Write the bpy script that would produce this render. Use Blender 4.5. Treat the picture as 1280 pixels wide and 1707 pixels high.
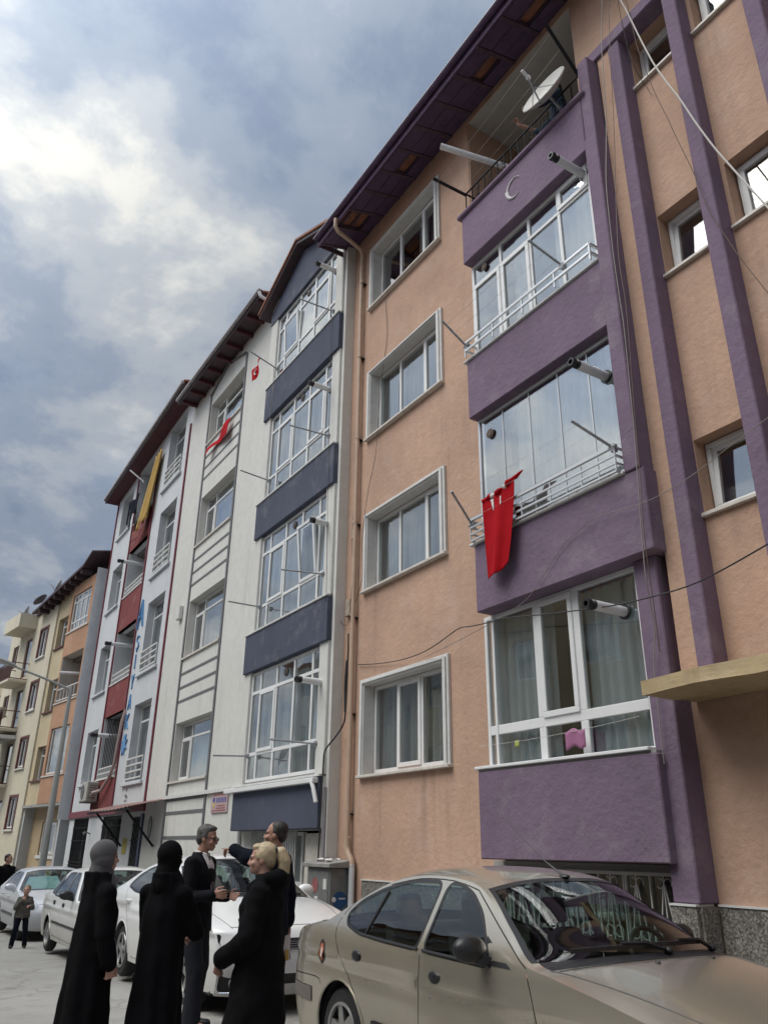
import bpy, bmesh, math, random
from mathutils import Vector, Matrix, noise
from mathutils.geometry import delaunay_2d_cdt
random.seed(7)
for o in list(bpy.data.objects): bpy.data.objects.remove(o, do_unlink=True)
S = bpy.context.scene
COL = S.collection
R = math.radians
sin, cos, PI = math.sin, math.cos, math.pi

# ------------------------------------------------------------------ camera
CAM_H = 1.55
def setup_camera():
    cd = bpy.data.cameras.new('camera'); co = bpy.data.objects.new('camera', cd); COL.objects.link(co)
    p, y, r = R(23.2), R(31.7), R(0.7)
    fw = Vector((sin(y)*cos(p), cos(y)*cos(p), sin(p))); rt = Vector((cos(y), -sin(y), 0)); up = rt.cross(fw)
    rt2 = rt*cos(r) + up*sin(r); up2 = up*cos(r) - rt*sin(r)
    m = Matrix((rt2, up2, -fw)).transposed().to_4x4(); m.translation = (0, 0, CAM_H)
    co.matrix_world = m
    cd.sensor_fit = 'VERTICAL'; cd.sensor_height = 36.0; cd.sensor_width = 27.0
    cd.lens = 1312/1707*36; cd.clip_start = 0.05; cd.clip_end = 2000
    S.camera = co
setup_camera()

# ------------------------------------------------------------------ sky, sun, exposure
SUN_EL, SUN_AZ = R(58), R(284)      # azimuth measured from +Y clockwise
SKY_OFF = (2.2, 9.7, 0.0)
def setup_light():
    w = bpy.data.worlds.new('World'); S.world = w; w.use_nodes = True
    nt = w.node_tree; N = nt.nodes; L = nt.links; N.clear()
    out = N.new('ShaderNodeOutputWorld'); bg = N.new('ShaderNodeBackground'); bg.inputs[1].default_value = 0.11
    L.new(bg.outputs[0], out.inputs[0])
    sky = N.new('ShaderNodeTexSky'); sky.sky_type = 'NISHITA'; sky.sun_disc = False
    sky.sun_elevation = SUN_EL; sky.sun_rotation = SUN_AZ; sky.air_density = 1.0; sky.dust_density = 1.5
    tc = N.new('ShaderNodeTexCoord'); sp = N.new('ShaderNodeSeparateXYZ'); L.new(tc.outputs['Generated'], sp.inputs[0])
    def math_(op, a, b=None):
        n = N.new('ShaderNodeMath'); n.operation = op
        for i, v in enumerate((a, b)):
            if v is None: continue
            if isinstance(v, (int, float)): n.inputs[i].default_value = v
            else: L.new(v, n.inputs[i])
        return n.outputs[0]
    zz = math_('ADD', math_('MAXIMUM', sp.outputs[2], 0.0), 0.30)
    cx_, cy_ = math_('DIVIDE', sp.outputs[0], zz), math_('DIVIDE', sp.outputs[1], zz)
    cb = N.new('ShaderNodeCombineXYZ'); L.new(cx_, cb.inputs[0]); L.new(cy_, cb.inputs[1])
    def nz(scale, det, rough, off, dist=0.0):
        mp = N.new('ShaderNodeMapping'); mp.inputs['Location'].default_value = off; L.new(cb.outputs[0], mp.inputs[0])
        n = N.new('ShaderNodeTexNoise'); n.inputs['Scale'].default_value = scale; n.inputs['Detail'].default_value = det
        n.inputs['Roughness'].default_value = rough; n.inputs['Distortion'].default_value = dist
        L.new(mp.outputs[0], n.inputs['Vector']); return n.outputs[0]
    def ramp(src, pts):
        n = N.new('ShaderNodeValToRGB'); L.new(src, n.inputs[0]); e = n.color_ramp.elements
        n.color_ramp.interpolation = 'EASE'
        while len(e) < len(pts): e.new(0.5)
        for k, (p, c) in enumerate(pts): e[k].position = p; e[k].color = (*c, 1)
        return n.outputs[0]
    shade = nz(3.0, 9, 0.58, SKY_OFF, 0.12)
    soft = nz(0.8, 3, 0.5, (SKY_OFF[0]+8.3, SKY_OFF[1]+3.5, 0.0), 0.0)
    mixn = math_('ADD', math_('MULTIPLY', shade, 0.66), math_('MULTIPLY', soft, 0.34))
    # cloud brightness: grey-blue bellies to white tops
    ccol = ramp(mixn, [(0.41, (.94, 1.19, 1.70)), (0.475, (1.26, 1.52, 1.98)), (0.54, (1.85, 2.05, 2.34)), (0.61, (2.9, 2.97, 2.98))])
    # thin cloud glows towards the hidden sun
    sd_ = N.new('ShaderNodeVectorMath'); sd_.operation = 'DOT_PRODUCT'; L.new(tc.outputs['Generated'], sd_.inputs[0])
    sd_.inputs[1].default_value = (sin(SUN_AZ)*cos(SUN_EL), cos(SUN_AZ)*cos(SUN_EL), sin(SUN_EL))
    gl = math_('POWER', math_('MAXIMUM', sd_.outputs['Value'], 0.0), 4.2)
    gcol = N.new('ShaderNodeMix'); gcol.data_type = 'RGBA'; gcol.blend_type = 'MULTIPLY'; gcol.inputs[0].default_value = 1.0
    gain = N.new('ShaderNodeCombineColor')
    for i, k in enumerate((5.6, 5.2, 4.5)): L.new(math_('ADD', math_('MULTIPLY', gl, k), 1.0), gain.inputs[i])
    L.new(ccol, gcol.inputs[6]); L.new(gain.outputs[0], gcol.inputs[7]); ccol = gcol.outputs[2]
    cover = ramp(nz(1.3, 7, 0.54, (7.3, 2.2, 0.0), 0.2), [(0.33, (0.70,)*3), (0.50, (0.98,)*3)])
    mx = N.new('ShaderNodeMix'); mx.data_type = 'RGBA'
    L.new(cover, mx.inputs[0]); L.new(sky.outputs[0], mx.inputs[6]); L.new(ccol, mx.inputs[7])
    L.new(mx.outputs[2], bg.inputs[0])
    sd = bpy.data.lights.new('sun', 'SUN'); sd.energy = 1.2; sd.angle = R(42); sd.color = (1.0, 0.95, 0.87)
    so = bpy.data.objects.new('sun', sd); COL.objects.link(so)
    d = Vector((sin(SUN_AZ)*cos(SUN_EL), cos(SUN_AZ)*cos(SUN_EL), sin(SUN_EL)))
    so.rotation_euler = (-d).to_track_quat('-Z', 'Y').to_euler(); so.location = d*60
setup_light()
S.view_settings.view_transform = 'Standard'; S.view_settings.look = 'None'
S.view_settings.exposure = 0.78; S.view_settings.gamma = 1.0
S.render.engine = 'CYCLES'
S.cycles.max_bounces = 7; S.cycles.diffuse_bounces = 3; S.cycles.glossy_bounces = 4
S.cycles.transmission_bounces = 4; S.cycles.transparent_max_bounces = 14; S.cycles.caustics_reflective = False; S.cycles.caustics_refractive = False
S.render.resolution_x = 767; S.render.resolution_y = 1024

# ------------------------------------------------------------------ materials
MATS = {}
def newmat(name):
    m = bpy.data.materials.new(name); m.use_nodes = True; MATS[name] = m
    return m, m.node_tree.nodes, m.node_tree.links, m.node_tree.nodes['Principled BSDF']
def sset(b, **k):
    for n, v in k.items():
        n = n.replace('_', ' ')
        if n in b.inputs: b.inputs[n].default_value = v
def noise_node(N, L, vec, scale, det=4, rough=.55, mapscale=None):
    src = vec
    if mapscale:
        mp = N.new('ShaderNodeMapping'); mp.inputs['Scale'].default_value = mapscale; L.new(vec, mp.inputs[0]); src = mp.outputs[0]
    n = N.new('ShaderNodeTexNoise'); n.inputs['Scale'].default_value = scale; n.inputs['Detail'].default_value = det
    n.inputs['Roughness'].default_value = rough; L.new(src, n.inputs['Vector']); return n.outputs[0]
def mixc(N, L, fac, a, b, mode='MIX'):
    n = N.new('ShaderNodeMix'); n.data_type = 'RGBA'; n.blend_type = mode
    for i, v in ((0, fac), (6, a), (7, b)):
        if isinstance(v, (int, float)): n.inputs[i].default_value = v
        elif isinstance(v, tuple): n.inputs[i].default_value = (*v, 1)
        else: L.new(v, n.inputs[i])
    return n.outputs[2]
def rampf(N, L, src, p0, p1, v0=0., v1=1.):
    n = N.new('ShaderNodeMapRange'); L.new(src, n.inputs[0])
    for i, v in enumerate((p0, p1, v0, v1)): n.inputs[i+1].default_value = v
    return n.outputs[0]
def plain(name, col, rough=.6, metal=0., var=0., scale=6., bump=0., bscale=60., coat=0., spec=.5, sheen=0.):
    m, N, L, b = newmat(name)
    sset(b, Base_Color=(*col, 1), Roughness=rough, Metallic=metal, Coat_Weight=coat, Specular_IOR_Level=spec, Sheen_Weight=sheen)
    if var or bump:
        tc = N.new('ShaderNodeTexCoord').outputs['Object']
        if var:
            n = noise_node(N, L, tc, scale, 6, .6)
            f = rampf(N, L, n, .3, .7)
            L.new(mixc(N, L, f, tuple(c*(1-var) for c in col), tuple(min(1, c*(1+var)) for c in col)), b.inputs['Base Color'])
        if bump:
            n = noise_node(N, L, tc, bscale, 3, .6)
            bp = N.new('ShaderNodeBump'); bp.inputs['Strength'].default_value = bump; bp.inputs['Distance'].default_value = .01
            L.new(n, bp.inputs['Height']); L.new(bp.outputs[0], b.inputs['Normal'])
    return m
def stucco(name, col, var=.10, relief=.5, fine=.35, dirt=.25, dirtcol=(.10, .085, .07)):
    """hand-thrown plaster: blotchy paint, trowel relief, fine grit and rain streaks"""
    m, N, L, b = newmat(name); sset(b, Roughness=.88, Specular_IOR_Level=.25)
    tc = N.new('ShaderNodeTexCoord').outputs['Object']
    big = noise_node(N, L, tc, .55, 5, .6); mid = noise_node(N, L, tc, 5.0, 5, .62)
    c = mixc(N, L, rampf(N, L, big, .32, .68), tuple(x*(1-var) for x in col), tuple(min(1, x*(1+var)) for x in col))
    c = mixc(N, L, rampf(N, L, mid, .35, .65, 0., .5), c, mixc(N, L, 1., c, (.84, .84, .85), 'MULTIPLY'))
    fade = noise_node(N, L, tc, 1.3, 7, .68)      # faded and re-touched patches
    c = mixc(N, L, rampf(N, L, fade, .54, .66, 0., .30), c, mixc(N, L, .35, c, (.62, .58, .54)))
    scr = noise_node(N, L, tc, 3.2, 6, .75)
    c = mixc(N, L, rampf(N, L, scr, .63, .70, 0., .35), c, mixc(N, L, 1., c, (.72, .70, .68), 'MULTIPLY'))
    st = noise_node(N, L, tc, 2.2, 5, .65, (1.6, 1.6, .10))
    st2 = noise_node(N, L, tc, .7, 3, .5)
    f = N.new('ShaderNodeMath'); f.operation = 'MULTIPLY'
    L.new(rampf(N, L, st, .52, .78, 0., dirt), f.inputs[0]); L.new(rampf(N, L, st2, .42, .62), f.inputs[1])
    c = mixc(N, L, f.outputs[0], c, dirtcol)
    L.new(c, b.inputs['Base Color'])
    h1 = noise_node(N, L, tc, 13., 4, .6); h2 = noise_node(N, L, tc, 85., 2, .6)
    a = N.new('ShaderNodeMath'); a.operation = 'MULTIPLY_ADD'; L.new(h2, a.inputs[0]); a.inputs[1].default_value = fine*.35; L.new(h1, a.inputs[2])
    bp = N.new('ShaderNodeBump'); bp.inputs['Strength'].default_value = relief; bp.inputs['Distance'].default_value = .02
    L.new(a.outputs[0], bp.inputs['Height']); L.new(bp.outputs[0], b.inputs['Normal'])
    return m
def glassmat(name, ior=2.15, tint=(.95, .97, .965), wav=.004, wscale=1.3, rough=.0):
    m, N, L, b = newmat(name); N.remove(b); out = N['Material Output']
    tr = N.new('ShaderNodeBsdfTransparent'); tr.inputs[0].default_value = (*tint, 1)
    gl = N.new('ShaderNodeBsdfGlossy'); gl.inputs['Roughness'].default_value = rough; gl.inputs[0].default_value = (.97, .98, 1, 1)
    f0 = ((ior-1)/(ior+1))**2          # Schlick, the same for both faces of the pane
    ge = N.new('ShaderNodeNewGeometry'); dp = N.new('ShaderNodeVectorMath'); dp.operation = 'DOT_PRODUCT'
    L.new(ge.outputs['Normal'], dp.inputs[0]); L.new(ge.outputs['Incoming'], dp.inputs[1])
    def mt(op, a_, b_=None):
        n = N.new('ShaderNodeMath'); n.operation = op
        for i, v in enumerate((a_, b_)):
            if v is None: continue
            if isinstance(v, (int, float)): n.inputs[i].default_value = v
            else: L.new(v, n.inputs[i])
        return n.outputs[0]
    fr = mt('ADD', mt('MULTIPLY', mt('POWER', mt('SUBTRACT', 1.0, mt('ABSOLUTE', dp.outputs['Value'])), 4.0), 1-f0), f0)
    tc = N.new('ShaderNodeTexCoord').outputs['Object']
    bp = N.new('ShaderNodeBump'); bp.inputs['Strength'].default_value = 1.; bp.inputs['Distance'].default_value = wav
    L.new(noise_node(N, L, tc, wscale, 1, .4), bp.inputs['Height']); L.new(bp.outputs[0], gl.inputs['Normal'])
    mx = N.new('ShaderNodeMixShader'); L.new(fr, mx.inputs[0]); L.new(tr.outputs[0], mx.inputs[1]); L.new(gl.outputs[0], mx.inputs[2])
    L.new(mx.outputs[0], out.inputs[0]); return m
def curtainmat(name, col, trans=.18):
    m, N, L, b = newmat(name); N.remove(b); out = N['Material Output']
    d = N.new('ShaderNodeBsdfDiffuse'); d.inputs[0].default_value = (*col, 1)
    t = N.new('ShaderNodeBsdfTranslucent'); t.inputs[0].default_value = (*col, 1)
    x = N.new('ShaderNodeMixShader'); x.inputs[0].default_value = .25; L.new(d.outputs[0], x.inputs[1]); L.new(t.outputs[0], x.inputs[2])
    tr = N.new('ShaderNodeBsdfTransparent'); y = N.new('ShaderNodeMixShader'); y.inputs[0].default_value = trans
    L.new(x.outputs[0], y.inputs[1]); L.new(tr.outputs[0], y.inputs[2]); L.new(y.outputs[0], out.inputs[0]); return m
def carpaint(name, col, metal=.0, rough=.32, dirt=(.25, .22, .17), dirtamt=.5, flake=0.):
    """lacquer with road dust that thickens in a band along the sills"""
    m, N, L, b = newmat(name); sset(b, Metallic=metal, Coat_Weight=.8, Coat_Roughness=.08)
    tc = N.new('ShaderNodeTexCoord').outputs['Object']
    sp = N.new('ShaderNodeSeparateXYZ'); L.new(tc, sp.inputs[0])
    n = noise_node(N, L, tc, 3.5, 6, .65); n2 = noise_node(N, L, tc, 22., 5, .7)
    low = rampf(N, L, sp.outputs[2], .75, .25, 0., 1.)
    a = N.new('ShaderNodeMath'); a.operation = 'MULTIPLY'; L.new(low, a.inputs[0]); L.new(rampf(N, L, n, .25, .7, .35, 1.), a.inputs[1])
    a2 = N.new('ShaderNodeMath'); a2.operation = 'MULTIPLY_ADD'; L.new(rampf(N, L, n2, .35, .9, 0., .25), a2.inputs[0]); a2.inputs[1].default_value = .5; L.new(a.outputs[0], a2.inputs[2])
    a3 = N.new('ShaderNodeMath'); a3.operation = 'MULTIPLY'; L.new(a2.outputs[0], a3.inputs[0]); a3.inputs[1].default_value = dirtamt
    c = mixc(N, L, a3.outputs[0], col, dirt)
    L.new(c, b.inputs['Base Color'])
    a4 = N.new('ShaderNodeMath'); a4.operation = 'MULTIPLY'; L.new(a.outputs[0], a4.inputs[0]); a4.inputs[1].default_value = dirtamt
    L.new(rampf(N, L, a4.outputs[0], 0., .6, rough, .7), b.inputs['Roughness'])
    L.new(rampf(N, L, a4.outputs[0], 0., .5, .8, .15), b.inputs['Coat Weight'])
    if metal: L.new(rampf(N, L, a4.outputs[0], 0., .6, metal, .2), b.inputs['Metallic'])
    return m
def granite(name):
    m, N, L, b = newmat(name); sset(b, Roughness=.35)
    tc = N.new('ShaderNodeTexCoord').outputs['Object']
    v = N.new('ShaderNodeTexVoronoi'); v.inputs['Scale'].default_value = 70.; L.new(tc, v.inputs['Vector'])
    cr = N.new('ShaderNodeValToRGB'); L.new(v.outputs['Color'], cr.inputs[0]); e = cr.color_ramp.elements
    e[0].position = .1; e[0].color = (.035, .035, .035, 1); e[1].position = .9; e[1].color = (.42, .39, .35, 1)
    k = e.new(.45); k.color = (.16, .15, .135, 1)
    L.new(mixc(N, L, rampf(N, L, noise_node(N, L, tc, 6., 4), .3, .7, 0., .5), cr.outputs[0], (.15, .14, .125)), b.inputs['Base Color'])
    return m
def asphalt(name):
    m, N, L, b = newmat(name); sset(b, Roughness=.9)
    tc = N.new('ShaderNodeTexCoord').outputs['Object']
    c = mixc(N, L, rampf(N, L, noise_node(N, L, tc, .5, 6, .6), .3, .7), (.31, .303, .284), (.42, .41, .388))
    c = mixc(N, L, rampf(N, L, noise_node(N, L, tc, 3., 6, .7), .5, .75, 0., .8), c, (.20, .193, .18))
    c = mixc(N, L, rampf(N, L, noise_node(N, L, tc, 160., 2), .4, .75, 0., .7), c, (.27, .265, .25))
    # cracks and tyre grime
    v = N.new('ShaderNodeTexVoronoi'); v.feature = 'DISTANCE_TO_EDGE'; v.inputs['Scale'].default_value = .3
    w = N.new('ShaderNodeVectorMath'); w.operation = 'ADD'
    nn = N.new('ShaderNodeTexNoise'); nn.inputs['Scale'].default_value = 1.7; L.new(tc, nn.inputs['Vector'])
    L.new(tc, w.inputs[0]); L.new(nn.outputs['Color'], w.inputs[1]); L.new(w.outputs[0], v.inputs['Vector'])
    c = mixc(N, L, rampf(N, L, v.outputs['Distance'], .0, .010, .38, 0.), c, (.10, .097, .09))
    L.new(c, b.inputs['Base Color'])
    bp = N.new('ShaderNodeBump'); bp.inputs['Strength'].default_value = .5; bp.inputs['Distance'].default_value = .012
    L.new(noise_node(N, L, tc, 110., 4, .7), bp.inputs['Height']); L.new(bp.outputs[0], b.inputs['Normal'])
    return m
ORANGE = stucco('orange_plaster', (.515, .338, .247), .13, .6, dirt=.40)
PURPLE = stucco('purple_plaster', (.198, .142, .202), .12, .6, dirtcol=(.09, .07, .09))
WHITEP = stucco('white_plaster', (.64, .635, .60), .05, .15, .2, .40, (.25, .23, .20))
GREYP = stucco('grey_plaster', (.45, .46, .47), .06, .15, .2, .3)
BLUEP = stucco('slate_blue_plaster', (.078, .088, .125), .12, .15, .2, .25, (.16, .17, .2))
BURG = stucco('burgundy_plaster', (.21, .055, .055), .10, .15, .2, .2)
BURGT = plain('burgundy_trim', (.16, .022, .035), .5)
COOLWHITE = stucco('cool_white_plaster', (.58, .60, .62), .05, .12, .2, .2, (.28, .28, .28))
TERRA = stucco('terracotta_plaster', (.45, .265, .17), .15, .3)
YELLOWP = stucco('yellow_plaster', (.54, .45, .30), .10, .3)
CREAM = stucco('cream_plaster', (.62, .57, .45), .07, .3)
OCHRE = stucco('ochre_concrete', (.50, .385, .225), .15, .3, .35, .5, (.16, .12, .075))
CONC = stucco('concrete', (.34, .335, .32), .12, .4, .4, .4)
BALCW = stucco('balcony_white', (.47, .455, .42), .06, .12, .2, .2)
PVC = plain('white_pvc', (.74, .745, .74), .38, var=.04, scale=3)
PVCW = plain('weathered_white_trim', (.62, .62, .60), .6, var=.08, scale=8)
SILL = plain('marble_sill', (.60, .56, .50), .45, var=.15, scale=9)
BROWN = plain('brown_trim', (.12, .04, .035), .55, var=.15)
DARKF = plain('dark_frame', (.03, .03, .032), .5)
GREYF = plain('grey_line', (.13, .135, .14), .7, var=.1)
GLASS = glassmat('window_glass')
GLASS2 = glassmat('balcony_glass', 2.7, (.94, .97, .97), .002, 1.)
CURT = curtainmat('sheer_curtain', (.42, .44, .44))
CURTB = curtainmat('blue_curtain', (.50, .56, .59), .1)
CURTW = curtainmat('white_curtain', (.42, .42, .41), .08)
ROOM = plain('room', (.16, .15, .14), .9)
IRON = plain('black_iron', (.014, .014, .015), .7, spec=.15)
STEEL = plain('grey_steel', (.30, .31, .32), .42, .6, var=.15)
ALU = plain('aluminium', (.62, .63, .64), .35, .5)
PIPEB = plain('beige_pipe', (.46, .33, .24), .5, var=.08)
PIPEW = plain('white_pipe', (.68, .69, .70), .4, var=.05)
BLACKP = plain('black_plastic', (.018, .018, .02), .4)
CABLE = plain('black_cable', (.02, .02, .022), .6)
CABLEG = plain('grey_cable', (.25, .23, .21), .6)
CABLEW = plain('white_cable', (.55, .52, .48), .6)
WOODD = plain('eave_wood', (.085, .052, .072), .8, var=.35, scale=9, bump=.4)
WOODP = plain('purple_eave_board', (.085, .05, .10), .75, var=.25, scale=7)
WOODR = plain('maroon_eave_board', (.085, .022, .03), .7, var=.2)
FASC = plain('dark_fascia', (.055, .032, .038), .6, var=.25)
TILE = plain('clay_tile', (.26, .11, .065), .85, var=.35, scale=5)
GUT = plain('gutter', (.33, .31, .32), .5, var=.1)
GRAN = granite('granite')
ASPH = asphalt('asphalt')
PAVE = stucco('pavement_concrete', (.30, .29, .27), .1, .3, .5, .4)
REDC = plain('red_cloth', (.38, .006, .012), .85, var=.12, scale=5, spec=.1)
WHITEC = plain('white_cloth', (.70, .66, .66), .8)
YELC = plain('yellow_cloth', (.52, .34, .10), .8, var=.1)
NAVYC = plain('navy_cloth', (.006, .008, .016), .9, var=.2, bump=.3, bscale=300, spec=.15)
BLACKC = plain('black_cloth', (.0042, .0042, .0055), .92, var=.25, scale=8, bump=.35, bscale=320, spec=.12)
BLACKC2 = plain('black_wool', (.005, .005, .006), .92, var=.3, scale=10, bump=.45, bscale=240, spec=.12)
SUIT = plain('suit_cloth', (.006, .006, .009), .85, var=.2, bump=.25, bscale=350, spec=.15)
TROUS = plain('grey_trouser_cloth', (.016, .017, .023), .85, var=.2, bump=.25, bscale=350, spec=.2)
GREYSCARF = plain('grey_scarf', (.095, .09, .095), .9, var=.18, scale=9, bump=.3, bscale=260, sheen=.1)
SKIN = plain('skin', (.47, .265, .20), .5, var=.10, scale=18)
SKIN2 = plain('tan_skin', (.40, .215, .155), .5, var=.10, scale=18)
HAIRB = plain('dark_hair', (.018, .014, .012), .55, bump=.5, bscale=130)
HAIRG = plain('greying_hair', (.075, .07, .066), .6, var=.4, scale=50, bump=.5, bscale=130)
HAIRY = plain('blonde_hair', (.46, .36, .225), .5, var=.25, scale=40, bump=.15, bscale=140)
RUBBER = plain('rubber', (.022, .022, .023), .8, var=.2, scale=20, bump=.3, bscale=90)
RIM = plain('alloy_rim', (.40, .40, .39), .35, .8, var=.1)
GOLD = carpaint('champagne_paint', (.54, .495, .405), .70, .25, (.30, .26, .19), .38)
CARW = carpaint('white_car_paint', (.80, .81, .81), 0., .3, (.50, .46, .37), .45)
CARW2 = carpaint('old_white_car_paint', (.70, .71, .70), 0., .4, (.36, .33, .27), .75)
CARS = carpaint('silver_blue_car_paint', (.64, .67, .72), .1, .35, (.35, .34, .31), .6)
CARD = carpaint('dark_car_paint', (.06, .06, .065), .1, .35)
CGLASS = glassmat('car_glass', 1.6, (.55, .66, .63), .004, 2.)
CINT = plain('car_interior', (.035, .034, .036), .8, var=.2)
CSEAT = plain('car_seat', (.055, .05, .055), .9, var=.2)
CHROME = plain('chrome', (.75, .75, .76), .12, 1.)
LENS = glassmat('lamp_lens', 1.5, (.8, .82, .84), .004, 30.)
REDL = plain('red_lens', (.35, .01, .012), .2, coat=.6)
LAMPG = plain('lamp_head_grey', (.36, .37, .36), .5, var=.1)
CABG = plain('cabinet_grey', (.17, .175, .17), .55, .1, var=.22, scale=6, bump=.1)
BLUES = plain('blue_sticker', (.012, .07, .18), .5)
BLUEL = plain('blue_lettering', (.10, .26, .50), .45)
# ------------------------------------------------------------------ mesh helpers
def gz(y):
    """the street falls away gently towards the far end"""
    pts = [(-100, 0), (7, 0), (10, -.05), (13, -.115), (16, -.19), (20, -.30), (24, -.38), (30, -.47), (200, -.5)]
    for (a, b), (c, d) in zip(pts, pts[1:]):
        if y <= c: return b+(d-b)*max(0., (y-a))/(c-a)
    return -.5

PT = {}
def tag(o, label=None, cat=None, group=None, kind=None):
    if label: o['label'] = label
    if cat: o['category'] = cat
    if group: o['group'] = group
    if kind: o['kind'] = kind
    return o
def thing(name, label, cat, loc=(0, 0, 0), rz=0., group=None):
    o = bpy.data.objects.new(name, None); COL.objects.link(o); o.location = loc; o.rotation_euler = (0, 0, rz)
    o.empty_display_size = .2
    PT[o.name] = Matrix.Translation(loc) @ Matrix.Rotation(rz, 4, 'Z')
    return tag(o, label, cat, group)
class MB:
    def __init__(s): s.v = []; s.f = []
    def add(s, vs, fs):
        k = len(s.v); s.v += [tuple(p) for p in vs]; s.f += [tuple(i+k for i in f) for f in fs]; return s
    def box(s, x0, x1, y0, y1, z0, z1):
        return s.add([(x0, y0, z0), (x1, y0, z0), (x1, y1, z0), (x0, y1, z0), (x0, y0, z1), (x1, y0, z1), (x1, y1, z1), (x0, y1, z1)],
                     [(0, 3, 2, 1), (4, 5, 6, 7), (0, 1, 5, 4), (1, 2, 6, 5), (2, 3, 7, 6), (3, 0, 4, 7)])
    def hexa(s, b4, t4):
        return s.add(list(b4)+list(t4), [(0, 3, 2, 1), (4, 5, 6, 7), (0, 1, 5, 4), (1, 2, 6, 5), (2, 3, 7, 6), (3, 0, 4, 7)])
    def bar(s, p0, p1, w, h=None, up=(0, 0, 1)):
        p0, p1 = Vector(p0), Vector(p1); h = h or w; d = (p1-p0).normalized()
        a = d.cross(Vector(up));
        if a.length < 1e-4: a = d.cross(Vector((1, 0, 0)))
        a.normalize(); b = a.cross(d).normalized(); a *= w/2; b *= h/2
        return s.hexa([p0-a-b, p0+a-b, p0+a+b, p0-a+b], [p1-a-b, p1+a-b, p1+a+b, p1-a+b])
    def ring_loft(s, rings, cap=True, close=False):
        n = len(rings[0]); k = len(s.v); vs = [p for r in rings for p in r]; fs = []
        m = len(rings)
        for i in range(m if close else m-1):
            for j in range(n):
                a = i*n+j; b = i*n+(j+1) % n; c = ((i+1) % m)*n+(j+1) % n; d = ((i+1) % m)*n+j
                fs.append((a, b, c, d))
        if cap and not close: fs += [tuple(range(n))[::-1], tuple(range((m-1)*n, m*n))]
        return s.add(vs, fs)
    def tube(s, pts, r, n=8, close=False):
        pts = [Vector(p) for p in pts]; rs = r if isinstance(r, (list, tuple)) else [r]*len(pts)
        rings = []; prev = None; m = len(pts)
        for i, p in enumerate(pts):
            if close: d = pts[(i+1) % m]-pts[i-1]
            else: d = pts[min(i+1, m-1)]-pts[max(i-1, 0)]
            d.normalize()
            if prev is None:
                a = d.cross(Vector((0, 0, 1)))
                if a.length < 1e-3: a = d.cross(Vector((1, 0, 0)))
            else: a = prev - d*prev.dot(d)
            a.normalize(); prev = a; b = d.cross(a)
            rings.append([p + (a*cos(2*PI*j/n) + b*sin(2*PI*j/n))*rs[i] for j in range(n)])
        return s.ring_loft(rings, True, close)
    def cyl(s, p0, p1, r0, r1=None, n=12): return s.tube([p0, p1], [r0, r0 if r1 is None else r1], n)
    def lathe(s, prof, origin, axis, n=24):
        """prof: (distance along axis, radius)"""
        o = Vector(origin); d = Vector(axis).normalized(); a = d.cross(Vector((0, 0, 1)))
        if a.length < 1e-3: a = d.cross(Vector((1, 0, 0)))
        a.normalize(); b = d.cross(a)
        return s.ring_loft([[o + d*h + (a*cos(2*PI*j/n)+b*sin(2*PI*j/n))*max(r, 1e-4) for j in range(n)] for h, r in prof], cap=prof[0][1] < 1e-3 and prof[-1][1] < 1e-3)
    def ell(s, c, rx, ry, rz, n=12, m=8, rot=None):
        c = Vector(c); rings = []
        for i in range(m+1):
            t = PI*i/m; rr = max(sin(t), 1e-3)
            ring = []
            for j in range(n):
                v = Vector((rx*rr*cos(2*PI*j/n), ry*rr*sin(2*PI*j/n), -rz*cos(t)))
                ring.append(c + (rot @ v if rot else v))
            rings.append(ring)
        return s.ring_loft(rings)
    def prism(s, poly, d0, d1, fn):
        """extrude a 2-D polygon between depths d0,d1; fn(u,v,d)->xyz"""
        n = len(poly); return s.add([fn(u, v, d0) for u, v in poly]+[fn(u, v, d1) for u, v in poly],
            [tuple(range(n)), tuple(range(2*n-1, n-1, -1))]+[(i, i+n, (i+1) % n+n, (i+1) % n) for i in range(n)])
    def mesh(s, name, inv=None):
        me = bpy.data.meshes.new(name)
        me.from_pydata([inv @ Vector(p) for p in s.v] if inv else s.v, [], s.f); me.update(); return me
    def obj(s, name, mat, parent=None, smooth=False, bevel=0., local=False, seg=1, sub=0):
        inv = None
        if parent is not None and not local:
            q = parent
            while q.parent is not None: q = q.parent
            if q.name in PT: inv = PT[q.name].inverted()
        me = s.mesh(name, inv); o = bpy.data.objects.new(name, me); COL.objects.link(o)
        me.materials.append(mat)
        bm = bmesh.new(); bm.from_mesh(me); bmesh.ops.recalc_face_normals(bm, faces=bm.faces); bm.to_mesh(me); bm.free()
        if smooth:
            for p in me.polygons: p.use_smooth = True
            if smooth != 'all':
                try: me.set_sharp_from_angle(angle=R(38))
                except Exception: pass
        if parent is not None: o.parent = parent
        if bevel:
            b = o.modifiers.new('bevel', 'BEVEL'); b.width = bevel; b.segments = seg; b.limit_method = 'ANGLE'; b.angle_limit = R(40)
        if sub:
            b = o.modifiers.new('sub', 'SUBSURF'); b.levels = b.render_levels = sub
        return o
def bx(name, mat, parent, *c, bevel=0., **k): return MB().box(*c).obj(name, mat, parent, bevel=bevel, **k)

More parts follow.
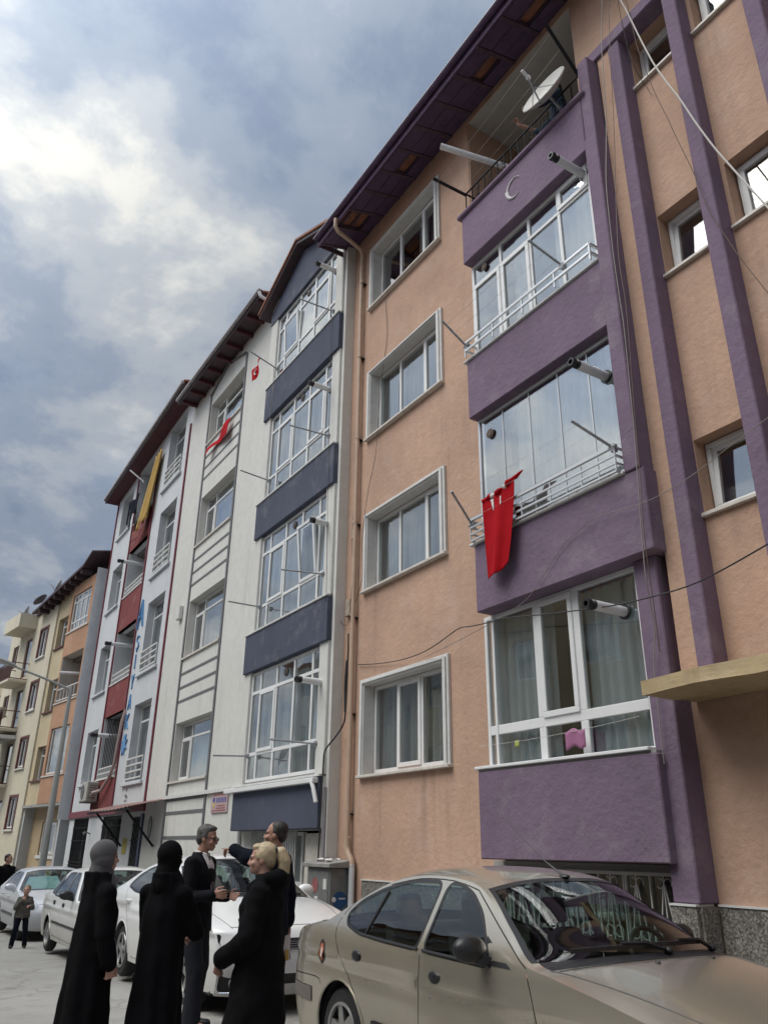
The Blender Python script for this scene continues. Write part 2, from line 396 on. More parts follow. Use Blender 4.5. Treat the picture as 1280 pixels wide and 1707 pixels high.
def wall_mesh(y0, y1, z0, z1, x, holes, depth=.25):
    """front plane with rectangular openings and their reveals (faces -X)"""
    mb = MB()
    ys = sorted({y0, y1, *[h[0] for h in holes], *[h[1] for h in holes]}); zs = sorted({z0, z1, *[h[2] for h in holes], *[h[3] for h in holes]})
    ys = [y for y in ys if y0 <= y <= y1]; zs = [z for z in zs if z0 <= z <= z1]
    idx = {}; vs = []; fs = []
    def vi(y, z):
        if (y, z) not in idx: idx[(y, z)] = len(vs); vs.append((x, y, z))
        return idx[(y, z)]
    for a, b in zip(ys, ys[1:]):
        for c, d in zip(zs, zs[1:]):
            my, mz = (a+b)/2, (c+d)/2
            if any(h[0] < my < h[1] and h[2] < mz < h[3] for h in holes): continue
            fs.append((vi(a, c), vi(a, d), vi(b, d), vi(b, c)))
    mb.add(vs, fs)
    for h in holes:
        a, b, c, d = h[:4]; e = x+(h[4] if len(h) > 4 else depth)
        mb.add([(x, a, c), (e, a, c), (e, a, d), (x, a, d)], [(0, 1, 2, 3)]); mb.add([(x, b, c), (x, b, d), (e, b, d), (e, b, c)], [(0, 1, 2, 3)])
        mb.add([(x, a, c), (x, b, c), (e, b, c), (e, a, c)], [(0, 1, 2, 3)]); mb.add([(x, a, d), (e, a, d), (e, b, d), (x, b, d)], [(0, 1, 2, 3)])
    return mb
def building_shell(parent, y0, y1, z1, x, back=9., floors=(), mat=None, local=False, name='side_wall'):
    mat = mat or GREYP; b = x+back
    for yy in (y0, y1):
        s = .2 if yy == y0 else -.2
        MB().box(x+.004, b, min(yy, yy+s), max(yy, yy+s), -.8, z1).obj(name, mat, parent, local=local)
    MB().box(b, b+.2, y0, y1, -.8, z1).obj('back_wall', mat, parent, local=local)
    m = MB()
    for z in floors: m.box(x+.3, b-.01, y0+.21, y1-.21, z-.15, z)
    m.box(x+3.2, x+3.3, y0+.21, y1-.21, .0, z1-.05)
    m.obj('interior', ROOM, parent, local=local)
def curtain(parent, y0, y1, z0, z1, x, mat=None, amp=.035, per=.14, local=False, seed=0):
    rnd = random.Random(seed*31+int(y0*100)+int(z0*10)); n = max(8, int((y1-y0)/per*5)); vs = []; fs = []; ph = rnd.random()*6
    for i in range(n+1):
        y = y0+(y1-y0)*i/n; a = amp*(.6+.8*rnd.random())
        for k, z in enumerate((z0, z1)):
            vs.append((x+a*sin(2*PI*(y-y0)/per+ph+.6*sin(3*y))*(1 if k == 0 else .7)+.02*k, y, z))
    fs = [(2*i, 2*i+2, 2*i+3, 2*i+1) for i in range(n)]
    return MB().add(vs, fs).obj('curtain', mat or CURT, parent, smooth='all', local=local)
def window(parent, y0, y1, z0, z1, x, cols=(), rows=(), sash=(), fw=.06, d=.07, mat=None, glass=None, curt=CURT, local=False, name='window', tilt=None, cov=None, noframe=False, mull=None):
    """frame in the Y-Z plane at depth x; cols/rows are absolute centre lines of mullions/transoms;
    sash cells carry an inner casement frame; every pane is its own piece"""
    mat = mat or PVC; glass = glass or GLASS; m = MB(); mw = (mull or fw)/2
    m.box(x, x+d, y0, y1, z0, z0+fw); m.box(x, x+d, y0, y1, z1-fw, z1)
    m.box(x, x+d, y0, y0+fw, z0+fw, z1-fw); m.box(x, x+d, y1-fw, y1, z0+fw, z1-fw)
    ys = [y0+fw]+[v for c in sorted(cols) for v in (c-mw, c+mw)]+[y1-fw]
    zs = [z0+fw]+[v for r in sorted(rows) for v in (r-mw, r+mw)]+[z1-fw]
    for r in sorted(rows): m.box(x+.002, x+d-.002, y0+fw, y1-fw, r-mw, r+mw)
    for c in sorted(cols):
        for k in range(0, len(zs), 2): m.box(x+.002, x+d-.002, c-mw, c+mw, zs[k], zs[k+1])
    o = m.obj(name, mat, parent, bevel=.006, local=local)
    rnd = random.Random(int(y0*77+z0*13))
    for i in range(0, len(ys), 2):
        for j in range(0, len(zs), 2):
            a, b, c, e = ys[i], ys[i+1], zs[j], zs[j+1]; xx = x
            if (i//2, j//2) in sash:
                s = .05; q = MB()
                t = tilt if tilt and (i//2, j//2) == tilt[0] else None
                def tr(px, py, pz, t=t, c=c): return (px-(pz-c)*t[1], py, pz) if t else (px, py, pz)
                q.box(x-.018, x+.03, a-.015, b+.015, c-.015, c+s); q.box(x-.018, x+.03, a-.015, b+.015, e-s, e+.015)
                q.box(x-.018, x+.03, a-.015, a+s, c+s, e-s); q.box(x-.018, x+.03, b-s, b+.015, c+s, e-s)
                if t: q.v = [tr(*p) for p in q.v]
                q.obj('sash', mat, o, bevel=.005, local=local)
                a += s; b -= s; c += s; e -= s; xx = x-.014
                if t:
                    g = MB().box(xx+.01, xx+.016, a, b, c, e); g.v = [tr(*p, t, c-s) for p in g.v]; g.obj('pane', glass, o, local=local); continue
            g = MB().box(xx+.022, xx+.028, a, b, c, e); w = [rnd.uniform(-.003, .003) for _ in range(4)]
            g.v = [(p[0]+w[(0 if p[1] < (a+b)/2 else 1)+(0 if p[2] < (c+e)/2 else 2)], p[1], p[2]) for p in g.v]
            g.obj('pane', glass, o, local=local)
    if curt:
        rr = cov or ((y0+fw*.6, y1-fw*.6),)
        for k, (a, b) in enumerate(rr): curtain(o, a, b, z0+.03, z1-.03, x+d+.09, curt, local=local, seed=k)
    return o
def railing(parent, name, y0, y1, z0, z1, x, mat, n, rails=(0., 1.), r=.012, local=False, side=None, posts=0):
    m = MB(); H = z1-z0
    for f in rails: m.bar((x, y0, z0+H*f), (x, y1, z0+H*f), r*2)
    if side:
        for f in rails:
            for yy in (y0, y1): m.bar((x, yy, z0+H*f), (side, yy, z0+H*f), r*2)
    o = m.obj(name, mat, parent, local=local)
    for i in range(n):
        yy = y0+(y1-y0)*i/max(1, n-1)
        MB().bar((x, yy, z0), (x, yy, z1), r*1.3).obj('bar', mat, o, local=local)
    return o
def flue(y, z, x0, x1, label, r=.05, dz=0., dy=0.):
    t = thing('flue_pipe', label, 'flue pipe', (x0, y, z), 0, 'white boiler flues sticking out of the facades')
    L_ = x0-x1; MB().cyl((x0, y, z), (x0-L_*.8, y+dy*.8, z+dz*.8), r, r, 14).obj('pipe', PIPEW, t, smooth=True)
    MB().lathe([(0, r*.95), (L_*.06, r*1.02), (L_*.07, r*.8), (L_*.12, r*1.05), (L_*.2, r*.9), (L_*.2, r*.55), (L_*.1, r*.5)], (x0-L_*.8, y+dy*.8, z+dz*.8), (-1, dy/L_, dz/L_), 14).obj('terminal', BLACKP, t, smooth=True)
    MB().cyl((x0-.01, y, z), (x0-.03, y, z), r*1.5, r*1.5, 14).obj('collar', BLACKP if r > .05 else PIPEW, t)
    return t
def bracket(p0, p1, label, r=.014, mat=None, group='clothesline poles on the facades'):
    t = thing('clothesline_pole', label, 'clothesline pole', p0, 0, group)
    MB().cyl(p0, p1, r, r, 8).obj('rod', mat or STEEL, t, smooth=True)
    p0 = Vector(p0); m = MB(); m.box(p0.x-.03, p0.x+.03, p0.y-.03, p0.y+.03, p0.z-.045, p0.z+.045); m.cyl(p0+Vector((-.02, -.05, .01)), p0+Vector((-.02, .05, .01)), .022, .022, 8)
    m.obj('clamp', mat or STEEL, t, bevel=.005)
    return t
def cable(pts, label, r=.006, mat=None, sag=0., n=10, jit=0.):
    out = []; rnd = random.Random(len(pts)*7+int(r*1e4)+int(abs(pts[0][1])*100))
    for a, b in zip(pts, pts[1:]):
        a, b = Vector(a), Vector(b)
        for i in range(n):
            t = i/n; p = a.lerp(b, t); p.z -= sag*4*t*(1-t)
            p += Vector((rnd.uniform(-.3, .3), rnd.uniform(-1, 1), rnd.uniform(-1, 1)))*jit
            out.append(p)
    out.append(Vector(pts[-1]))
    # smooth the corners
    for _ in range(2): out = [out[0]]+[(out[i-1]+out[i]*2+out[i+1])/4 for i in range(1, len(out)-1)]+[out[-1]]
    o = MB().tube(out, r, 5).obj('cable', mat or CABLE, None, smooth=True)
    return tag(o, label, 'cable', 'loose cables along the facades')
# ------------------------------------------------------------------ ground
def ground():
    m = MB(); m.add([(-300, -300, -.56), (300, -300, -.56), (300, 500, -.56), (-300, 500, -.56)], [(0, 1, 2, 3)])
    tag(m.obj('ground', PAVE), kind='structure')
    m = MB(); xs = [-3.6, -1.8, 0, 1.8, 3.6, 5.45]
    def bend(y): return 0 if y < 30 else -(y-30)*math.tan(R(7.6))
    ys = [-60, -20, 0, 7, 10, 13, 16, 20, 24, 30, 50, 80, 150]
    vs = [(x+bend(y), y, gz(y)) for y in ys for x in xs]; n = len(xs)
    m.add(vs, [(i*n+j, i*n+j+1, (i+1)*n+j+1, (i+1)*n+j) for i in range(len(ys)-1) for j in range(n-1)])
    tag(m.obj('road', ASPH), kind='structure')
    for nm, x0, x1, s in (('pavement', 5.55, 7.4, 1), ('pavement', -6.2, -3.7, -1)):
        m = MB()
        for a, b in zip(ys, ys[1:]):
            m.hexa([(x0+bend(a), a, gz(a)-.2), (x1+bend(a), a, gz(a)-.2), (x1+bend(b), b, gz(b)-.2), (x0+bend(b), b, gz(b)-.2)], [(x0+bend(a), a, gz(a)+.12), (x1+bend(a), a, gz(a)+.12), (x1+bend(b), b, gz(b)+.12), (x0+bend(b), b, gz(b)+.12)])
        pv = tag(m.obj(nm, PAVE), kind='structure')
        k0 = 5.45 if s > 0 else -3.7
        for i in range(36):        # kerb stones
            a = 1.0+i*.8
            if a+.78 > 30: break
            bx('kerb_stone', CONC, pv, k0, k0+.1, a, a+.785, gz(a+.8)-.15, gz(a)+.125, bevel=.012)
ground()

# ------------------------------------------------------------------ building A: orange and purple block
XA = 6.45
def building_a():
    B = thing('apartment_building', 'orange plaster apartment block with purple balconies and purple pilasters', 'building', (XA, 6.0, 0))
    lw = [(2.60, 3.96), (5.56, 6.86), (8.47, 9.81), (11.39, 12.76)]
    holes = [(8.79, 10.92, a, b, .22) for a, b in lw]
    holes += [(5.1, 7.5, 2.42, 4.25, .3), (5.1, 7.5, 5.22, 7.08, .3), (5.1, 7.5, 8.05, 9.80, .3)]
    holes += [(5.32, 7.83, 10.60, 13.30, .02), (5.22, 7.86, .55, 1.42, .25)]
    c1 = [(4.62, 5.45), (7.56, 8.43), (10.56, 11.36)]
    holes += [(3.82, 4.41, a, b, .24) for a, b in c1]
    c2 = [(7.58, 8.45), (10.56, 11.4), (4.62, 5.45)]
    holes += [(2.86, 3.50, a, b, .24) for a, b in c2]
    holes += [(1.9, 3.0, .12, 2.45, .2)]
    wall_mesh(-3.0, 11.79, -.6, 13.45, XA, holes).obj('wall', ORANGE, B)
    building_shell(B, -3.0, 11.79, 13.45, XA, 9., (2.0, 4.95, 7.9), ORANGE)
    bx('floor_slab', CONC, B, XA+.3, XA+9, -2.8, 11.5, 10.35, 10.5)
    # loggia of the top floor
    m = MB(); x0, x1, y0, y1, z0, z1 = XA+.02, XA+1.35, 5.32, 7.83, 10.60, 13.30
    m.add([(x1, y0, z0), (x1, y1, z0), (x1, y1, z1), (x1, y0, z1)], [(0, 1, 2, 3)])
    m.add([(x0, y0, z1), (x0, y1, z1), (x1, y1, z1), (x1, y0, z1)], [(0, 1, 2, 3)])
    m.add([(x0, y0, z0), (x0, y1, z0), (x1, y1, z0), (x1, y0, z0)], [(0, 1, 2, 3)])
    m.add([(x0+.01, y0+.004, z0), (x1, y0+.004, z0), (x1, y0+.004, z1), (x0+.01, y0+.004, z1)], [(0, 1, 2, 3)])
    m.obj('balcony_room', BALCW, B)
    bx('balcony_side', ORANGE, B, XA+.01, XA+1.34, y1-.03, y1-.004, z0, z1-.005)
    # --- left column of windows with moulded surrounds
    for k, (a, b) in enumerate(lw):
        y0, y1, x = 8.79, 10.92, XA+.15
        cols = (10.22, 9.58) if k == 0 else (10.18, 9.42)
        w = window(B, y0+.012, y1-.012, a+.012, b-.012, x, cols, (), ((1, 0),) if k == 0 else ((0, 0),), fw=.06, curt=CURT if k < 3 else CURTW,
                   cov=None if k != 3 else ((8.9, 9.35), (9.5, 9.75)))
        s = MB(); oy0, oy1, oz1 = 8.66, 11.05, b+.09
        for e, xo in ((0., .045), (.035, .07)):      # stepped moulding: outer lip, inner fillet
            wd = .13-e
            s.box(XA-xo, XA-.002 if e == 0 else XA-.046, y0-wd+e*.3, y0-.0-e*.6, a-.05, oz1-e); s.box(XA-xo, XA-.002 if e == 0 else XA-.046, y1+e*.6, y1+wd-e*.3, a-.05, oz1-e)
            s.box(XA-xo-.001, XA-.003 if e == 0 else XA-.047, y0+.001-e*.6, y1-.001+e*.6, b+e*.6, oz1-e-.0005)
        s.box(XA-.05, x+.0, y0+.001, y0+.010, a, b); s.box(XA-.05, x, y1-.010, y1-.001, a, b); s.box(XA-.05, x, y0+.010, y1-.010, b-.010, b-.001)
        s.obj('surround', PVCW, w, bevel=.008)
        bx('sill', SILL, w, XA-.085, x, oy0-.01, oy1+.01, a-.055, a-.012, bevel=.006)
    # --- purple bay
    def P(name, *c, mat=PURPLE, **k): return bx(name, mat, B, *c, bevel=.012, **k)
    XB = 6.05
    P('bay_parapet', XB, XA+.03, 4.99, 7.57, 9.82, 10.72); P('bay_parapet', XB, XA+.03, 4.99, 7.57, 7.10, 8.03); P('bay_parapet', XB, XA+.03, 4.76, 7.55, 4.30, 5.20)
    bx('parapet_cap', PURPLE, B, XB-.05, XA-.002, 4.90, 7.64, 10.722, 10.80, bevel=.02)
    bx('parapet_cap', PVCW, B, XB-.03, XA-.004, 5.0, 7.62, 8.032, 8.062, bevel=.006)
    bx('parapet_cap', PVCW, B, XB-.03, XA-.004, 5.0, 7.62, 5.202, 5.236, bevel=.006)
    P('bay_base', 6.10, XA+.03, 5.06, 7.70, 1.46, 2.40)
    bx('bay_base_top', CONC, B, 6.12, XA-.002, 5.08, 7.71, 2.402, 2.425)
    P('column', XB-.02, XA+.02, 4.79, 4.992, 5.203, 9.95); P('column', XB+.006, XA+.021, 4.81, 4.988, 9.952, 11.36); bx('wall_strip', ORANGE, B, 6.245, XA+.018, 4.597, 4.786, 2.95, 11.36); P('column', 6.2, XA+.02, 4.88, 5.16, 1.15, 4.298)
    P('band', 6.205, XA+.019, 3.52, 4.99, 11.363, 11.56)
    P('pilaster', 6.23, XA+.02, 4.42, 4.595, 2.95, 11.361); P('pilaster', 6.232, XA+.02, 3.55, 3.73, 2.95, 13.4); P('pilaster', 6.234, XA+.02, 2.64, 2.82, 2.95, 13.4); P('pilaster', 6.233, XA+.02, 1.6, 1.78, 2.95, 13.4)
    # windows of the bay
    window(B, 5.18, 7.70, 2.43, 4.298, 6.28, (6.74, 6.10), (2.88,), ((1, 1),), fw=.055, d=.06, curt=CURTB, cov=((5.2, 6.12), (6.62, 7.66)), name='bay_window', mull=.11)
    bx('bay_window_sill', PVC, B, 6.08, 6.36, 5.14, 7.74, 2.426, 2.46, bevel=.006)
    window(B, 5.10, 7.56, 8.12, 9.822, 6.20, (6.90, 6.28, 5.70), (9.42,), ((0, 1), (2, 0), (3, 0)), fw=.055, d=.06, curt=CURTW, name='bay_window', cov=((5.15, 5.95), (6.4, 6.8)))
    g = window(B, 5.02, 7.54, 5.24, 7.098, 6.18, (), (), (), fw=.045, d=.05, curt=CURTW, name='bay_window', glass=GLASS2, mat=ALU, cov=((5.1, 6.9),))
    for c in (7.03, 6.51, 5.98, 5.48): bx('glass_joint', ALU, g, 6.196, 6.212, c-.007, c+.007, 5.29, 7.05)
    for z0, z1 in ((5.24, 7.098), (8.07, 9.82), (2.43, 4.298)):       # glazed returns on the far side
        bx('bay_return', PVC, B, 6.27, XA-.004, 7.5, 7.54, z0, z1)
    for y in (7.28,): MB().lathe([(0, .0), (0, .07), (.012, .07), (.012, .05), (.02, .045), (.02, 0)], (6.185, y, 6.78), (-1, 0, 0), 20).obj('vent_grille', plain('vent_bronze', (.10, .07, .05), .6), g)
    MB().lathe([(0, .0), (0, .06), (.012, .06), (.012, .045), (.02, .04), (.02, 0)], (6.2, 7.25, 9.62), (-1, 0, 0), 20).obj('vent_grille', MATS['vent_bronze'], B)
    # railings
    r = railing(B, 'railing', 5.06, 7.5, 8.06, 8.30, 5.98, ALU, 5, (.45, 1.), .015, side=6.19)
    r = railing(B, 'railing', 5.04, 7.52, 5.24, 5.52, 5.98, ALU, 6, (.0, .33, .66, 1.), .011, side=6.17)
    MB().bar((5.98, 5.04, 5.53), (5.98, 7.52, 5.53), .034).obj('handrail', ALU, r)
    # iron railing of the top balcony with scroll panels
    r = railing(B, 'railing', 5.0, 7.5, 10.81, 11.22, 6.1, IRON, 17, (.03, 1.), .011, side=XA-.02)
    for i in range(1, 8):
        yy = 5.0+2.5*(i*2+.5)/16.5; q = MB()
        for s, zc in ((1, 10.95), (-1, 11.08)):
            q.tube([(6.1, yy+s*.05*cos(t)*(1-t/9), zc+.05*sin(t)*(1-t/9)) for t in [k*.5 for k in range(13)]], .006, 5)
        q.obj('scroll', IRON, r)
    for p, q in (((6.1, 7.5, 11.2), (5.55, 7.62, 11.35)), ((6.1, 5.0, 11.22), (5.55, 4.98, 11.78))):
        MB().bar(p, q, .035).obj('railing_arm', IRON, r)
    # --- small windows on the right
    for k, (a, b) in enumerate(c1):
        w = window(B, 3.84, 4.40, a+.02, b-.01, XA+.16, (), (), ((0, 0),), fw=.05, curt=None, tilt=((0, 0), -.09))
        bx('sill', SILL, w, XA-.05, XA+.16, 3.74, 4.45, a-.03, a+.012, bevel=.006)
    for k, (a, b) in enumerate(c2):
        w = window(B, 2.88, 3.48, a+.02, b-.01, XA+.16, (), (), ((0, 0),), fw=.05, curt=CURT)
        bx('sill', SILL, w, XA-.05, XA+.16, 2.83, 3.54, a-.03, a+.012, bevel=.006)
    # --- basement window with white scroll grille
    w = window(B, 5.24, 7.84, .57, 1.40, XA+.14, (6.05, 6.9), (), (), fw=.05, curt=None)
    bx('lintel', CONC, w, XA-.03, XA+.1, 5.2, 7.86, 1.38, 1.445)
    gr = MB()
    gr.bar((6.40, 5.24, 1.36), (6.40, 7.84, 1.36), .02); gr.bar((6.40, 5.24, .60), (6.40, 7.84, .60), .02)
    for i in range(9): gr.bar((6.40, 5.24+i*.325, .6), (6.40, 5.24+i*.325, 1.36), .014)
    g = gr.obj('window_grille', PVCW, w)
    for i in range(8):
        yc = 5.24+(i+.5)*.325; q = MB()
        q.bar((6.395, yc, .62), (6.395, yc, 1.35), .011)
        for s in (-1, 1):
            q.bar((6.395, yc+s*.13, .62), (6.395, yc+s*.01, 1.27), .011)
            q.tube([(6.395, yc+s*.045+.042*cos(t), 1.29+.042*sin(t)) for t in [k*.5+PI*(.5 if s > 0 else -.1) for k in range(9)]], .005, 5)
            q.tube([(6.395, yc+s*.06+.05*cos(t), .86+.05*sin(t)) for t in [k*.5 for k in range(13)]], .005, 5)
        q.obj('grille_scroll', PVCW, g)
    # --- granite plinth
    for y0, y1, x in [(4.9, 5.17, 6.17)]+[(4.86-.62*(i+1)+.006, 4.86-.62*i, XA-.03) for i in range(3)]+[(7.9+.5*i, 7.9+.5*i+.494, XA-.03) for i in range(6)]:
        bx('granite_panel', GRAN, B, x, XA-.002 if x > 6.2 else XA-.05, y0, y1, 0, 1.13, bevel=.004)
        bx('plinth_cap', PVCW, B, x-.012, XA-.002 if x > 6.2 else XA-.05, y0-.003, y1+.003, 1.132, 1.148)
    bx('granite_panel', GRAN, B, 6.21, XA-.032, 4.872, 4.898, 0, 1.13)
    # --- entrance canopy, rough old concrete
    bm = bmesh.new(); bmesh.ops.create_cube(bm, size=1.0)
    bmesh.ops.subdivide_edges(bm, edges=bm.edges, cuts=6, use_grid_fill=True)
    x0, x1, y0, y1, z0, z1 = 5.70, 6.44, .9, 4.82, 2.85, 2.985
    for v in bm.verts:
        p = Vector((x0+(v.co.x+.5)*(x1-x0), y0+(v.co.y+.5)*(y1-y0), z0+(v.co.z+.5)*(z1-z0)))
        n = noise.noise(p*4.)*.012+noise.noise(p*11.)*.010
        p.z += n+(.02*noise.noise(Vector((p.y*1.5, p.x, 3)))); p.x += noise.noise(p*5.+Vector((9, 1, 2)))*.018
        v.co = PT[B.name].inverted() @ p
    bmesh.ops.subdivide_edges(bm, edges=bm.edges, cuts=2, use_grid_fill=True, fractal=.03)
    me = bpy.data.meshes.new('canopy'); bm.to_mesh(me); bm.free(); me.materials.append(OCHRE)
    o = bpy.data.objects.new('canopy', me); COL.objects.link(o); o.parent = B
    bx('entrance_door', BROWN, B, XA+.12, XA+.17, 1.92, 2.98, .13, 2.43)
    # --- roof with open eaves
    E0, ZE = 5.62, 13.20; y0, y1 = -3.3, 11.82
    def zr(x): return ZE+(x-E0)*.28
    rf = MB().hexa([(E0+.02, y0, zr(E0)+.10), (XA+4.6, y0, zr(XA+4.6)+.10), (XA+4.6, y1, zr(XA+4.6)+.10), (E0+.02, y1, zr(E0)+.10)],
                   [(E0+.02, y0, zr(E0)+.13), (XA+4.6, y0, zr(XA+4.6)+.13), (XA+4.6, y1, zr(XA+4.6)+.13), (E0+.02, y1, zr(E0)+.13)]).obj('roof', TILE, B)
    MB().hexa([(XA+4.6, y0, zr(XA+4.6)+.10), (XA+9.6, y0, ZE+.1), (XA+9.6, y1, ZE+.1), (XA+4.6, y1, zr(XA+4.6)+.10)],
              [(XA+4.6, y0, zr(XA+4.6)+.13), (XA+9.6, y0, ZE+.13), (XA+9.6, y1, ZE+.13), (XA+4.6, y1, zr(XA+4.6)+.13)]).obj('roof_slope', TILE, rf)
    for i in range(26):
        yy = y1-.06-i*.58
        if yy < -3: break
        MB().hexa([(E0+.02, yy-.035, zr(E0)-.0), (XA+.05, yy-.035, zr(XA)-.0), (XA+.05, yy+.035, zr(XA)-.0), (E0+.02, yy+.035, zr(E0)-.0)],
                  [(E0+.02, yy-.035, zr(E0)+.098), (XA+.05, yy-.035, zr(XA)+.098), (XA+.05, yy+.035, zr(XA)+.098), (E0+.02, yy+.035, zr(E0)+.098)]).obj('rafter', WOODD, rf)
    for k in range(4):
        x = E0+.12+k*.22; MB().hexa([(x, y0, zr(x)+.055), (x+.05, y0, zr(x+.05)+.055), (x+.05, y1, zr(x+.05)+.055), (x, y1, zr(x)+.055)],
                                    [(x, y0, zr(x)+.09), (x+.05, y0, zr(x+.05)+.09), (x+.05, y1, zr(x+.05)+.09), (x, y1, zr(x)+.09)]).obj('batten', WOODD, rf)
    rnd = random.Random(4)
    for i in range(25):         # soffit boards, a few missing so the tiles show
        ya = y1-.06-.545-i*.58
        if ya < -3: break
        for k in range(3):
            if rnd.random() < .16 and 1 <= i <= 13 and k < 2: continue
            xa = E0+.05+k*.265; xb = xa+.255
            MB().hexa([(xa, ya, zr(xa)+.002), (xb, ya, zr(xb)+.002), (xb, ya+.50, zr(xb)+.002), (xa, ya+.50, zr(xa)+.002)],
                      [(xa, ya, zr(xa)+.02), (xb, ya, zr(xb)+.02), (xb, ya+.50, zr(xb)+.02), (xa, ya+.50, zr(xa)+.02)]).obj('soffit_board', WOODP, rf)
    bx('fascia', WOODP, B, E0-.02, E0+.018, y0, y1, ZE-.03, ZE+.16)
    bx('end_board', WOODD, B, E0-.018, XA-.01, y1-.0, y1+.025, ZE-.02, ZE+.10)
    gm = MB(); n = 7
    prof = [(E0-.075+.055*cos(PI+PI*j/n), ZE+.14+.055*sin(PI+PI*j/n)) for j in range(n+1)]
    prof = prof+[(px+.006*(1 if px < E0-.075 else -1), pz+.004) for px, pz in prof[::-1]]
    gm.ring_loft([[(px, yy, pz) for px, pz in prof] for yy in (y0, y1+.03)]); gm.obj('gutter', WOODP, B, smooth=True)
    bx('gutter_lip', GUT, B, E0-.136, E0-.126, y0, y1+.03, ZE+.132, ZE+.152)
    return B
BA = building_a()
# ------------------------------------------------------------------ building B: white block with slate-blue bay
def pitched(parent, y0, y1, x0, x1, ze, slope, mat, name='roof', local=False, under=None, th=.05):
    xm = (x0+x1)/2; zt = ze+(xm-x0)*slope
    rf = MB().hexa([(x0, y0, ze), (xm, y0, zt), (xm, y1, zt), (x0, y1, ze)], [(x0, y0, ze+th), (xm, y0, zt+th), (xm, y1, zt+th), (x0, y1, ze+th)]).obj(name, mat, parent, local=local)
    MB().hexa([(xm, y0, zt), (x1, y0, ze), (x1, y1, ze), (xm, y1, zt)], [(xm, y0, zt+th), (x1, y0, ze+th), (x1, y1, ze+th), (xm, y1, zt+th)]).obj('roof_slope', mat, rf, local=local)
    return rf
def building_b():
    B = thing('apartment_building', 'white apartment block with slate blue bay parapets and grooved window column', 'building', (XA, 17., 0))
    wz = [(3.02, 4.46), (6.15, 7.72), (9.33, 10.82), (12.58, 13.95)]
    bz = [(2.70, 4.83), (5.70, 7.82), (8.72, 10.83), (11.78, 13.66)]
    holes = [(17.92, 20.48, a, b, .26) for a, b in wz]+[(12.15, 15.1, a+.1, b-.05, .1) for a, b in bz]
    holes += [(12.2, 15.1, .95, 1.83, .2), (11.95, 12.15+.0, .0, .0+.001)][:1]
    wall_mesh(11.80, 22.30, -.8, 15.0, XA, holes).obj('wall', WHITEP, B)
    building_shell(B, 11.80, 22.30, 15.0, XA, 9., (2.1, 5.15, 8.2, 11.25), WHITEP)
    # bay body: piers, slabs, parapets
    XF = 6.2
    def P(name, mat, *c, bevel=.01): return bx(name, mat, B, *c, bevel=bevel)
    P('bay_pier', WHITEP, XF, XA-.002, 11.80, 12.12, 1.84, 14.3); P('bay_pier', WHITEP, XF, XA-.002, 15.16, 15.55, 1.84, 14.3)
    for (a, b), top in zip([(1.84, 2.62), (4.84, 5.64), (7.83, 8.66), (10.84, 11.72)], (0, 1, 1, 1)):
        P('bay_parapet', BLUEP, XF-.05, XA-.003, 11.79 if top else 11.84, 15.46, a, b)
        P('parapet_sill', PVCW, XF-.075, XF+.1, 11.80, 15.48, b+.002, b+.04, bevel=.004)
    P('bay_ledge', PVC, XF-.16, XF-.052, 11.86, 15.7, 2.52, 2.60)
    for k, (a, b) in enumerate(bz):
        sash = {0: ((3, 1),), 1: ((3, 1), (1, 1)), 2: ((3, 1), (1, 1)), 3: ((3, 1), (1, 1))}[k]
        tilt = ((1, 1), .10) if k == 1 else (((3, 1), .06) if k == 3 else None)
        window(B, 12.125, 15.155, a, b, XF+.05, (14.72, 13.96, 13.20, 12.46), (a+.52, b-.42), sash, fw=.06, d=.07, curt=CURT if k != 2 else CURTW, name='bay_window', tilt=tilt, mull=.065)
    vb = plain('vent_brown', (.07, .05, .04), .6)
    for a, b in bz: MB().lathe([(0, .0), (0, .085), (.012, .085), (.012, .06), (.02, .05), (.02, 0)], (XF+.07, 13.58, b-.22), (-1, 0, 0), 18).obj('vent_grille', vb, B)
    # blue gable over the bay
    yc, y0, y1, ze, za = 13.80, 11.70, 15.85, 14.02, 14.90
    m = MB(); m.prism([(11.80, 13.67), (15.55, 13.67), (15.55, ze), (yc, za-.06), (11.80, ze)], XF-.02, XA-.004, lambda u, v, d: (d, u, v)); m.obj('gable', BLUEP, B)
    for s, (ya, yb, z_a, z_b) in enumerate(((y0, yc, ze-.02, za), (yc, y1, za, ze-.02))):
        MB().hexa([(XF-.24, ya, z_a), (XA+3, ya, z_a), (XA+3, yb, z_b), (XF-.24, yb, z_b)], [(XF-.24, ya, z_a+.09), (XA+3, ya, z_a+.09), (XA+3, yb, z_b+.09), (XF-.24, yb, z_b+.09)]).obj('gable_roof', FASC, B)
        MB().hexa([(XF-.28, ya, z_a+.092), (XA+3, ya, z_a+.092), (XA+3, yb, z_b+.092), (XF-.28, yb, z_b+.092)], [(XF-.28, ya, z_a+.15), (XA+3, ya, z_a+.15), (XA+3, yb, z_b+.15), (XF-.28, yb, z_b+.15)]).obj('gable_tiles', TILE, B)
    # main roof
    rf = pitched(B, 15.75, 22.25, 5.95, XA+9.6, 14.80, .28, TILE)
    bx('fascia', FASC, B, 5.90, 5.945, 15.75, 22.25, 14.68, 14.86)
    bx('soffit', FASC, B, 5.95, XA-.002, 15.75, 22.24, 14.735, 14.76)
    bx('gutter', GUT, B, 5.80, 5.898, 15.7, 22.28, 14.76, 14.85, bevel=.02)
    for i in range(9): bx('rafter', WOODR, B, 5.96, XA-.003, 15.95+i*.75, 16.03+i*.75, 14.62, 14.733)
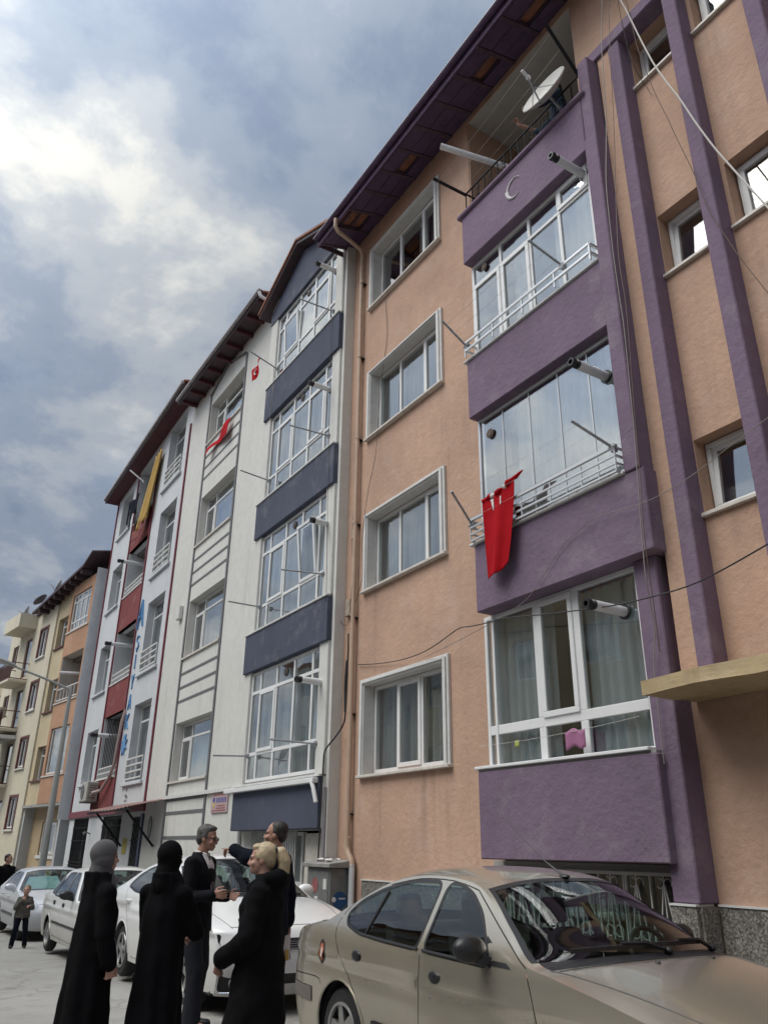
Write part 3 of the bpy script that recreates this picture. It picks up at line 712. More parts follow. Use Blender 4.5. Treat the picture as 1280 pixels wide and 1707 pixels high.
    MB().tube([(5.86, 15.75, 14.76), (5.9, 15.72, 14.62), (6.12, 15.66, 14.5), (6.36, 15.62, 14.45), (6.40, 15.62, 14.3), (6.40, 15.62, .2)], .045, 10).obj('downpipe', PIPEW, B, smooth=True)
    # middle column
    for k, (a, b) in enumerate(wz):
        w = window(B, 17.94, 20.46, a+.02, b-.01, XA+.2, (19.75, 18.42), (b-.38,), ((2, 0),), fw=.055, curt=CURT if k in (0, 3) else CURTW)
        bx('sill', SILL, w, XA-.05, XA+.2, 17.86, 20.6, a-.035, a+.012)
        for j in range(3):
            z = a-.42-j*.36
            if k > 0 or j < 1: bx('groove_strip', GREYF, B, XA-.012, XA-.001, 17.86, 20.52, z-.03, z+.03)
    for z in (2.3, 1.75): bx('groove_strip', GREYF, B, XA-.012, XA-.001, 17.86, 20.52, z-.035, z+.035)
    for y in (17.80, 20.58): bx('strip', GREYF, B, XA-.03, XA-.001, y-.05, y+.05, .2, 14.3, bevel=.008)
    for ya, yb, za, zb in ((17.80, 19.2, 14.3, 14.72), (20.58, 19.2, 14.3, 14.72)): MB().bar((XA-.016, ya, za), (XA-.016, yb, zb), .028, .1, (1, 0, 0)).obj('strip', GREYF, B)
    bx('ledge', PVCW, B, XA-.07, XA-.002, 15.6, 20.7, 2.63, 2.71)
    bx('ground_floor_door', SILL, B, XA-.03, XA+.02, 12.05, 12.75, .12, 1.78)
    w = window(B, 13.1, 15.05, .97, 1.81, XA+.1, (14.1,), (), (), curt=CURT)
    for i in range(22): MB().bar((XA-.03, 13.12+i*.09, .95), (XA-.03, 13.12+i*.09, 1.82), .022).obj('bar', PVCW, w)
    # pale red plaque
    pl = thing('wall_plaque', 'small pinkish printed plaque with blue heading beside slate blue bay', 'sign', (XA, 16.9, 2.4))
    bx('board', plain('plaque_pink', (.46, .33, .33), .5), pl, XA-.03, XA-.004, 16.42, 17.34, 2.22, 2.63, bevel=.004)
    q = MB(); rnd = random.Random(3)
    for i in range(7):
        y = 17.05-i*.085; q.box(XA-.034, XA-.031, y-.06, y-.045, 2.42, 2.52); q.box(XA-.034, XA-.031, y-.03, y-.015, 2.42, 2.52)
        if rnd.random() < .7: q.box(XA-.034, XA-.031, y-.045, y-.03, 2.42+rnd.choice((0, .04, .08)), 2.44+rnd.choice((0.01, .04, .08)))
    q.obj('heading', plain('plaque_blue', (.05, .09, .36), .5), pl)
    q = MB()
    for z, a, b in ((2.58, 16.5, 17.26), (2.36, 16.55, 17.0), (2.31, 16.52, 17.02), (2.265, 16.5, 17.28)): q.box(XA-.034, XA-.031, a, b, z-.010, z+.010)
    q.obj('text_lines', plain('plaque_red', (.30, .08, .09), .5), pl)
    MB().lathe([(0, 0), (0, .05), (.004, .05), (.004, 0)], (XA-.031, 17.18, 2.38), (-1, 0, 0), 14).obj('emblem', plain('plaque_yellow', (.6, .5, .1), .5), pl)
    MB().lathe([(0, 0), (0, .055), (.004, .055), (.004, 0)], (XA-.031, 17.18, 2.48), (-1, 0, 0), 14).obj('emblem', MATS['plaque_blue'], pl)
    tag(bx('wall_box', PVCW, None, XA-.12, XA-.002, 21.0, 21.25, 7.35, 7.75, bevel=.02), 'small white junction box on white wall beside red trim', 'junction box')
    return B
building_b()

# ------------------------------------------------------------------ building C: white block with burgundy loggias
def letter(parent, ch, y, z, h, x):
    """raised letter; strokes in a unit cell, u grows to the right seen from the street (towards -Y)"""
    S_ = {'A': [(0, 0, .5, 1), (1, 0, .5, 1), (.2, .38, .8, .38)], 'S': [(1, .85, .5, 1), (.5, 1, 0, .8), (0, .8, .2, .55), (.2, .55, .85, .45), (.85, .45, 1, .22), (1, .22, .5, 0), (.5, 0, 0, .15), (.5, -.02, .45, -.2)],
          'I': [(.5, 0, .5, 1)], 'Y': [(.5, 0, .5, .5), (.5, .5, 0, 1), (.5, .5, 1, 1)], 'K': [(0, 0, 0, 1), (0, .45, 1, 1), (.25, .6, 1, 0)]}
    w = h*.62; m = MB()
    for a, b, c, d in S_[ch]: m.bar((x-.02, y-(a-.5)*w, z+b*h), (x-.02, y-(c-.5)*w, z+d*h), .03, h*.095, (1, 0, 0))
    return m.obj('letter', BLUEL, parent)
def building_c():
    B = thing('apartment_building', 'white apartment block with burgundy balconies and burgundy trim', 'building', (XA, 27., 0))
    fz = [2.62, 5.58, 8.62, 11.68]
    pz = [(2.62, 3.50), (5.55, 6.60), (8.52, 9.74), (11.55, 12.64)]
    rz_ = [(3.24, 5.50), (6.45, 8.72), (9.62, 11.85), (12.72, 15.0)]
    lz = [(3.5, 5.3), (6.6, 8.4), (9.75, 11.5), (12.8, 14.5)]
    holes = [(23.0, 24.74, a, b, .3) for a, b in rz_]+[(29.1, 30.65, a, b, .3) for a, b in lz]
    holes += [(25.85, 28.4, b, c, .9) for (a, b), c in zip(pz, (5.55, 8.52, 11.55, 14.8))]
    holes += [(28.55, 30.7, .15, 2.4, .2), (24.55, 26.7, .15, 2.38, .2), (22.5, 23.35, .15, 2.3, .2)]
    wall_mesh(22.30, 31.45, -.8, 15.2, XA, holes).obj('wall', COOLWHITE, B)
    building_shell(B, 22.30, 31.45, 15.2, XA, 9., (2.6, 5.5, 8.6, 11.6), COOLWHITE)
    for k, (a, b) in enumerate(pz):
        bx('balcony_parapet', BURG, B, XA-.015, XA+.12, 25.87, 28.38, a, b); bx('parapet_sill', PVCW, B, XA-.04, XA+.15, 25.88, 28.37, b+.001, b+.05)
        top = (5.53, 8.5, 11.53, 14.78)[k]
        w = window(B, 25.86, 28.39, b, top, XA+.75, (27.6, 26.7), (top-.35,), ((1, 0),), curt=None if k == 0 else CURT, name='loggia_window')
        bx('loggia_wall', COOLWHITE, B, XA+.01, XA+.9, 28.36, 28.395, b+.05, top)
        if k < 3: railing(B, 'railing', 26.0, 28.3, b+.05, b+.38, XA+.02, PVCW, 9, (0., .5, 1.), .018)
        if k == 0:
            for i in range(12): MB().bar((XA+.1, 25.95+i*.21, b+.4), (XA+.1, 25.95+i*.21, top), .02).obj('bar', IRON, w)
    for k, (a, b) in enumerate(rz_):
        w = window(B, 23.02, 24.72, a+.02, b-.01, XA+.22, (23.75,), (b-.5,), ((0, 0),), curt=CURT)
        bx('sill', COOLWHITE, w, XA-.08, XA+.2, 22.9, 24.95, a-.09, a+.012, bevel=.01)
        railing(w, 'guard_rail', 23.06, 24.70, a+.10, a+.66, XA-.03, PVCW, 4, (0., .34, .67, 1.), .02)
    for k, (a, b) in enumerate(lz):
        w = window(B, 29.12, 30.63, a+.02, b-.01, XA+.22, (29.75,), (b-.45,), (), curt=CURT)
        bx('sill', COOLWHITE, w, XA-.08, XA+.2, 29.0, 30.8, a-.07, a+.012, bevel=.01)
    for y, z1 in ((31.43, 14.9), (28.45, 14.8), (25.80, 14.8), (22.40, 14.2)): bx('trim', BURGT, B, XA-.045, XA-.001, y-.045, y+.045, 2.5, z1)
    bx('trim', BURGT, B, XA-.06, XA-.002, 22.30, 31.47, 2.42, 2.62)
    # tilted eave
    def tilt(z, y): return z+(31.6-y)*.06
    ex = 5.98; ya, yb = 22.05, 31.75
    m = lambda x0, x1, z0, z1: MB().hexa([(x0, ya, tilt(z0, ya)), (x1, ya, tilt(z0, ya)), (x1, yb, tilt(z0, yb)), (x0, yb, tilt(z0, yb))], [(x0, ya, tilt(z1, ya)), (x1, ya, tilt(z1, ya)), (x1, yb, tilt(z1, yb)), (x0, yb, tilt(z1, yb))])
    m(ex, XA+.06, 14.72, 14.80).obj('soffit', WOODR, B); m(ex-.05, ex-.002, 14.70, 14.90).obj('fascia', FASC, B); m(ex-.13, ex-.052, 14.80, 14.90).obj('gutter', GUT, B)
    rf = MB().hexa([(ex-.06, ya, tilt(14.90, ya)), (XA+4.6, ya, tilt(16.3, ya)), (XA+4.6, yb, tilt(16.3, yb)), (ex-.06, yb, tilt(14.90, yb))], [(ex-.06, ya, tilt(14.96, ya)), (XA+4.6, ya, tilt(16.36, ya)), (XA+4.6, yb, tilt(16.36, yb)), (ex-.06, yb, tilt(14.96, yb))]).obj('roof', TILE, B)
    m2 = MB(); m2.prism([(XA, 14.8), (XA+9, 14.8), (XA+4.6, 16.8)], 22.3, 22.45, lambda u, v, d: (u, d, v)); m2.prism([(XA, 14.8), (XA+9, 14.8), (XA+4.6, 16.3)], 31.3, 31.45, lambda u, v, d: (u, d, v)); m2.obj('gable_wall', WOODR, B)
    # grilled ground-floor openings
    for y0, y1, z1 in ((28.55, 30.7, 2.4), (24.55, 26.7, 2.38), (22.5, 23.35, 2.3)):
        w = window(B, y0+.02, y1-.02, .17, z1-.02, XA+.12, ((y0+y1)/2,), (), (), mat=PVC, curt=CURT, name='barred_opening')
        for i in range(int((y1-y0)/.13)): MB().bar((XA+.0, y0+.08+i*.13, .17), (XA+.0, y0+.08+i*.13, z1-.02), .022).obj('bar', IRON, w)
        q = MB()
        for z in (.3, .95, 1.05, 1.7, 2.1): q.bar((XA-.002, y0, z), (XA-.002, y1, z), .03)
        q.obj('cross_bars', IRON, w)
    bx('blue_post', plain('blue_post', (.02, .028, .085), .5), B, XA-.05, XA+.1, 22.02+.3, 22.5, .1, 2.35)
    # vertical lettering
    sg = thing('building_lettering', 'blue raised letters running down the white wall', 'sign', (XA, 25.4, 5.5))
    h = .46
    for ch, z, hh in (('A', 8.05, .95), ('S', 7.35, h), ('I', 6.72, h), ('Y', 6.08, h), ('A', 5.46, h), ('K', 4.86, h)): letter(sg, ch, 25.35, z, hh, XA)
    q = MB(); n = 16; q.prism([((.34 if i % 2 else .17)*cos(2*PI*i/n)+25.35, (.34 if i % 2 else .17)*sin(2*PI*i/n)+4.4) for i in range(n)], XA-.04, XA-.004, lambda u, v, d: (d, u, v)); q.obj('emblem', BLUEL, sg)
    # stencilled mark
    st = thing('wall_stencil', 'small dark stencilled mark low on white wall above awning', 'mark', (XA, 24.4, 2.8))
    q = MB()
    for y, z, a, b in ((24.4, 3.05, .10, .07), (24.45, 2.9, .2, .05), (24.35, 2.85, .2, .05), (24.5, 2.75, .08, .06), (24.33, 2.75, .08, .06)): q.box(XA-.006, XA-.002, y-a/2, y+a/2, z-b/2, z+b/2)
    q.obj('marks', GREYF, st)
    # awning
    aw = thing('awning', 'sloping dusty red sheet awning on black struts over entrance', 'awning', (XA, 22., 2.6))
    n = 26; vs = []; fs = []
    for i in range(n+1):
        y = 20.6+4.6*i/n; o = .012*(1 if i % 2 else -1)
        vs += [(XA-.01, y, 2.64+o), (XA-.85, y, 2.46+o-.05*sin(PI*i/n)), (XA-.01, y, 2.655+o), (XA-.85, y, 2.475+o-.05*sin(PI*i/n))]
    for i in range(n):
        k = i*4; fs += [(k, k+1, k+5, k+4), (k+2, k+6, k+7, k+3), (k+1, k+3, k+7, k+5), (k, k+4, k+6, k+2)]
    MB().add(vs, fs).obj('sheet', plain('dusty_red_sheet', (.21, .12, .105), .6, var=.35, scale=3), aw, smooth=True)
    for y in (21.3, 24.3): MB().bar((XA-.8, y, 2.42), (XA-.02, y-.1, 1.55), .05).obj('strut', IRON, aw)
    MB().bar((XA-.82, 20.6, 2.40), (XA-.82, 25.2, 2.40), .04).obj('edge_rail', IRON, aw)
    # small oval plaque and lamp under the awning
    o = MB().lathe([(0, 0), (0, .16), (.02, .16), (.02, 0)], (XA-.004, 21.7, 2.0), (-1, 0, 0), 18); o.v = [(x, y, 2.0+(z-2.0)*1.7) for x, y, z in o.v]
    tag(o.obj('oval_plate', plain('plate_grey', (.12, .12, .12), .5, var=.5, scale=14)), 'dark oval house plate on wall under the awning', 'plate')
    tag(MB().tube([(XA, 28.1, 1.9), (XA-.12, 28.1, 1.95), (XA-.22, 28.1, 1.9)], [.02, .02, .05], 8).obj('wall_lamp', GREYF, None, smooth=True), 'small dark wall lamp between the barred openings', 'lamp')
    p = bx('paper_notice', plain('yellow_paper', (.42, .36, .08), .7), None, XA-.012, XA-.002, 23.7, 24.1, 1.35, 1.75); tag(p, 'yellow paper notice on wall beside barred opening', 'notice')
    # air conditioner
    ac = thing('air_conditioner', 'beige air conditioner box with white hose on burgundy panel', 'air conditioner', (XA-.2, 27.9, 2.9))
    bx('case', plain('aircon_beige', (.40, .385, .345), .5, var=.08), ac, XA-.42, XA-.06, 27.6, 28.45, 2.85, 3.45, bevel=.02)
    MB().lathe([(0, 0), (0, .22), (.015, .22), (.015, .2), (.005, .19), (.005, .05), (.012, .05), (.012, 0)], (XA-.42, 28.15, 3.15), (-1, 0, 0), 24).obj('fan_grille', GREYF, ac)
    for i in range(6): bx('vent_slat', GREYF, ac, XA-.36, XA-.12, 27.594, 27.599, 2.95+i*.075, 2.975+i*.075)
    for y in (27.75, 28.3): MB().bar((XA-.45, y, 2.83), (XA-.01, y, 2.83), .035).obj('bracket', STEEL, ac)
    MB().tube([(XA-.25, 27.6, 3.0), (XA-.28, 27.35, 3.1), (XA-.15, 26.9, 3.15), (XA-.1, 26.3, 3.5), (XA-.08, 25.95, 3.9), (XA-.08, 25.75, 5.1), (XA-.02, 25.7, 5.5)], .05, 9).obj('hose', plain('pinkish_hose', (.44, .33, .31), .6), ac, smooth=True)
    return B
building_c()

# ------------------------------------------------------------------ buildings D and E: the street bends
TH = R(7.6); CX, CY = 6.11, 32.0
def building_d():
    B = thing('apartment_building', 'terracotta and yellow apartment block with open loggia beyond the white blocks', 'building', (CX, CY, 0), TH)
    k = dict(local=True)
    ho = [(.25, 2.35, 4.05, 5.80, .12), (.12, 2.5, 6.82, 8.70, 1.2), (.3, 2.4, 9.75, 11.3, .15), (2.95, 4.05, 3.92, 5.25, .25), (2.95, 4.1, 6.62, 7.95, .25), (2.98, 4.2, 9.32, 10.65, .25)]
    wall_mesh(0, 2.62, 3.0, 11.75, 0., ho[:3]).obj('wall', TERRA, B, **k)
    wall_mesh(2.62, 4.45, 3.0, 11.75, .12, ho[3:]).obj('wall', YELLOWP, B, **k)
    bx('return', TERRA, B, .0, .12, 2.615, 2.62, 3.0, 11.7, **k)
    building_shell(B, 0, 4.45, 11.75, 0.12, 8., (5.9, 8.7), GREYP, local=True)
    bx('side_panel', plain('side_grey', (.74, .76, .79), .85, var=.1, scale=1.5), B, 0.005, .45, -.02, -.004, 2.4, 12.0, **k)
    bx('ground_floor_soffit', CONC, B, .01, .6, .02, 4.43, 2.9, 2.998, **k)
    wall_mesh(0.0, 4.45, -.8, 2.95, .5, [(.8, 3.1, 1.2, 2.4, .12)]).obj('ground_floor_wall', plain('tan_wall', (.42, .32, .2), .85, var=.12, scale=2), B, **k)
    window(B, .82, 3.08, 1.22, 2.38, .56, (1.6, 2.35), (), ((1, 0),), **k)
    bx('window_surround', PVCW, B, .46, .5, .68, 3.22, 1.08, 1.2, **k)
    window(B, .27, 2.33, 4.07, 5.78, .06, (1.25,), (), (), curt=CURTB, mull=.1, **k)
    window(B, .32, 2.38, 9.77, 11.28, .06, (.85, 1.4, 1.9), (10.1, 10.98), (), curt=CURTW, **k)
    for a, z0, z1 in ((2.95, 3.92, 5.25), (2.95, 6.62, 7.95), (2.98, 9.32, 10.65)):
        w = window(B, a+.02, a+1.08, z0+.02, z1-.02, .3, (a+.55,), (z1-.35,), (), curt=CURT, **k); bx('sill', BROWN, w, .05, .3, a-.1, a+1.3, z0-.05, z0+.01, **k)
    for z in (4.02, 6.80, 9.7): bx('parapet_sill', PVCW, B, -.04, .1, .05, 2.6, z-.05, z-.01, **k)
    m = MB(); m.box(1.2, 1.22, .1, 2.52, 6.8, 8.75); m.box(.01, 1.2, .1, 2.5, 8.69, 8.72); m.box(.01, 1.2, 2.47, 2.5, 6.8, 8.7); m.obj('loggia_room', BALCW, B, **k)
    railing(B, 'railing', .15, 2.5, 6.85, 7.35, .03, PVCW, 7, (.1, 1.), .02, **k)
    MB().cyl((.9, 1.5, 8.0), (-.2, 1.9, 7.95), .06, .06, 10).obj('flue', PIPEW, B, smooth=True, **k)
    # roof falling towards the far end
    def z(t): return 12.25-.12*t
    q = MB().hexa([(-.45, .5, z(.5)-.15), (4, .5, z(.5)+1.0), (4, 6.6, z(6.6)+1.0), (-.45, 6.6, z(6.6)-.15)], [(-.45, .5, z(.5)-.05), (4, .5, z(.5)+1.1), (4, 6.6, z(6.6)+1.1), (-.45, 6.6, z(6.6)-.05)]).obj('roof', FASC, B, **k)
    MB().hexa([(-.45, -.35, z(.5)+.25), (4, -.35, z(.5)+1.3), (4, .5, z(.5)+1.0), (-.45, .5, z(.5)-.15)], [(-.45, -.35, z(.5)+.33), (4, -.35, z(.5)+1.4), (4, .5, z(.5)+1.1), (-.45, .5, z(.5)-.05)]).obj('roof_slope', FASC, q, **k)
    for i in range(9): bx('rafter', FASC, q, -.4, .05, .7+i*.62, .78+i*.62, z(.7+i*.62)-.34, z(.7+i*.62)-.14, **k)
    return B
BD = building_d()
def building_e():
    B = thing('apartment_building', 'cream apartment block with brown window frames and small balconies', 'building', (CX, CY, 0), TH)
    k = dict(local=True)
    wz = [(2.14, 3.42), (4.55, 5.8), (6.95, 8.2), (9.28, 10.6)]
    holes = [(5.32, 6.40, a, b, .12) for a, b in wz]+[(9.6, 10.45, a+.1, b-.1, .12) for a, b in wz]+[(7.5, 8.4, a-.6, b-.1, .12) for a, b in wz]
    wall_mesh(4.46, 11.15, -.8, 11.45, .05, holes).obj('wall', CREAM, B, **k)
    building_shell(B, 4.46, 11.15, 11.45, .05, 8., (4.0, 6.4, 8.8), CREAM, local=True)
    bx('roof_cap', FASC, B, -.05, 8.1, 4.4, 11.2, 11.452, 11.53, **k)
    for a, b in wz:
        w = window(B, 5.36, 6.36, a+.04, b-.04, .1, (5.86,), (), (), curt=CURTW, **k)
        q = MB(); q.box(.02, .12, 5.26, 5.36, a-.06, b+.06); q.box(.02, .12, 6.36, 6.46, a-.06, b+.06); q.box(.02, .12, 5.36, 6.36, b-.04, b+.06); q.obj('surround', BROWN, w, **k)
        bx('sill', PVCW, w, -.03, .12, 5.22, 6.5, a-.08, a-.03, **k)
        w = window(B, 9.64, 10.41, a+.14, b-.14, .1, (10.0,), (), (), mat=BROWN, curt=CURTW, **k)
        window(B, 7.54, 8.36, a-.58, b-.14, .1, (), (), (), mat=BROWN, curt=CURT, name='balcony_door', **k)
    for i, z0 in enumerate((1.6, 3.95, 6.3, 8.45)):
        y0, y1 = 7.25, 9.4
        bx('balcony_slab', CREAM, B, -.75, .048, y0, y1, z0-.13, z0, bevel=.02, **k)
        r = railing(B, 'railing', y0+.05, y1-.05, z0, z0+.75, -.7, BROWN, 12, (.05, 1.), .018, side=.05, **k)
        if i != 1: bx('privacy_screen', plain('mesh_screen_%d' % i, ((.16, .13, .11), (.1, .1, .1), (.10, .08, .07), (.16, .12, .10))[i], .8, var=.3), r, -.68, -.665, y0+.06, y1-.06, z0+.05, z0+.68, **k)
        else:
            w = window(B, y0, y1, z0+.1, z0+1.9, -.72, (y0+.5, y0+1., y0+1.5), (), (), mat=DARKF, curt=CURT, name='balcony_glazing', **k); bx('glazing_head', PVCW, w, -.8, .04, y0-.05, y1+.05, z0+1.9, z0+2.05, **k)
    MB().hexa([(-.75, 7.25, 10.85), (.048, 7.25, 10.85), (.048, 9.6, 10.85), (-.75, 9.6, 10.85)], [(-.75, 7.25, 11.5), (.048, 7.25, 11.5), (.048, 9.6, 11.5), (-.75, 9.6, 11.5)]).obj('balcony_hood', CREAM, B, **k)
    return B
building_e()
def far_block(y0, z1, mat, label, off=0.):
    B = thing('apartment_building', label, 'building', (CX+off*cos(TH)-sin(TH)*y0, CY+off*sin(TH)+cos(TH)*y0, 0), TH)
    k = dict(local=True); ho = [(1.+i*2.6, 2.3+i*2.6, 1.3+j*2.9, 2.7+j*2.9, .15) for i in range(3) for j in range(int(z1/2.95))]
    wall_mesh(0, 8.5, -.8, z1, 0, ho).obj('wall', mat, B, **k)
    for h in ho: window(B, h[0]+.02, h[1]-.02, h[2]+.02, h[3]-.02, .08, ((h[0]+h[1])/2,), (), (), curt=CURT, **k)
    building_shell(B, 0, 8.5, z1, 0, 8., (3, 6, 9), mat, local=True); bx('roof_cap', FASC, B, -.3, 8.3, -.1, 8.6, z1+.002, z1+.2, **k)
far_block(11.6, 9.5, YELLOWP, 'low yellowish block at the far left end of the street', .4)
def opposite(y0, y1, z1, mat, roof, label, nfl, seed, x=-6.4):
    """blocks across the street, seen in the window reflections"""
    B = thing('apartment_building', label, 'building', (x, (y0+y1)/2, 0))
    rnd = random.Random(seed); st = z1/nfl; n = int((y1-y0)/2.7); pitch = (y1-y0)/n
    ho = [(y0+pitch*(i+.22), y0+pitch*(i+.78), st*j+.95, st*j+2.35) for i in range(n) for j in range(nfl)]
    m = wall_mesh(y0, y1, -.8, z1, -x, [(*h, .15) for h in ho]); m.v = [(-p[0], p[1], p[2]) for p in m.v]; m.obj('wall', mat, B)
    for h in ho:
        q = MB(); X = x-.1; a, b, c, d = h[0]+.02, h[1]-.02, h[2]+.02, h[3]-.02
        q.box(X-.05, X, a, b, c, c+.06); q.box(X-.05, X, a, b, d-.06, d); q.box(X-.05, X, a, a+.06, c+.06, d-.06); q.box(X-.05, X, b-.06, b, c+.06, d-.06); q.box(X-.05, X, (a+b)/2-.03, (a+b)/2+.03, c+.06, d-.06)
        w = q.obj('window', PVC, B); bx('pane', GLASS, w, X-.03, X-.022, a+.05, b-.05, c+.05, d-.05)
        bx('curtain', CURTW, w, X-.2, X-.18, a+rnd.uniform(0, .3), b, c, d)
    for j in range(1, nfl):
        if n > 2:
            ya = y0+pitch*(n//2)+.1; bx('balcony', BALCW, B, x+.002, x+.9, ya, ya+pitch*1.1, st*j-.1, st*j+.9)
    bx('back_part', mat, B, x-9, x-.3, y0, y1, -.8, z1)
    MB().hexa([(x+.6, y0-.1, z1), (x+.6, y1+.1, z1), (x-9, y1+.1, z1), (x-9, y0-.1, z1)], [(x-3.5, y0-.1, z1+1.9), (x-3.5, y1+.1, z1+1.9), (x-5, y1+.1, z1+1.9), (x-5, y0-.1, z1+1.9)]).obj('roof', roof, B)
opposite(-7, 3.5, 11.5, CREAM, TILE, 'cream block across the street behind the camera', 4, 1)
opposite(3.9, 15.5, 6.2, GREYP, TILE, 'grey two storey house across the street', 2, 2)
opposite(16, 28.5, 12.2, YELLOWP, TILE, 'yellow four storey block across the street', 4, 3)
opposite(29, 44, 11.8, COOLWHITE, TILE, 'cool white block across the street', 4, 4, -8.2)
opposite(-22, -7.4, 11.8, WHITEP, TILE, 'white block across the street far behind the camera', 4, 5)
# ------------------------------------------------------------------ cars
def catmull(pts, n):
    out = []; m = len(pts)
    for i in range(m-1):
        p0, p1, p2, p3 = pts[max(i-1, 0)], pts[i], pts[i+1], pts[min(i+2, m-1)]
        for k in range(n):
            t = k/n; out.append(tuple(.5*((2*b)+(-a+c)*t+(2*a-5*b+4*c-d)*t*t+(-a+3*b-3*c+d)*t**3) for a, b, c, d in zip(p0, p1, p2, p3)))
    out.append(tuple(pts[-1])); return out
def inpoly(p, poly):
    x, y = p; r = False; n = len(poly)
    for i in range(n):
        x1, y1 = poly[i]; x2, y2 = poly[i-1]
        if (y1 > y) != (y2 > y) and x < (x2-x1)*(y-y1)/(y2-y1)+x1: r = not r
    return r
def roundpoly(poly, r, n=4):
    out = []; m = len(poly)
    for i in range(m):
        p, a, b = Vector(poly[i]), Vector(poly[i-1]), Vector(poly[(i+1) % m])
        d1, d2 = (a-p), (b-p); k = min(r, d1.length*.45, d2.length*.45); q1, q2 = p+d1.normalized()*k, p+d2.normalized()*k
        for j in range(n+1):
            t = j/n; out.append(tuple(q1.lerp(p, t).lerp(p.lerp(q2, t), t)))
    return out
def grow(poly, d):
    m = len(poly); out = []; ar = sum(poly[i-1][0]*poly[i][1]-poly[i][0]*poly[i-1][1] for i in range(m)); s = 1 if ar > 0 else -1
    for i in range(m):
        p, a, b = Vector(poly[i]), Vector(poly[i-1]), Vector(poly[(i+1) % m]); e = (b-a)
        if e.length < 1e-6: out.append(tuple(p)); continue
        e.normalize(); out.append((p.x+e.y*d*s, p.y-e.x*d*s))
    return out
def strip_poly(pts, w):
    P_ = [Vector(p) for p in pts]; l, r = [], []
    for i, p in enumerate(P_):
        d = (P_[min(i+1, len(P_)-1)]-P_[max(i-1, 0)]).normalized(); nrm = Vector((-d.y, d.x))*w/2; l.append(tuple(p+nrm)); r.append(tuple(p-nrm))
    return l+r[::-1]
def car(name, label, cat, loc, rz, sp, paint, group='cars parked nose to tail along the kerb'):
    """sp: L, W, st = stations (yE, zE, yC, zC, power) from front bumper to rear bumper, belt, tumble, axles, wheel radius,
    wins = side glass outlines (y, z), seams, ws / rw = station spans of windscreen and rear glass"""
    C_ = thing(name, label, cat, loc, rz, group); k = dict(local=True)
    L_, W2 = sp['L'], sp['W']/2; zb, tum = sp['belt'], sp['tumble']; zs = sp.get('sill', .22)
    def W(y):
        f = max(0., 1-y/sp.get('ft', .62)); r = max(0., 1-(L_-y)/sp.get('rt', .55))
        return W2*(1-sp.get('fa', .16)*f**2-sp.get('ra', .14)*r**2)
    def xs(y, z):
        w = W(y); lo = max(0., .60-z); w -= .30*lo*lo; hi = max(0., z-.60); w -= .13*hi*hi
        cz = sp.get('crease')          # a crisp shoulder crease running along the flank
        if cz: w += .012*math.exp(-((z-cz(y))/.02)**2)-.008*math.exp(-((z-cz(y)+.06)/.05)**2)
        t = z-zb; w -= tum*(t if t > .06 else (0 if t < -.06 else (t+.06)**2/.24))
        return w
    def sn(y, z, s):
        e = 2e-3; n = Vector((1, -(xs(y+e, z)-xs(y-e, z))/(2*e), -(xs(y, z+e)-xs(y, z-e))/(2*e))).normalized(); return (n.x*s, n.y, n.z)
    st = catmull(sp['st'], 8); E = [(p[0], p[1]) for p in st]
    # ---- flank, triangulated so that every glass, seam and arch edge is a real edge
    R_ = sp['arch']; ax = sp['axles']; zc_ = sp['wr']
    out = list(E); bot = []
    y0, y1 = E[0][0], E[-1][0]
    def arc(cy):
        a0 = math.asin(min(1, max(-1, (zs-zc_)/R_))); return [(cy+R_*cos(t), zc_+R_*sin(t)) for t in [PI-a0+(2*a0-PI)*j/16 for j in range(17)]]
    arcs = [arc(ax[0]), arc(ax[1])]
    line = [(y0, zs)]+arcs[0]+arcs[1]+[(y1, zs)]
    outer = E+line[::-1]
    outer = [p for i, p in enumerate(outer) if (Vector(p)-Vector(outer[i-1])).length > 1e-5]
    regs = []            # (kind, polygon)
    for wn in sp['wins']:
        g = roundpoly(wn, sp.get('wround', .06)); regs.append(('glass', g)); regs.append(('trim', grow(g, .022)))
    for sm in sp['seams']: regs.append(('seam', strip_poly(catmull(sm, 3) if len(sm) > 2 else sm, .007)))
    for nm, pl in sp.get('panels', []): regs.append((nm, pl))
    vs, es = [], []
    def addloop(pl):
        k0 = len(vs); n = len(pl); vs.extend(Vector(p) for p in pl); es.extend((k0+i, k0+(i+1) % n) for i in range(n))
    addloop(outer)
    for _, pl in regs: addloop(pl)
    gy = 0.0
    while gy < L_:
        z = zs+.03
        while z < 1.55:
            if inpoly((gy, z), outer) and all((Vector((gy, z))-v).length > .022 for v in vs[:len(outer)]): vs.append(Vector((gy, z)))
            z += .055
        gy += .07
    rv, re_, rf_, *_ = delaunay_2d_cdt(vs, es, [], 0, 1e-5)
    kinds = {}
    for f in rf_:
        cen = (sum(rv[i].x for i in f)/3, sum(rv[i].y for i in f)/3)
        if not inpoly(cen, outer): continue
        kd = 'body'
        for nm, pl in regs:
            if inpoly(cen, pl): kd = nm; break
        kinds.setdefault(kd, []).append(f)
    mats = {'body': paint, 'glass': CGLASS, 'trim': BLACKP, 'seam': BLACKP, **sp.get('pmats', {})}
    names = {'body': 'body_side', 'glass': 'side_glass', 'trim': 'window_trim', 'seam': 'door_seam', **{n: n for n in sp.get('pmats', {})}}
    off = {'glass': -.004, 'seam': -.006, 'trim': .001, **sp.get('poff', {})}
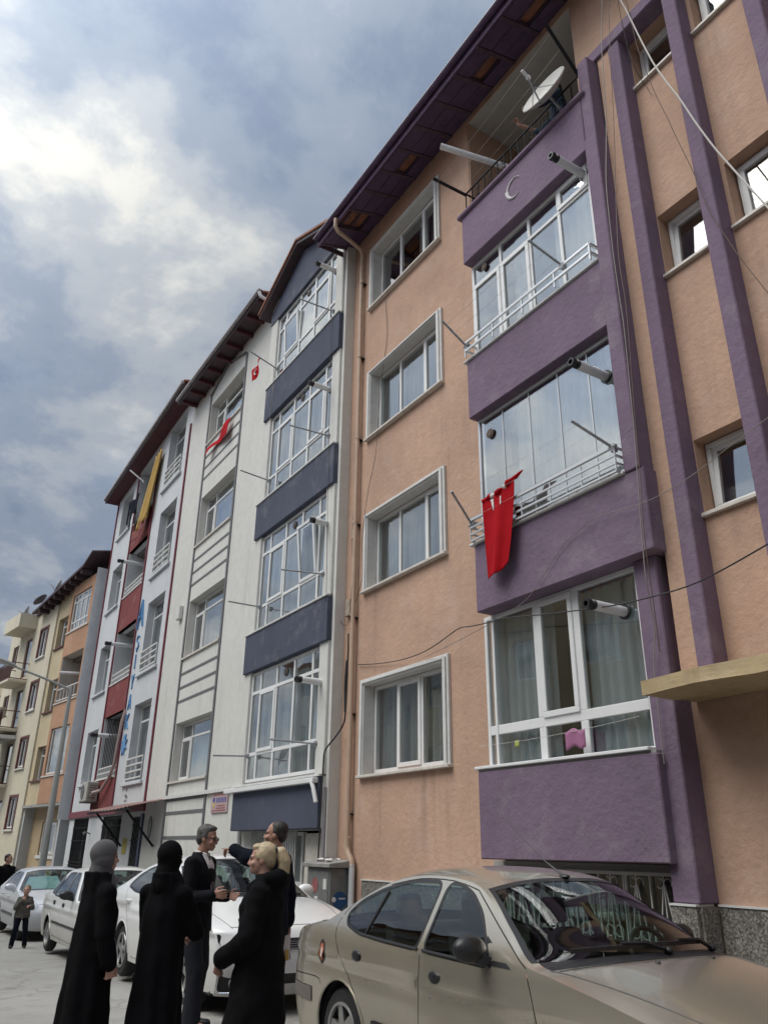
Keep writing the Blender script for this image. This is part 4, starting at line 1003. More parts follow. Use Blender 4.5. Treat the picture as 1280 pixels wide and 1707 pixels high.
    def emit(fl, s, kd, parent):
        used = sorted({i for f in fl for i in f}); mp = {i: j for j, i in enumerate(used)}; o_ = off.get(kd, 0)
        m = MB(); m.v = [(s*(xs(rv[i].x, rv[i].y)+o_), rv[i].x, rv[i].y) for i in used]; m.f = [tuple(mp[i] for i in (f if s > 0 else f[::-1])) for f in fl]
        me = bpy.data.meshes.new(names.get(kd, kd)); me.from_pydata(m.v, [], m.f); me.materials.append(mats.get(kd, BLACKP)); me.update()
        for p in me.polygons: p.use_smooth = True
        me.normals_split_custom_set_from_vertices([sn(rv[i].x, rv[i].y, s) for i in used])
        ob = bpy.data.objects.new(names.get(kd, kd), me); COL.objects.link(ob); ob.parent = parent; return ob
    for s in (-1, 1):
        bs = emit(kinds['body'], s, 'body', C_)
        for kd, fl in kinds.items():
            if kd == 'body': continue
            for nm, pl in regs:          # one piece per outline
                if nm != kd: continue
                sub = [f for f in fl if inpoly((sum(rv[i].x for i in f)/3, sum(rv[i].y for i in f)/3), pl)]
                fl = [f for f in fl if f not in sub]
                if sub: emit(sub, s, kd, C_ if kd == 'glass' else bs)
    # ---- top strip: bumper, bonnet, windscreen, roof, rear glass, boot, bumper
    ts = [-1, -.985, -.96, -.92, -.86, -.78, -.68, -.56, -.42, -.28, -.14, 0]; ts = ts+[-t for t in ts[-2::-1]]
    def pt(i, t):
        yE, zE, yC, zC, pw = st[i]; xe = xs(yE, zE); g = 1-abs(t)**pw
        return Vector((xe*t, yE+(yC-yE)*g, zE+(zC-zE)*g))
    n = len(st); grid = [[pt(i, t) for t in ts] for i in range(n)]
    def nrm(i, j):
        a = grid[min(i+1, n-1)][j]-grid[max(i-1, 0)][j]; b = grid[i][min(j+1, len(ts)-1)]-grid[i][max(j-1, 0)]
        v = b.cross(a); return v.normalized() if v.length > 1e-9 else Vector((0, 0, 1))
    cells = {}
    (w0, w1), (r0, r1) = sp['ws'], sp['rw']; tg = .945
    for i in range(n-1):
        for j in range(len(ts)-1):
            s_ = (i+.5)/8; tm = abs((ts[j]+ts[j+1])/2)
            kd = 'body'
            if w0 < s_ < w1: kd = ('windscreen' if tm < .92 and s_ < w1-.12 and s_ > w0+.06 else ('screen_seal' if tm < .96 else 'body'))
            elif r0 < s_ < r1: kd = ('rear_glass' if tm < .86 and r0+.12 < s_ < r1-.12 else ('rear_seal' if tm < .92 else 'body'))
            elif any(a < s_ < b and tm < c for a, b, c in sp.get('cowl', [])): kd = 'cowl'
            elif any(a < s_ < b and c0 < tm < c1 for a, b, c0, c1 in sp.get('dark', [])): kd = 'grille'
            cells.setdefault(kd, []).append((i, j))
    tm_ = {'body': ('body_top', paint), 'windscreen': ('windscreen', CGLASS), 'rear_glass': ('rear_glass', CGLASS), 'screen_seal': ('screen_seal', BLACKP), 'rear_seal': ('rear_seal', BLACKP), 'cowl': ('cowl', BLACKP), 'grille': ('grille', BLACKP)}
    top = None
    for kd in ('body', 'windscreen', 'rear_glass', 'screen_seal', 'rear_seal', 'cowl', 'grille'):
        if kd not in cells: continue
        used = {}; vv = []; nn = []; ff = []
        for i, j in cells[kd]:
            q = []
            for a, b in ((i, j), (i, j+1), (i+1, j+1), (i+1, j)):
                if (a, b) not in used: used[(a, b)] = len(vv); N_ = nrm(a, b); vv.append(grid[a][b]+N_*(0 if kd in ('body', 'screen_seal', 'rear_seal', 'cowl') else -.003)); nn.append(N_)
                q.append(used[(a, b)])
            ff.append(tuple(q))
        me = bpy.data.meshes.new(tm_[kd][0]); me.from_pydata(vv, [], ff); me.materials.append(tm_[kd][1]); me.update()
        for p in me.polygons: p.use_smooth = True
        me.normals_split_custom_set_from_vertices(nn)
        ob = bpy.data.objects.new(tm_[kd][0], me); COL.objects.link(ob); ob.parent = C_
        if kd == 'body': top = ob
    # bonnet and boot shut lines, drawn along the strip surface
    for a, b, t in sp.get('shut', []):
        for s in (-1, 1):
            i0, i1 = int(a*8), int(b*8); MB().tube([pt(i, s*(t if isinstance(t, (int, float)) else t[0]+(t[1]-t[0])*(i-i0)/max(1, i1-i0)))+Vector((0, 0, .0005)) for i in range(i0, i1+1)], .003, 4).obj('shut_line', BLACKP, top, local=True)
    for a, t in sp.get('cross', []):
        i = int(a*8); MB().tube([pt(i, t*j/12) for j in range(-12, 13)], .0035, 4).obj('shut_line', BLACKP, top, local=True)
    # ---- floor, wheel wells, wheels
    MB().box(-W2*.9, W2*.9, y0+.05, y1-.05, zs-.02, zs+.03).obj('floor_pan', CINT, C_, **k)
    m = MB(); m.box(-W2*.78, W2*.78, .55, L_*.32, zs+.03, .62); m.box(-W2*.78, W2*.78, L_*.8, L_-.3, zs+.03, .62); m.obj('inner_body', CINT, C_, **k)
    wr, tw = sp['wr'], sp.get('tw', .185)
    for cy in ax:
        for s in (-1, 1):
            xo = s*(W2-.035); wl = MB(); xi = xo-s*tw
            wl.lathe([(0, wr*.66), (.004, wr*.9), (.03, wr*.985), (.05, wr), (tw-.05, wr), (tw-.03, wr*.985), (tw, wr*.86), (tw, wr*.4)], (xo, cy, wr), (-s, 0, 0), 28)
            tyre = wl.obj('wheel', RUBBER, C_, smooth=True, **k)
            rm = MB(); rm.lathe([(0., wr*.67), (-.006, wr*.64), (.0, wr*.61), (.05, wr*.58), (.06, .06), (.06, 0)], (xo, cy, wr), (-s, 0, 0), 28); rm.obj('rim_barrel', CINT if sp['spokes'] else RIM, tyre, smooth=True, **k)
            q = MB(); q.lathe([(.0, wr*.67), (-.008, wr*.66), (-.006, wr*.60), (.015, wr*.585)], (xo, cy, wr), (-s, 0, 0), 28)
            q.lathe([(.0, .0), (.0, .045), (.015, .06), (.03, .06)], (xo, cy, wr), (-s, 0, 0), 14)
            ns = sp['spokes']
            for a in range(ns):
                t = 2*PI*a/ns+.3; d = Vector((0, cos(t), sin(t))); e = Vector((0, -sin(t), cos(t))); c0 = Vector((xo-s*.006, cy, wr))
                w_ = sp.get('spw', .045); p0, p1 = c0+d*.03, c0+d*wr*.63
                q.hexa([p0-e*w_*.8, p0+e*w_*.8, p0+e*w_*.8-Vector((s*.03, 0, 0)), p0-e*w_*.8-Vector((s*.03, 0, 0))], [p1-e*w_*.55, p1+e*w_*.55, p1+e*w_*.55-Vector((s*.03, 0, 0)), p1-e*w_*.55-Vector((s*.03, 0, 0))])
            q.obj('rim', sp.get('rimmat', RIM), tyre, smooth=True, **k)
            MB().tube([(s*(xs(cy+R_*cos(t), zc_+R_*sin(t))-.004), cy+R_*cos(t), zc_+R_*sin(t)) for t in [j*PI/14 for j in range(15)]], .010, 5).obj('arch_lip', paint, C_, smooth=True, **k)
            wa = MB(); rr = [[(s*xx, cy+R_*1.02*cos(t), zc_+R_*1.02*sin(t)) for t in [j*PI/12 for j in range(13)]] for xx in (W2*.72, W2-.06)]
            wa.add(rr[0]+rr[1], [(j, j+1, j+14, j+13) for j in range(12)]); wa.obj('wheel_well', CINT, C_, **k)
    # ---- cabin
    def seat(x, y, bench=None):
        q = MB(); w = bench or .25
        q.hexa([(x-w, y-.25, .32), (x+w, y-.25, .32), (x+w, y+.25, .30), (x-w, y+.25, .30)], [(x-w, y-.25, .50), (x+w, y-.25, .50), (x+w, y+.25, .45), (x-w, y+.25, .45)])
        q.hexa([(x-w, y+.20, .45), (x+w, y+.20, .45), (x+w, y+.34, .45), (x-w, y+.34, .45)], [(x-w*.9, y+.36, 1.02), (x+w*.9, y+.36, 1.02), (x+w*.9, y+.46, 1.02), (x-w*.9, y+.46, 1.02)])
        for hx in ((x,) if not bench else (x-w*.55, x+w*.55)): q.hexa([(hx-.12, y+.37, 1.05), (hx+.12, y+.37, 1.05), (hx+.12, y+.45, 1.05), (hx-.12, y+.45, 1.05)], [(hx-.10, y+.39, 1.22), (hx+.10, y+.39, 1.22), (hx+.10, y+.46, 1.22), (hx-.10, y+.46, 1.22)])
        q.obj('seat', CSEAT, C_, bevel=.03, seg=2, **k)
    cy = sp['cab']; seat(-.36, cy); seat(.36, cy); seat(0, cy+.88, .58)
    d0 = cy-.78
    MB().hexa([(-W2+.12, d0-.25, .55), (W2-.12, d0-.25, .55), (W2-.12, d0+.2, .55), (-W2+.12, d0+.2, .55)], [(-W2+.14, d0-.3, zb-.02), (W2-.14, d0-.3, zb-.02), (W2-.14, d0+.12, zb-.01), (-W2+.14, d0+.12, zb-.01)]).obj('dashboard', CINT, C_, bevel=.04, seg=2, **k)
    cw = Vector((.36, d0+.3, zb-.02)); a1, a2 = Vector((1, 0, 0)), Vector((0, .42, .91))
    q = MB(); q.tube([cw+(a1*cos(t)+a2*sin(t))*.185 for t in [2*PI*j/24 for j in range(24)]], .015, 7, True); q.bar(cw-a1*.18, cw+a1*.18, .05, .03); q.bar(cw, cw-a2*.17, .05, .03); q.cyl(cw, cw+Vector((0, -.25, -.1)), .04, .04, 10)
    q.obj('steering_wheel', CINT, C_, smooth=True, **k)
    ip = (len(st)-1)
    i = int((w1-.25)*8); p = grid[i][len(ts)//2]; MB().box(-.11, .11, p.y-.0, p.y+.03, p.z-.13, p.z-.06).obj('rear_view_mirror', BLACKP, C_, bevel=.012, **k)
    # ---- door mirrors and handles
    my, mz = sp['mirror']; mm = sp.get('mirmat', BLACKP); ms = sp.get('mirsz', (.105, .06, .07))
    for s in (-1, 1):
        x = s*(xs(my, mz)+.03); q = MB(); q.ell((x+s*ms[0]*.75, my+.02, mz+.045), ms[0], ms[1], ms[2], 16, 10); q.bar((x-s*.07, my-.02, mz-.03), (x+s*.06, my+.02, mz+.0), .06, .05)
        q.v = [(a, b if b < my+.055 else my+.055, c) for a, b, c in q.v]
        o = q.obj('door_mirror', mm, C_, smooth=True, **k)
        if 'tri' in sp:
            v = [(s*(xs(a, b)+.003), a, b) for a, b in sp['tri']]; m = MB(); m.add(v+[(q_[0]-s*.01, q_[1], q_[2]) for q_ in v], [(0, 1, 2), (5, 4, 3), (0, 3, 4, 1), (1, 4, 5, 2), (2, 5, 3, 0)]); m.obj('mirror_base', BLACKP, o, **k)
        for hy, hz in sp['handles']:
            x = s*xs(hy, hz); q = MB()
            if sp.get('hstyle') == 'flap': q.ell((x+s*.004, hy, hz), .014, .062, .036, 14, 8)
            elif sp.get('hstyle') == 'square': q.box(x-s*.01, x+s*.015, hy-.055, hy+.055, hz-.03, hz+.03)
            else: q.tube([(x, hy-.1, hz), (x+s*.03, hy-.07, hz), (x+s*.035, hy, hz), (x+s*.03, hy+.07, hz), (x, hy+.1, hz)], [.012, .014, .015, .014, .012], 8)
            q.obj('door_handle', sp.get('hmat', BLACKP), C_, smooth=True, **k)
    return C_, xs, pt, st
GOLD_ST = [(.22, .24, .10, .22, 3.2), (.16, .36, .02, .36, 3.2), (.15, .52, .0, .54, 3.2), (.22, .66, .06, .68, 3.), (.34, .745, .22, .79, 2.6), (.75, .835, .62, .905, 2.6), (1.16, .905, .98, .975, 2.6),
           (1.42, .95, 1.20, .99, 2.8), (1.66, 1.095, 1.50, 1.165, 2.8), (2.00, 1.295, 1.90, 1.368, 2.9), (2.33, 1.355, 2.28, 1.418, 3.0), (2.75, 1.358, 2.75, 1.422, 3.0), (3.10, 1.300, 3.12, 1.372, 2.8),
           (3.45, 1.155, 3.42, 1.235, 2.6), (3.80, .99, 3.78, 1.055, 2.4), (4.12, .945, 4.18, 1.0, 2.8), (4.24, .87, 4.33, .90, 3.2), (4.27, .70, 4.37, .70, 3.2), (4.28, .56, 4.40, .56, 3.2), (4.26, .40, 4.38, .38, 3.2), (4.2, .26, 4.3, .24, 3.2)]
def gold_car():
    belt = lambda y: .905+.028*(y-1.5)
    front = [(1.72, .918), (2.375, .935), (2.375, 1.315), (2.25, 1.31), (2.09, 1.262), (1.92, 1.155)]
    rear = [(2.465, .938), (2.9, .952), (3.22, .972), (3.42, 1.015), (3.47, 1.07), (3.37, 1.155), (3.16, 1.24), (2.9, 1.298), (2.7, 1.317), (2.465, 1.318)]
    seams = [[(1.36, .26), (1.30, .5), (1.335, .75), (1.40, .93)], [(2.42, .26), (2.42, .5), (2.415, .9)], [(3.08, .28), (3.10, .45), (3.25, .62), (3.47, .82), (3.56, .98), (3.52, 1.09), (3.37, 1.205), (3.1, 1.305)],
             [(1.44, .26), (2.2, .255), (3.06, .27)], [(1.40, .93), (1.66, 1.075), (1.88, 1.20), (2.04, 1.29)], [(2.04, 1.292), (2.35, 1.338), (2.75, 1.338), (3.08, 1.287)], [(4.265, .61), (3.8, .625), (3.72, .58)], [(.18, .62), (.5, .6)]]
    lineb = [('moulding', strip_poly([(1.50, .42), (2.38, .42)], .06)), ('moulding', strip_poly([(2.48, .42), (2.98, .425)], .06)), ('bumper_strip', strip_poly([(3.86, .50), (4.05, .50), (4.255, .50)], .10)), ('bumper_strip', strip_poly([(.20, .50), (.46, .5)], .09))]
    sp = dict(L=4.40, W=1.70, st=GOLD_ST, belt=.93, tumble=.46, axles=(.86, 3.44), arch=.345, wr=.30, wins=[front, rear], seams=seams, ws=(7.0, 9.0), rw=(12.3, 14.0), cab=2.0, mirror=(1.74, .955),
              crease=lambda y: .715+.03*(y-1.5), handles=[(2.24, .795), (3.20, .82)], hstyle='flap', tri=[(1.52, .915), (1.76, .918), (1.80, 1.06)], spokes=6, spw=.05, panels=lineb,
              pmats={'moulding': BLACKP, 'bumper_strip': plain('grey_plastic', (.16, .14, .125), .6)}, poff={'moulding': .012, 'bumper_strip': .008}, cowl=[(6.45, 7.01, .93)], shut=[(3.6, 6.5, (.70, .93)), (14.1, 15.2, .78)], cross=[(6.42, .9), (3.6, .7), (14.1, .78), (15.5, .74)], fa=.17, mirsz=(.115, .065, .075))
    C_, xs, pt, st = car('gold_sedan', 'dusty champagne gold four door sedan filling the lower right corner', 'car', (4.15, 2.42, .02), .008, sp, GOLD)
    k = dict(local=True)
    # quarter-light divider, wipers, aerial, washer jets, sticker, lock, lamps
    for s in (-1, 1):
        MB().tube([(s*(xs(3.13, .97)+.001), 3.13, .965), (s*(xs(3.06, 1.24)+.001), 3.06, 1.245)], .011, 6).obj('quarter_divider', BLACKP, C_, **k)
        MB().tube([(s*(xs(y, z)+.004), y, z) for y, z in [(1.70, .912), (2.0, .92), (2.39, .93)]], .010, 6).obj('belt_trim', BLACKP, C_, **k)
        MB().tube([(s*(xs(y, z)+.004), y, z) for y, z in [(2.45, .932), (2.9, .945), (3.22, .963)]], .010, 6).obj('belt_trim', BLACKP, C_, **k)
        MB().lathe([(0, 0), (0, .011), (.004, .011), (.004, 0)], (s*xs(2.30, .68), 2.30, .68), (s, 0, 0), 12).obj('door_lock', STEEL, C_, **k)
        m = MB(); m.ell((s*.66, .20, .64), .17, .10, .075, 16, 8); m.obj('headlight', LENS, C_, smooth=True, **k)
        m = MB(); m.ell((s*.68, 4.27, .78), .09, .06, .12, 14, 8); m.obj('tail_light', REDL, C_, smooth=True, **k)
    q = MB(); n = 22; f = lambda a, b, r: [(-(xs(3.72+a*cos(t), .80+b*sin(t))+.003), 3.72+a*cos(t), .80+b*sin(t)) for t in [2*PI*j/n for j in range(n)]]
    q.add([(x, y, z) for x, y, z in f(.048, .085, 0)]+[(x+.003, y, z) for x, y, z in f(.048, .085, 0)], [tuple(range(n)), *[(j, (j+1) % n, n+(j+1) % n, n+j) for j in range(n)]]); st_ = q.obj('fender_sticker', plain('sticker_dark', (.05, .03, .028), .5), C_, **k)
    q = MB(); q.add([(x-.002, y, z) for x, y, z in f(.030, .058, 0)], [tuple(range(n))]); q.obj('sticker_ring', plain('sticker_orange', (.50, .17, .09), .5), st_, **k)
    q = MB(); q.add([(-(xs(3.72+a, .80+b)+.007), 3.72+a, .80+b) for a, b in ((-.008, -.035), (.012, -.035), (.006, .03), (-.014, .02))], [(0, 1, 2, 3)]); q.obj('sticker_mark', WHITEC, st_, **k)
    i = int(9.05*8); p = pt(i, 0.0); MB().tube([p, p+Vector((0, .02, .015)), p+Vector((0, .18, .10)), p+Vector((0, .62, .40))], [.014, .009, .004, .0022], 6).obj('aerial', BLACKP, C_, **k)
    MB().ell(p+Vector((0, .0, .008)), .03, .045, .015, 12, 6).obj('aerial_base', BLACKP, C_, smooth=True, **k)
    for t in (-.28, .28): MB().ell(pt(int(6.0*8), t)+Vector((0, 0, .004)), .014, .018, .006, 10, 6).obj('washer_jet', BLACKP, C_, **k)
    for t0, t1, lift in ((.10, -.72, .0), (.72, -.02, .0)):
        a, b = pt(int(6.9*8), t0)+Vector((0, 0, .02)), pt(int(7.35*8), (t0+t1)/2)+Vector((0, -.05, .035))
        c_ = pt(int(7.2*8), t1)+Vector((0, -.03, .03)); d_ = pt(int(7.22*8), t0-.12*(1 if t0 > .3 else -.3))+Vector((0, -.03, .03))
        w = MB(); w.tube([a, a.lerp(b, .5)+Vector((0, -.01, .02)), c_.lerp(d_, .5)+Vector((0, -.01, .02))], [.014, .012, .008], 6); w.bar(c_, d_, .016, .022); w.ell(a, .028, .028, .022, 10, 6); w.obj('wiper', BLACKP, C_, smooth=True, **k)
    return C_
gold_car()
EG_ST = [(.30, .20, .16, .18, 3.), (.24, .34, .05, .34, 3.), (.22, .52, .0, .54, 3.), (.28, .72, .06, .74, 3.), (.40, .83, .22, .86, 2.6), (.80, .935, .68, .99, 2.6), (1.20, 1.0, 1.02, 1.055, 2.6),
         (1.46, 1.03, 1.20, 1.085, 2.2), (1.75, 1.18, 1.60, 1.265, 2.2), (2.12, 1.355, 2.05, 1.46, 2.4), (2.5, 1.41, 2.48, 1.50, 2.6), (2.95, 1.395, 2.95, 1.485, 2.6), (3.35, 1.32, 3.38, 1.42, 2.5),
         (3.70, 1.19, 3.72, 1.29, 2.4), (4.02, 1.075, 4.02, 1.13, 2.4), (4.28, 1.04, 4.36, 1.08, 2.8), (4.36, .95, 4.47, .98, 3.), (4.38, .74, 4.50, .74, 3.), (4.38, .55, 4.53, .55, 3.), (4.34, .38, 4.50, .36, 3.), (4.28, .24, 4.42, .22, 3.)]
def white_sedan():
    front = [(1.82, 1.01), (2.48, 1.02), (2.46, 1.36), (2.3, 1.355), (2.12, 1.29)]
    rear = [(2.56, 1.022), (3.25, 1.05), (3.62, 1.10), (3.46, 1.215), (3.2, 1.30), (2.9, 1.355), (2.55, 1.368)]
    seams = [[(1.42, .26), (1.38, .6), (1.46, 1.0)], [(2.52, .28), (2.52, .6), (2.51, 1.0)], [(3.16, .32), (3.2, .5), (3.4, .75), (3.58, 1.0), (3.66, 1.12)], [(1.5, .27), (3.1, .28)]]
    sp = dict(L=4.53, W=1.79, st=EG_ST, belt=1.02, tumble=.46, axles=(.92, 3.56), arch=.355, wr=.315, wins=[front, rear], seams=seams, ws=(7.0, 9.0), rw=(12.2, 14.0), cab=2.1, mirror=(1.80, 1.04), crease=lambda y: .80+.03*(y-1.5),
              handles=[(2.42, .89), (3.38, .925)], hstyle='bar', hmat=CARW, mirmat=CARW, spokes=5, spw=.05, cowl=[(6.5, 7.01, .93)], shut=[(3.7, 6.6, (.78, .95))], cross=[(3.75, .8)], dark=[(.7, 1.75, -.1, .52), (2.35, 2.85, -.1, .50)], fa=.20, ft=.75, mirsz=(.12, .07, .08))
    C_, xs, pt, st = car('white_sedan', 'white four door sedan with black grille, parked behind the gold car', 'car', (4.25, 8.50, gz(9.5)), 0., sp, CARW)
    k = dict(local=True)
    for s in (-1, 1):
        # headlight: dark housing, two projector bowls, clear cover
        a = [pt(int(q*8), s*t) for q, t in ((2.45, .60), (3.15, .60), (3.35, .97), (2.85, .985), (2.45, .93))]
        c0 = sum(a, Vector())/5; nrm_ = Vector((s*.35, -.9, .25)).normalized()
        m = MB(); m.add([p+nrm_*.004 for p in a]+[p-nrm_*.05 for p in a], [(0, 1, 2, 3, 4), (9, 8, 7, 6, 5)]+[(j, j+5, (j+1) % 5+5, (j+1) % 5) for j in range(5)]); h = m.obj('headlight', plain('lamp_housing', (.02, .021, .024), .25, coat=1.), C_, **k)
        for f, r in ((.35, .038), (.62, .034)):
            p = a[0].lerp(a[3], f)+nrm_*.006; q = MB(); q.lathe([(0, r*1.15), (.008, r*1.1), (.004, r*.9), (-.01, r*.5), (.004, 0)], p, nrm_, 18); q.obj('lamp_bowl', CHROME, h, smooth=True, **k)
        q = MB(); q.tube([a[0].lerp(a[4], .1)+nrm_*.008, a[4]+nrm_*.008, a[3]+nrm_*.008], .006, 6); q.obj('lamp_strip', CHROME, h, **k)
        # fog lamp nacelle
        p = pt(int(.95*8), s*.80); nf = Vector((s*.45, -.88, .05)).normalized(); e1 = Vector((nf.y, -nf.x, 0)).normalized(); e2 = nf.cross(e1)
        q = MB(); pl = roundpoly([(-.17, -.075), (.17, -.075), (.15, .085), (-.12, .105)], .05); n = len(pl)
        q.add([p+nf*.02+e1*u+e2*v*(-1 if e2.z < 0 else 1) for u, v in pl]+[p-nf*.03+e1*u+e2*v*(-1 if e2.z < 0 else 1) for u, v in pl], [tuple(range(n))]+[(j, j+n, (j+1) % n+n, (j+1) % n) for j in range(n)])
        fg = q.obj('fog_surround', BLACKP, C_, **k)
        q = MB(); q.lathe([(.0, .055), (.012, .05), (.004, .04), (.0, 0)], p+nf*.022, nf, 18); q.obj('fog_lamp', CHROME, fg, smooth=True, **k)
        pl2 = [(u*1.06, v*1.1) for u, v in pl]; q = MB(); q.tube([p+nf*.022+e1*u+e2*v*(-1 if e2.z < 0 else 1) for u, v in pl2], .007, 5, True); q.obj('fog_trim', CHROME, fg, smooth=True, **k)
        m = MB(); m.ell((s*.72, 4.42, .88), .12, .06, .08, 14, 8); m.obj('tail_light', REDL, C_, smooth=True, **k)
    for j in range(5):
        z = (2.42+j*.09); i = z*8; q = MB(); q.tube([pt(int(2.35*8)+0, t*.5).lerp(pt(int(2.85*8), t*.5), (j+.5)/5)+Vector((0, -.006, 0)) for t in [x/6 for x in range(-6, 7)]], .006, 5); q.obj('grille_bar', CHROME, C_, smooth=True, **k)
    MB().box(-.26, .26, -.02, -.005, .40, .51).obj('number_plate', PVC, C_, **k)
    for t in (-.2, .2): MB().ell(pt(int(5.6*8), t)+Vector((0, 0, .004)), .014, .018, .006, 10, 6).obj('washer_jet', BLACKP, C_, **k)
    for t0, t1 in ((.15, -.7), (.75, .0)):
        a = pt(int(6.95*8), t0)+Vector((0, 0, .02)); c_ = pt(int(7.2*8), t1)+Vector((0, -.03, .03)); MB().tube([a, a.lerp(c_, .5)+Vector((0, -.01, .02)), c_], .011, 6).obj('wiper', BLACKP, C_, **k)
    return C_
white_sedan()
R9_ST = [(.16, .26, .06, .24, 4.), (.10, .40, .0, .40, 4.), (.10, .56, .0, .57, 4.), (.14, .70, .05, .72, 4.), (.22, .77, .14, .80, 3.), (.70, .825, .62, .865, 3.), (1.08, .865, .95, .905, 3.),
         (1.30, .89, 1.16, .925, 2.6), (1.58, 1.08, 1.48, 1.13, 2.6), (1.86, 1.26, 1.80, 1.335, 2.8), (2.15, 1.315, 2.12, 1.385, 3.), (2.55, 1.32, 2.55, 1.39, 3.), (2.90, 1.28, 2.92, 1.355, 3.),
         (3.15, 1.10, 3.18, 1.18, 2.8), (3.40, .925, 3.42, .975, 2.8), (3.85, .895, 3.9, .935, 3.2), (3.98, .84, 4.04, .86, 4.), (4.0, .66, 4.07, .66, 4.), (4.01, .50, 4.10, .50, 4.), (3.98, .38, 4.08, .36, 4.), (3.92, .28, 4.0, .26, 4.)]
def old_sedan():
    front = [(1.46, .90), (2.22, .905), (2.22, 1.27), (1.98, 1.265)]; rear = [(2.30, .906), (2.88, .915), (3.0, .925), (2.86, 1.12), (2.74, 1.255), (2.30, 1.272)]; quart = [(3.05, .93), (3.26, .955), (2.96, 1.20), (2.90, 1.14)]
    seams = [[(1.28, .28), (1.22, .5), (1.30, .86)], [(2.26, .28), (2.26, .9)], [(2.9, .30), (2.95, .5), (3.06, .66), (3.06, .9)], [(1.3, .28), (2.9, .29)]]
    sp = dict(L=4.10, W=1.64, st=R9_ST, belt=.905, tumble=.36, axles=(.78, 3.26), arch=.315, wr=.275, tw=.155, wins=[front, rear, quart], wround=.025, seams=seams, ws=(7.0, 9.0), rw=(12.1, 14.0), cab=1.95, mirror=(1.50, .925), crease=lambda y: .72,
              handles=[(2.12, .79), (2.86, .80)], hstyle='square', spokes=0, rimmat=RIM, cowl=[(6.6, 7.01, .93)], shut=[(3.7, 6.6, .9), (14.1, 15.5, .85)], cross=[(14.1, .85)], fa=.06, ra=.06, mirsz=(.12, .05, .07), panels=[('moulding', strip_poly([(.3, .50), (.46, .5)], .05)), ('moulding', strip_poly([(1.12, .50), (2.24, .50)], .035)), ('moulding', strip_poly([(2.28, .50), (2.88, .50)], .035))], pmats={'moulding': BLACKP}, poff={'moulding': .01})
    C_, xs, pt, st = car('old_sedan', 'old boxy dirty white sedan behind the woman in the grey headscarf', 'car', (4.08, 13.25, gz(15)), 0., sp, CARW2)
    k = dict(local=True)
    for s in (-1, 1):
        MB().box(s*.62-.13, s*.62+.13, .02, .09, .58, .70).obj('headlight', LENS, C_, bevel=.01, **k); MB().box(s*.64-.12, s*.64+.12, 4.03, 4.075, .62, .80).obj('tail_light', REDL, C_, bevel=.01, **k)
    MB().box(-.7, .7, -.02, .1, .40, .52).obj('front_bumper', BLACKP, C_, bevel=.03, **k); MB().box(-.7, .7, 4.0, 4.14, .40, .52).obj('rear_bumper', BLACKP, C_, bevel=.03, **k)
    return C_
old_sedan()
S_ST = [(p[0]*.97, p[1]*.985, p[2]*.97, p[3]*.985, p[4]) for p in GOLD_ST]
def silver_car():
    front = [(1.66, .905), (2.30, .925), (2.30, 1.27), (2.18, 1.265), (2.04, 1.215)]; rear = [(2.39, .928), (3.0, .95), (3.30, 1.0), (3.1, 1.19), (2.8, 1.26), (2.39, 1.272)]
    sp = dict(L=4.27, W=1.70, st=S_ST, belt=.92, tumble=.46, axles=(.84, 3.35), arch=.335, wr=.295, wins=[front, rear], seams=[[(1.32, .28), (1.27, .6), (1.36, .9)], [(2.34, .28), (2.34, .9)], [(3.0, .3), (3.1, .55), (3.4, .8), (3.44, .98)]], ws=(7.0, 9.0), rw=(12.3, 14.0), cab=1.95,
              mirror=(1.66, .95), mirmat=CARS, crease=lambda y: .70, handles=[(2.2, .79), (3.1, .81)], hmat=CARS, spokes=7, spw=.03, cowl=[(6.5, 7.01, .93)], shut=[(3.6, 6.5, (.72, .93))], cross=[(3.6, .7)], fa=.17, mirsz=(.12, .065, .075), panels=[('moulding', strip_poly([(1.45, .45), (2.95, .45)], .05))], pmats={'moulding': GREYF}, poff={'moulding': .01})
    C_, xs, pt, st = car('silver_car', 'silver blue car with pale sunshade behind its windscreen, beside the child', 'car', (4.18, 19.25, gz(20.5)), 0., sp, CARS)
    k = dict(local=True)
    for s in (-1, 1):
        m = MB(); m.ell((s*.62, .20, .64), .18, .10, .08, 16, 8); m.obj('headlight', LENS, C_, smooth=True, **k); m = MB(); m.ell((s*.66, 4.14, .77), .09, .06, .12, 14, 8); m.obj('tail_light', REDL, C_, smooth=True, **k)
    a = [pt(int(q*8), t)+Vector((0, .06, -.05)) for q, t in ((7.3, .88), (7.3, -.15), (8.7, -.05), (8.7, .82))]; a = [Vector((-p.x, p.y, p.z)) for p in a]
    m = MB(); m.add(a+[p+Vector((0, .008, -.004)) for p in a], [(0, 1, 2, 3), (7, 6, 5, 4)]+[(j, j+4, (j+1) % 4+4, (j+1) % 4) for j in range(4)]); m.obj('sunshade', plain('sunshade', (.45, .62, .66), .5, var=.1), C_, **k)
    sp2 = dict(sp); sp2['mirmat'] = BLACKP; sp2['hmat'] = BLACKP; sp2['spokes'] = 6
    car('dark_car', 'dark grey car at the far left behind the silver car', 'car', (4.0, 25.2, gz(27)), R(4), sp2, CARD)
silver_car()
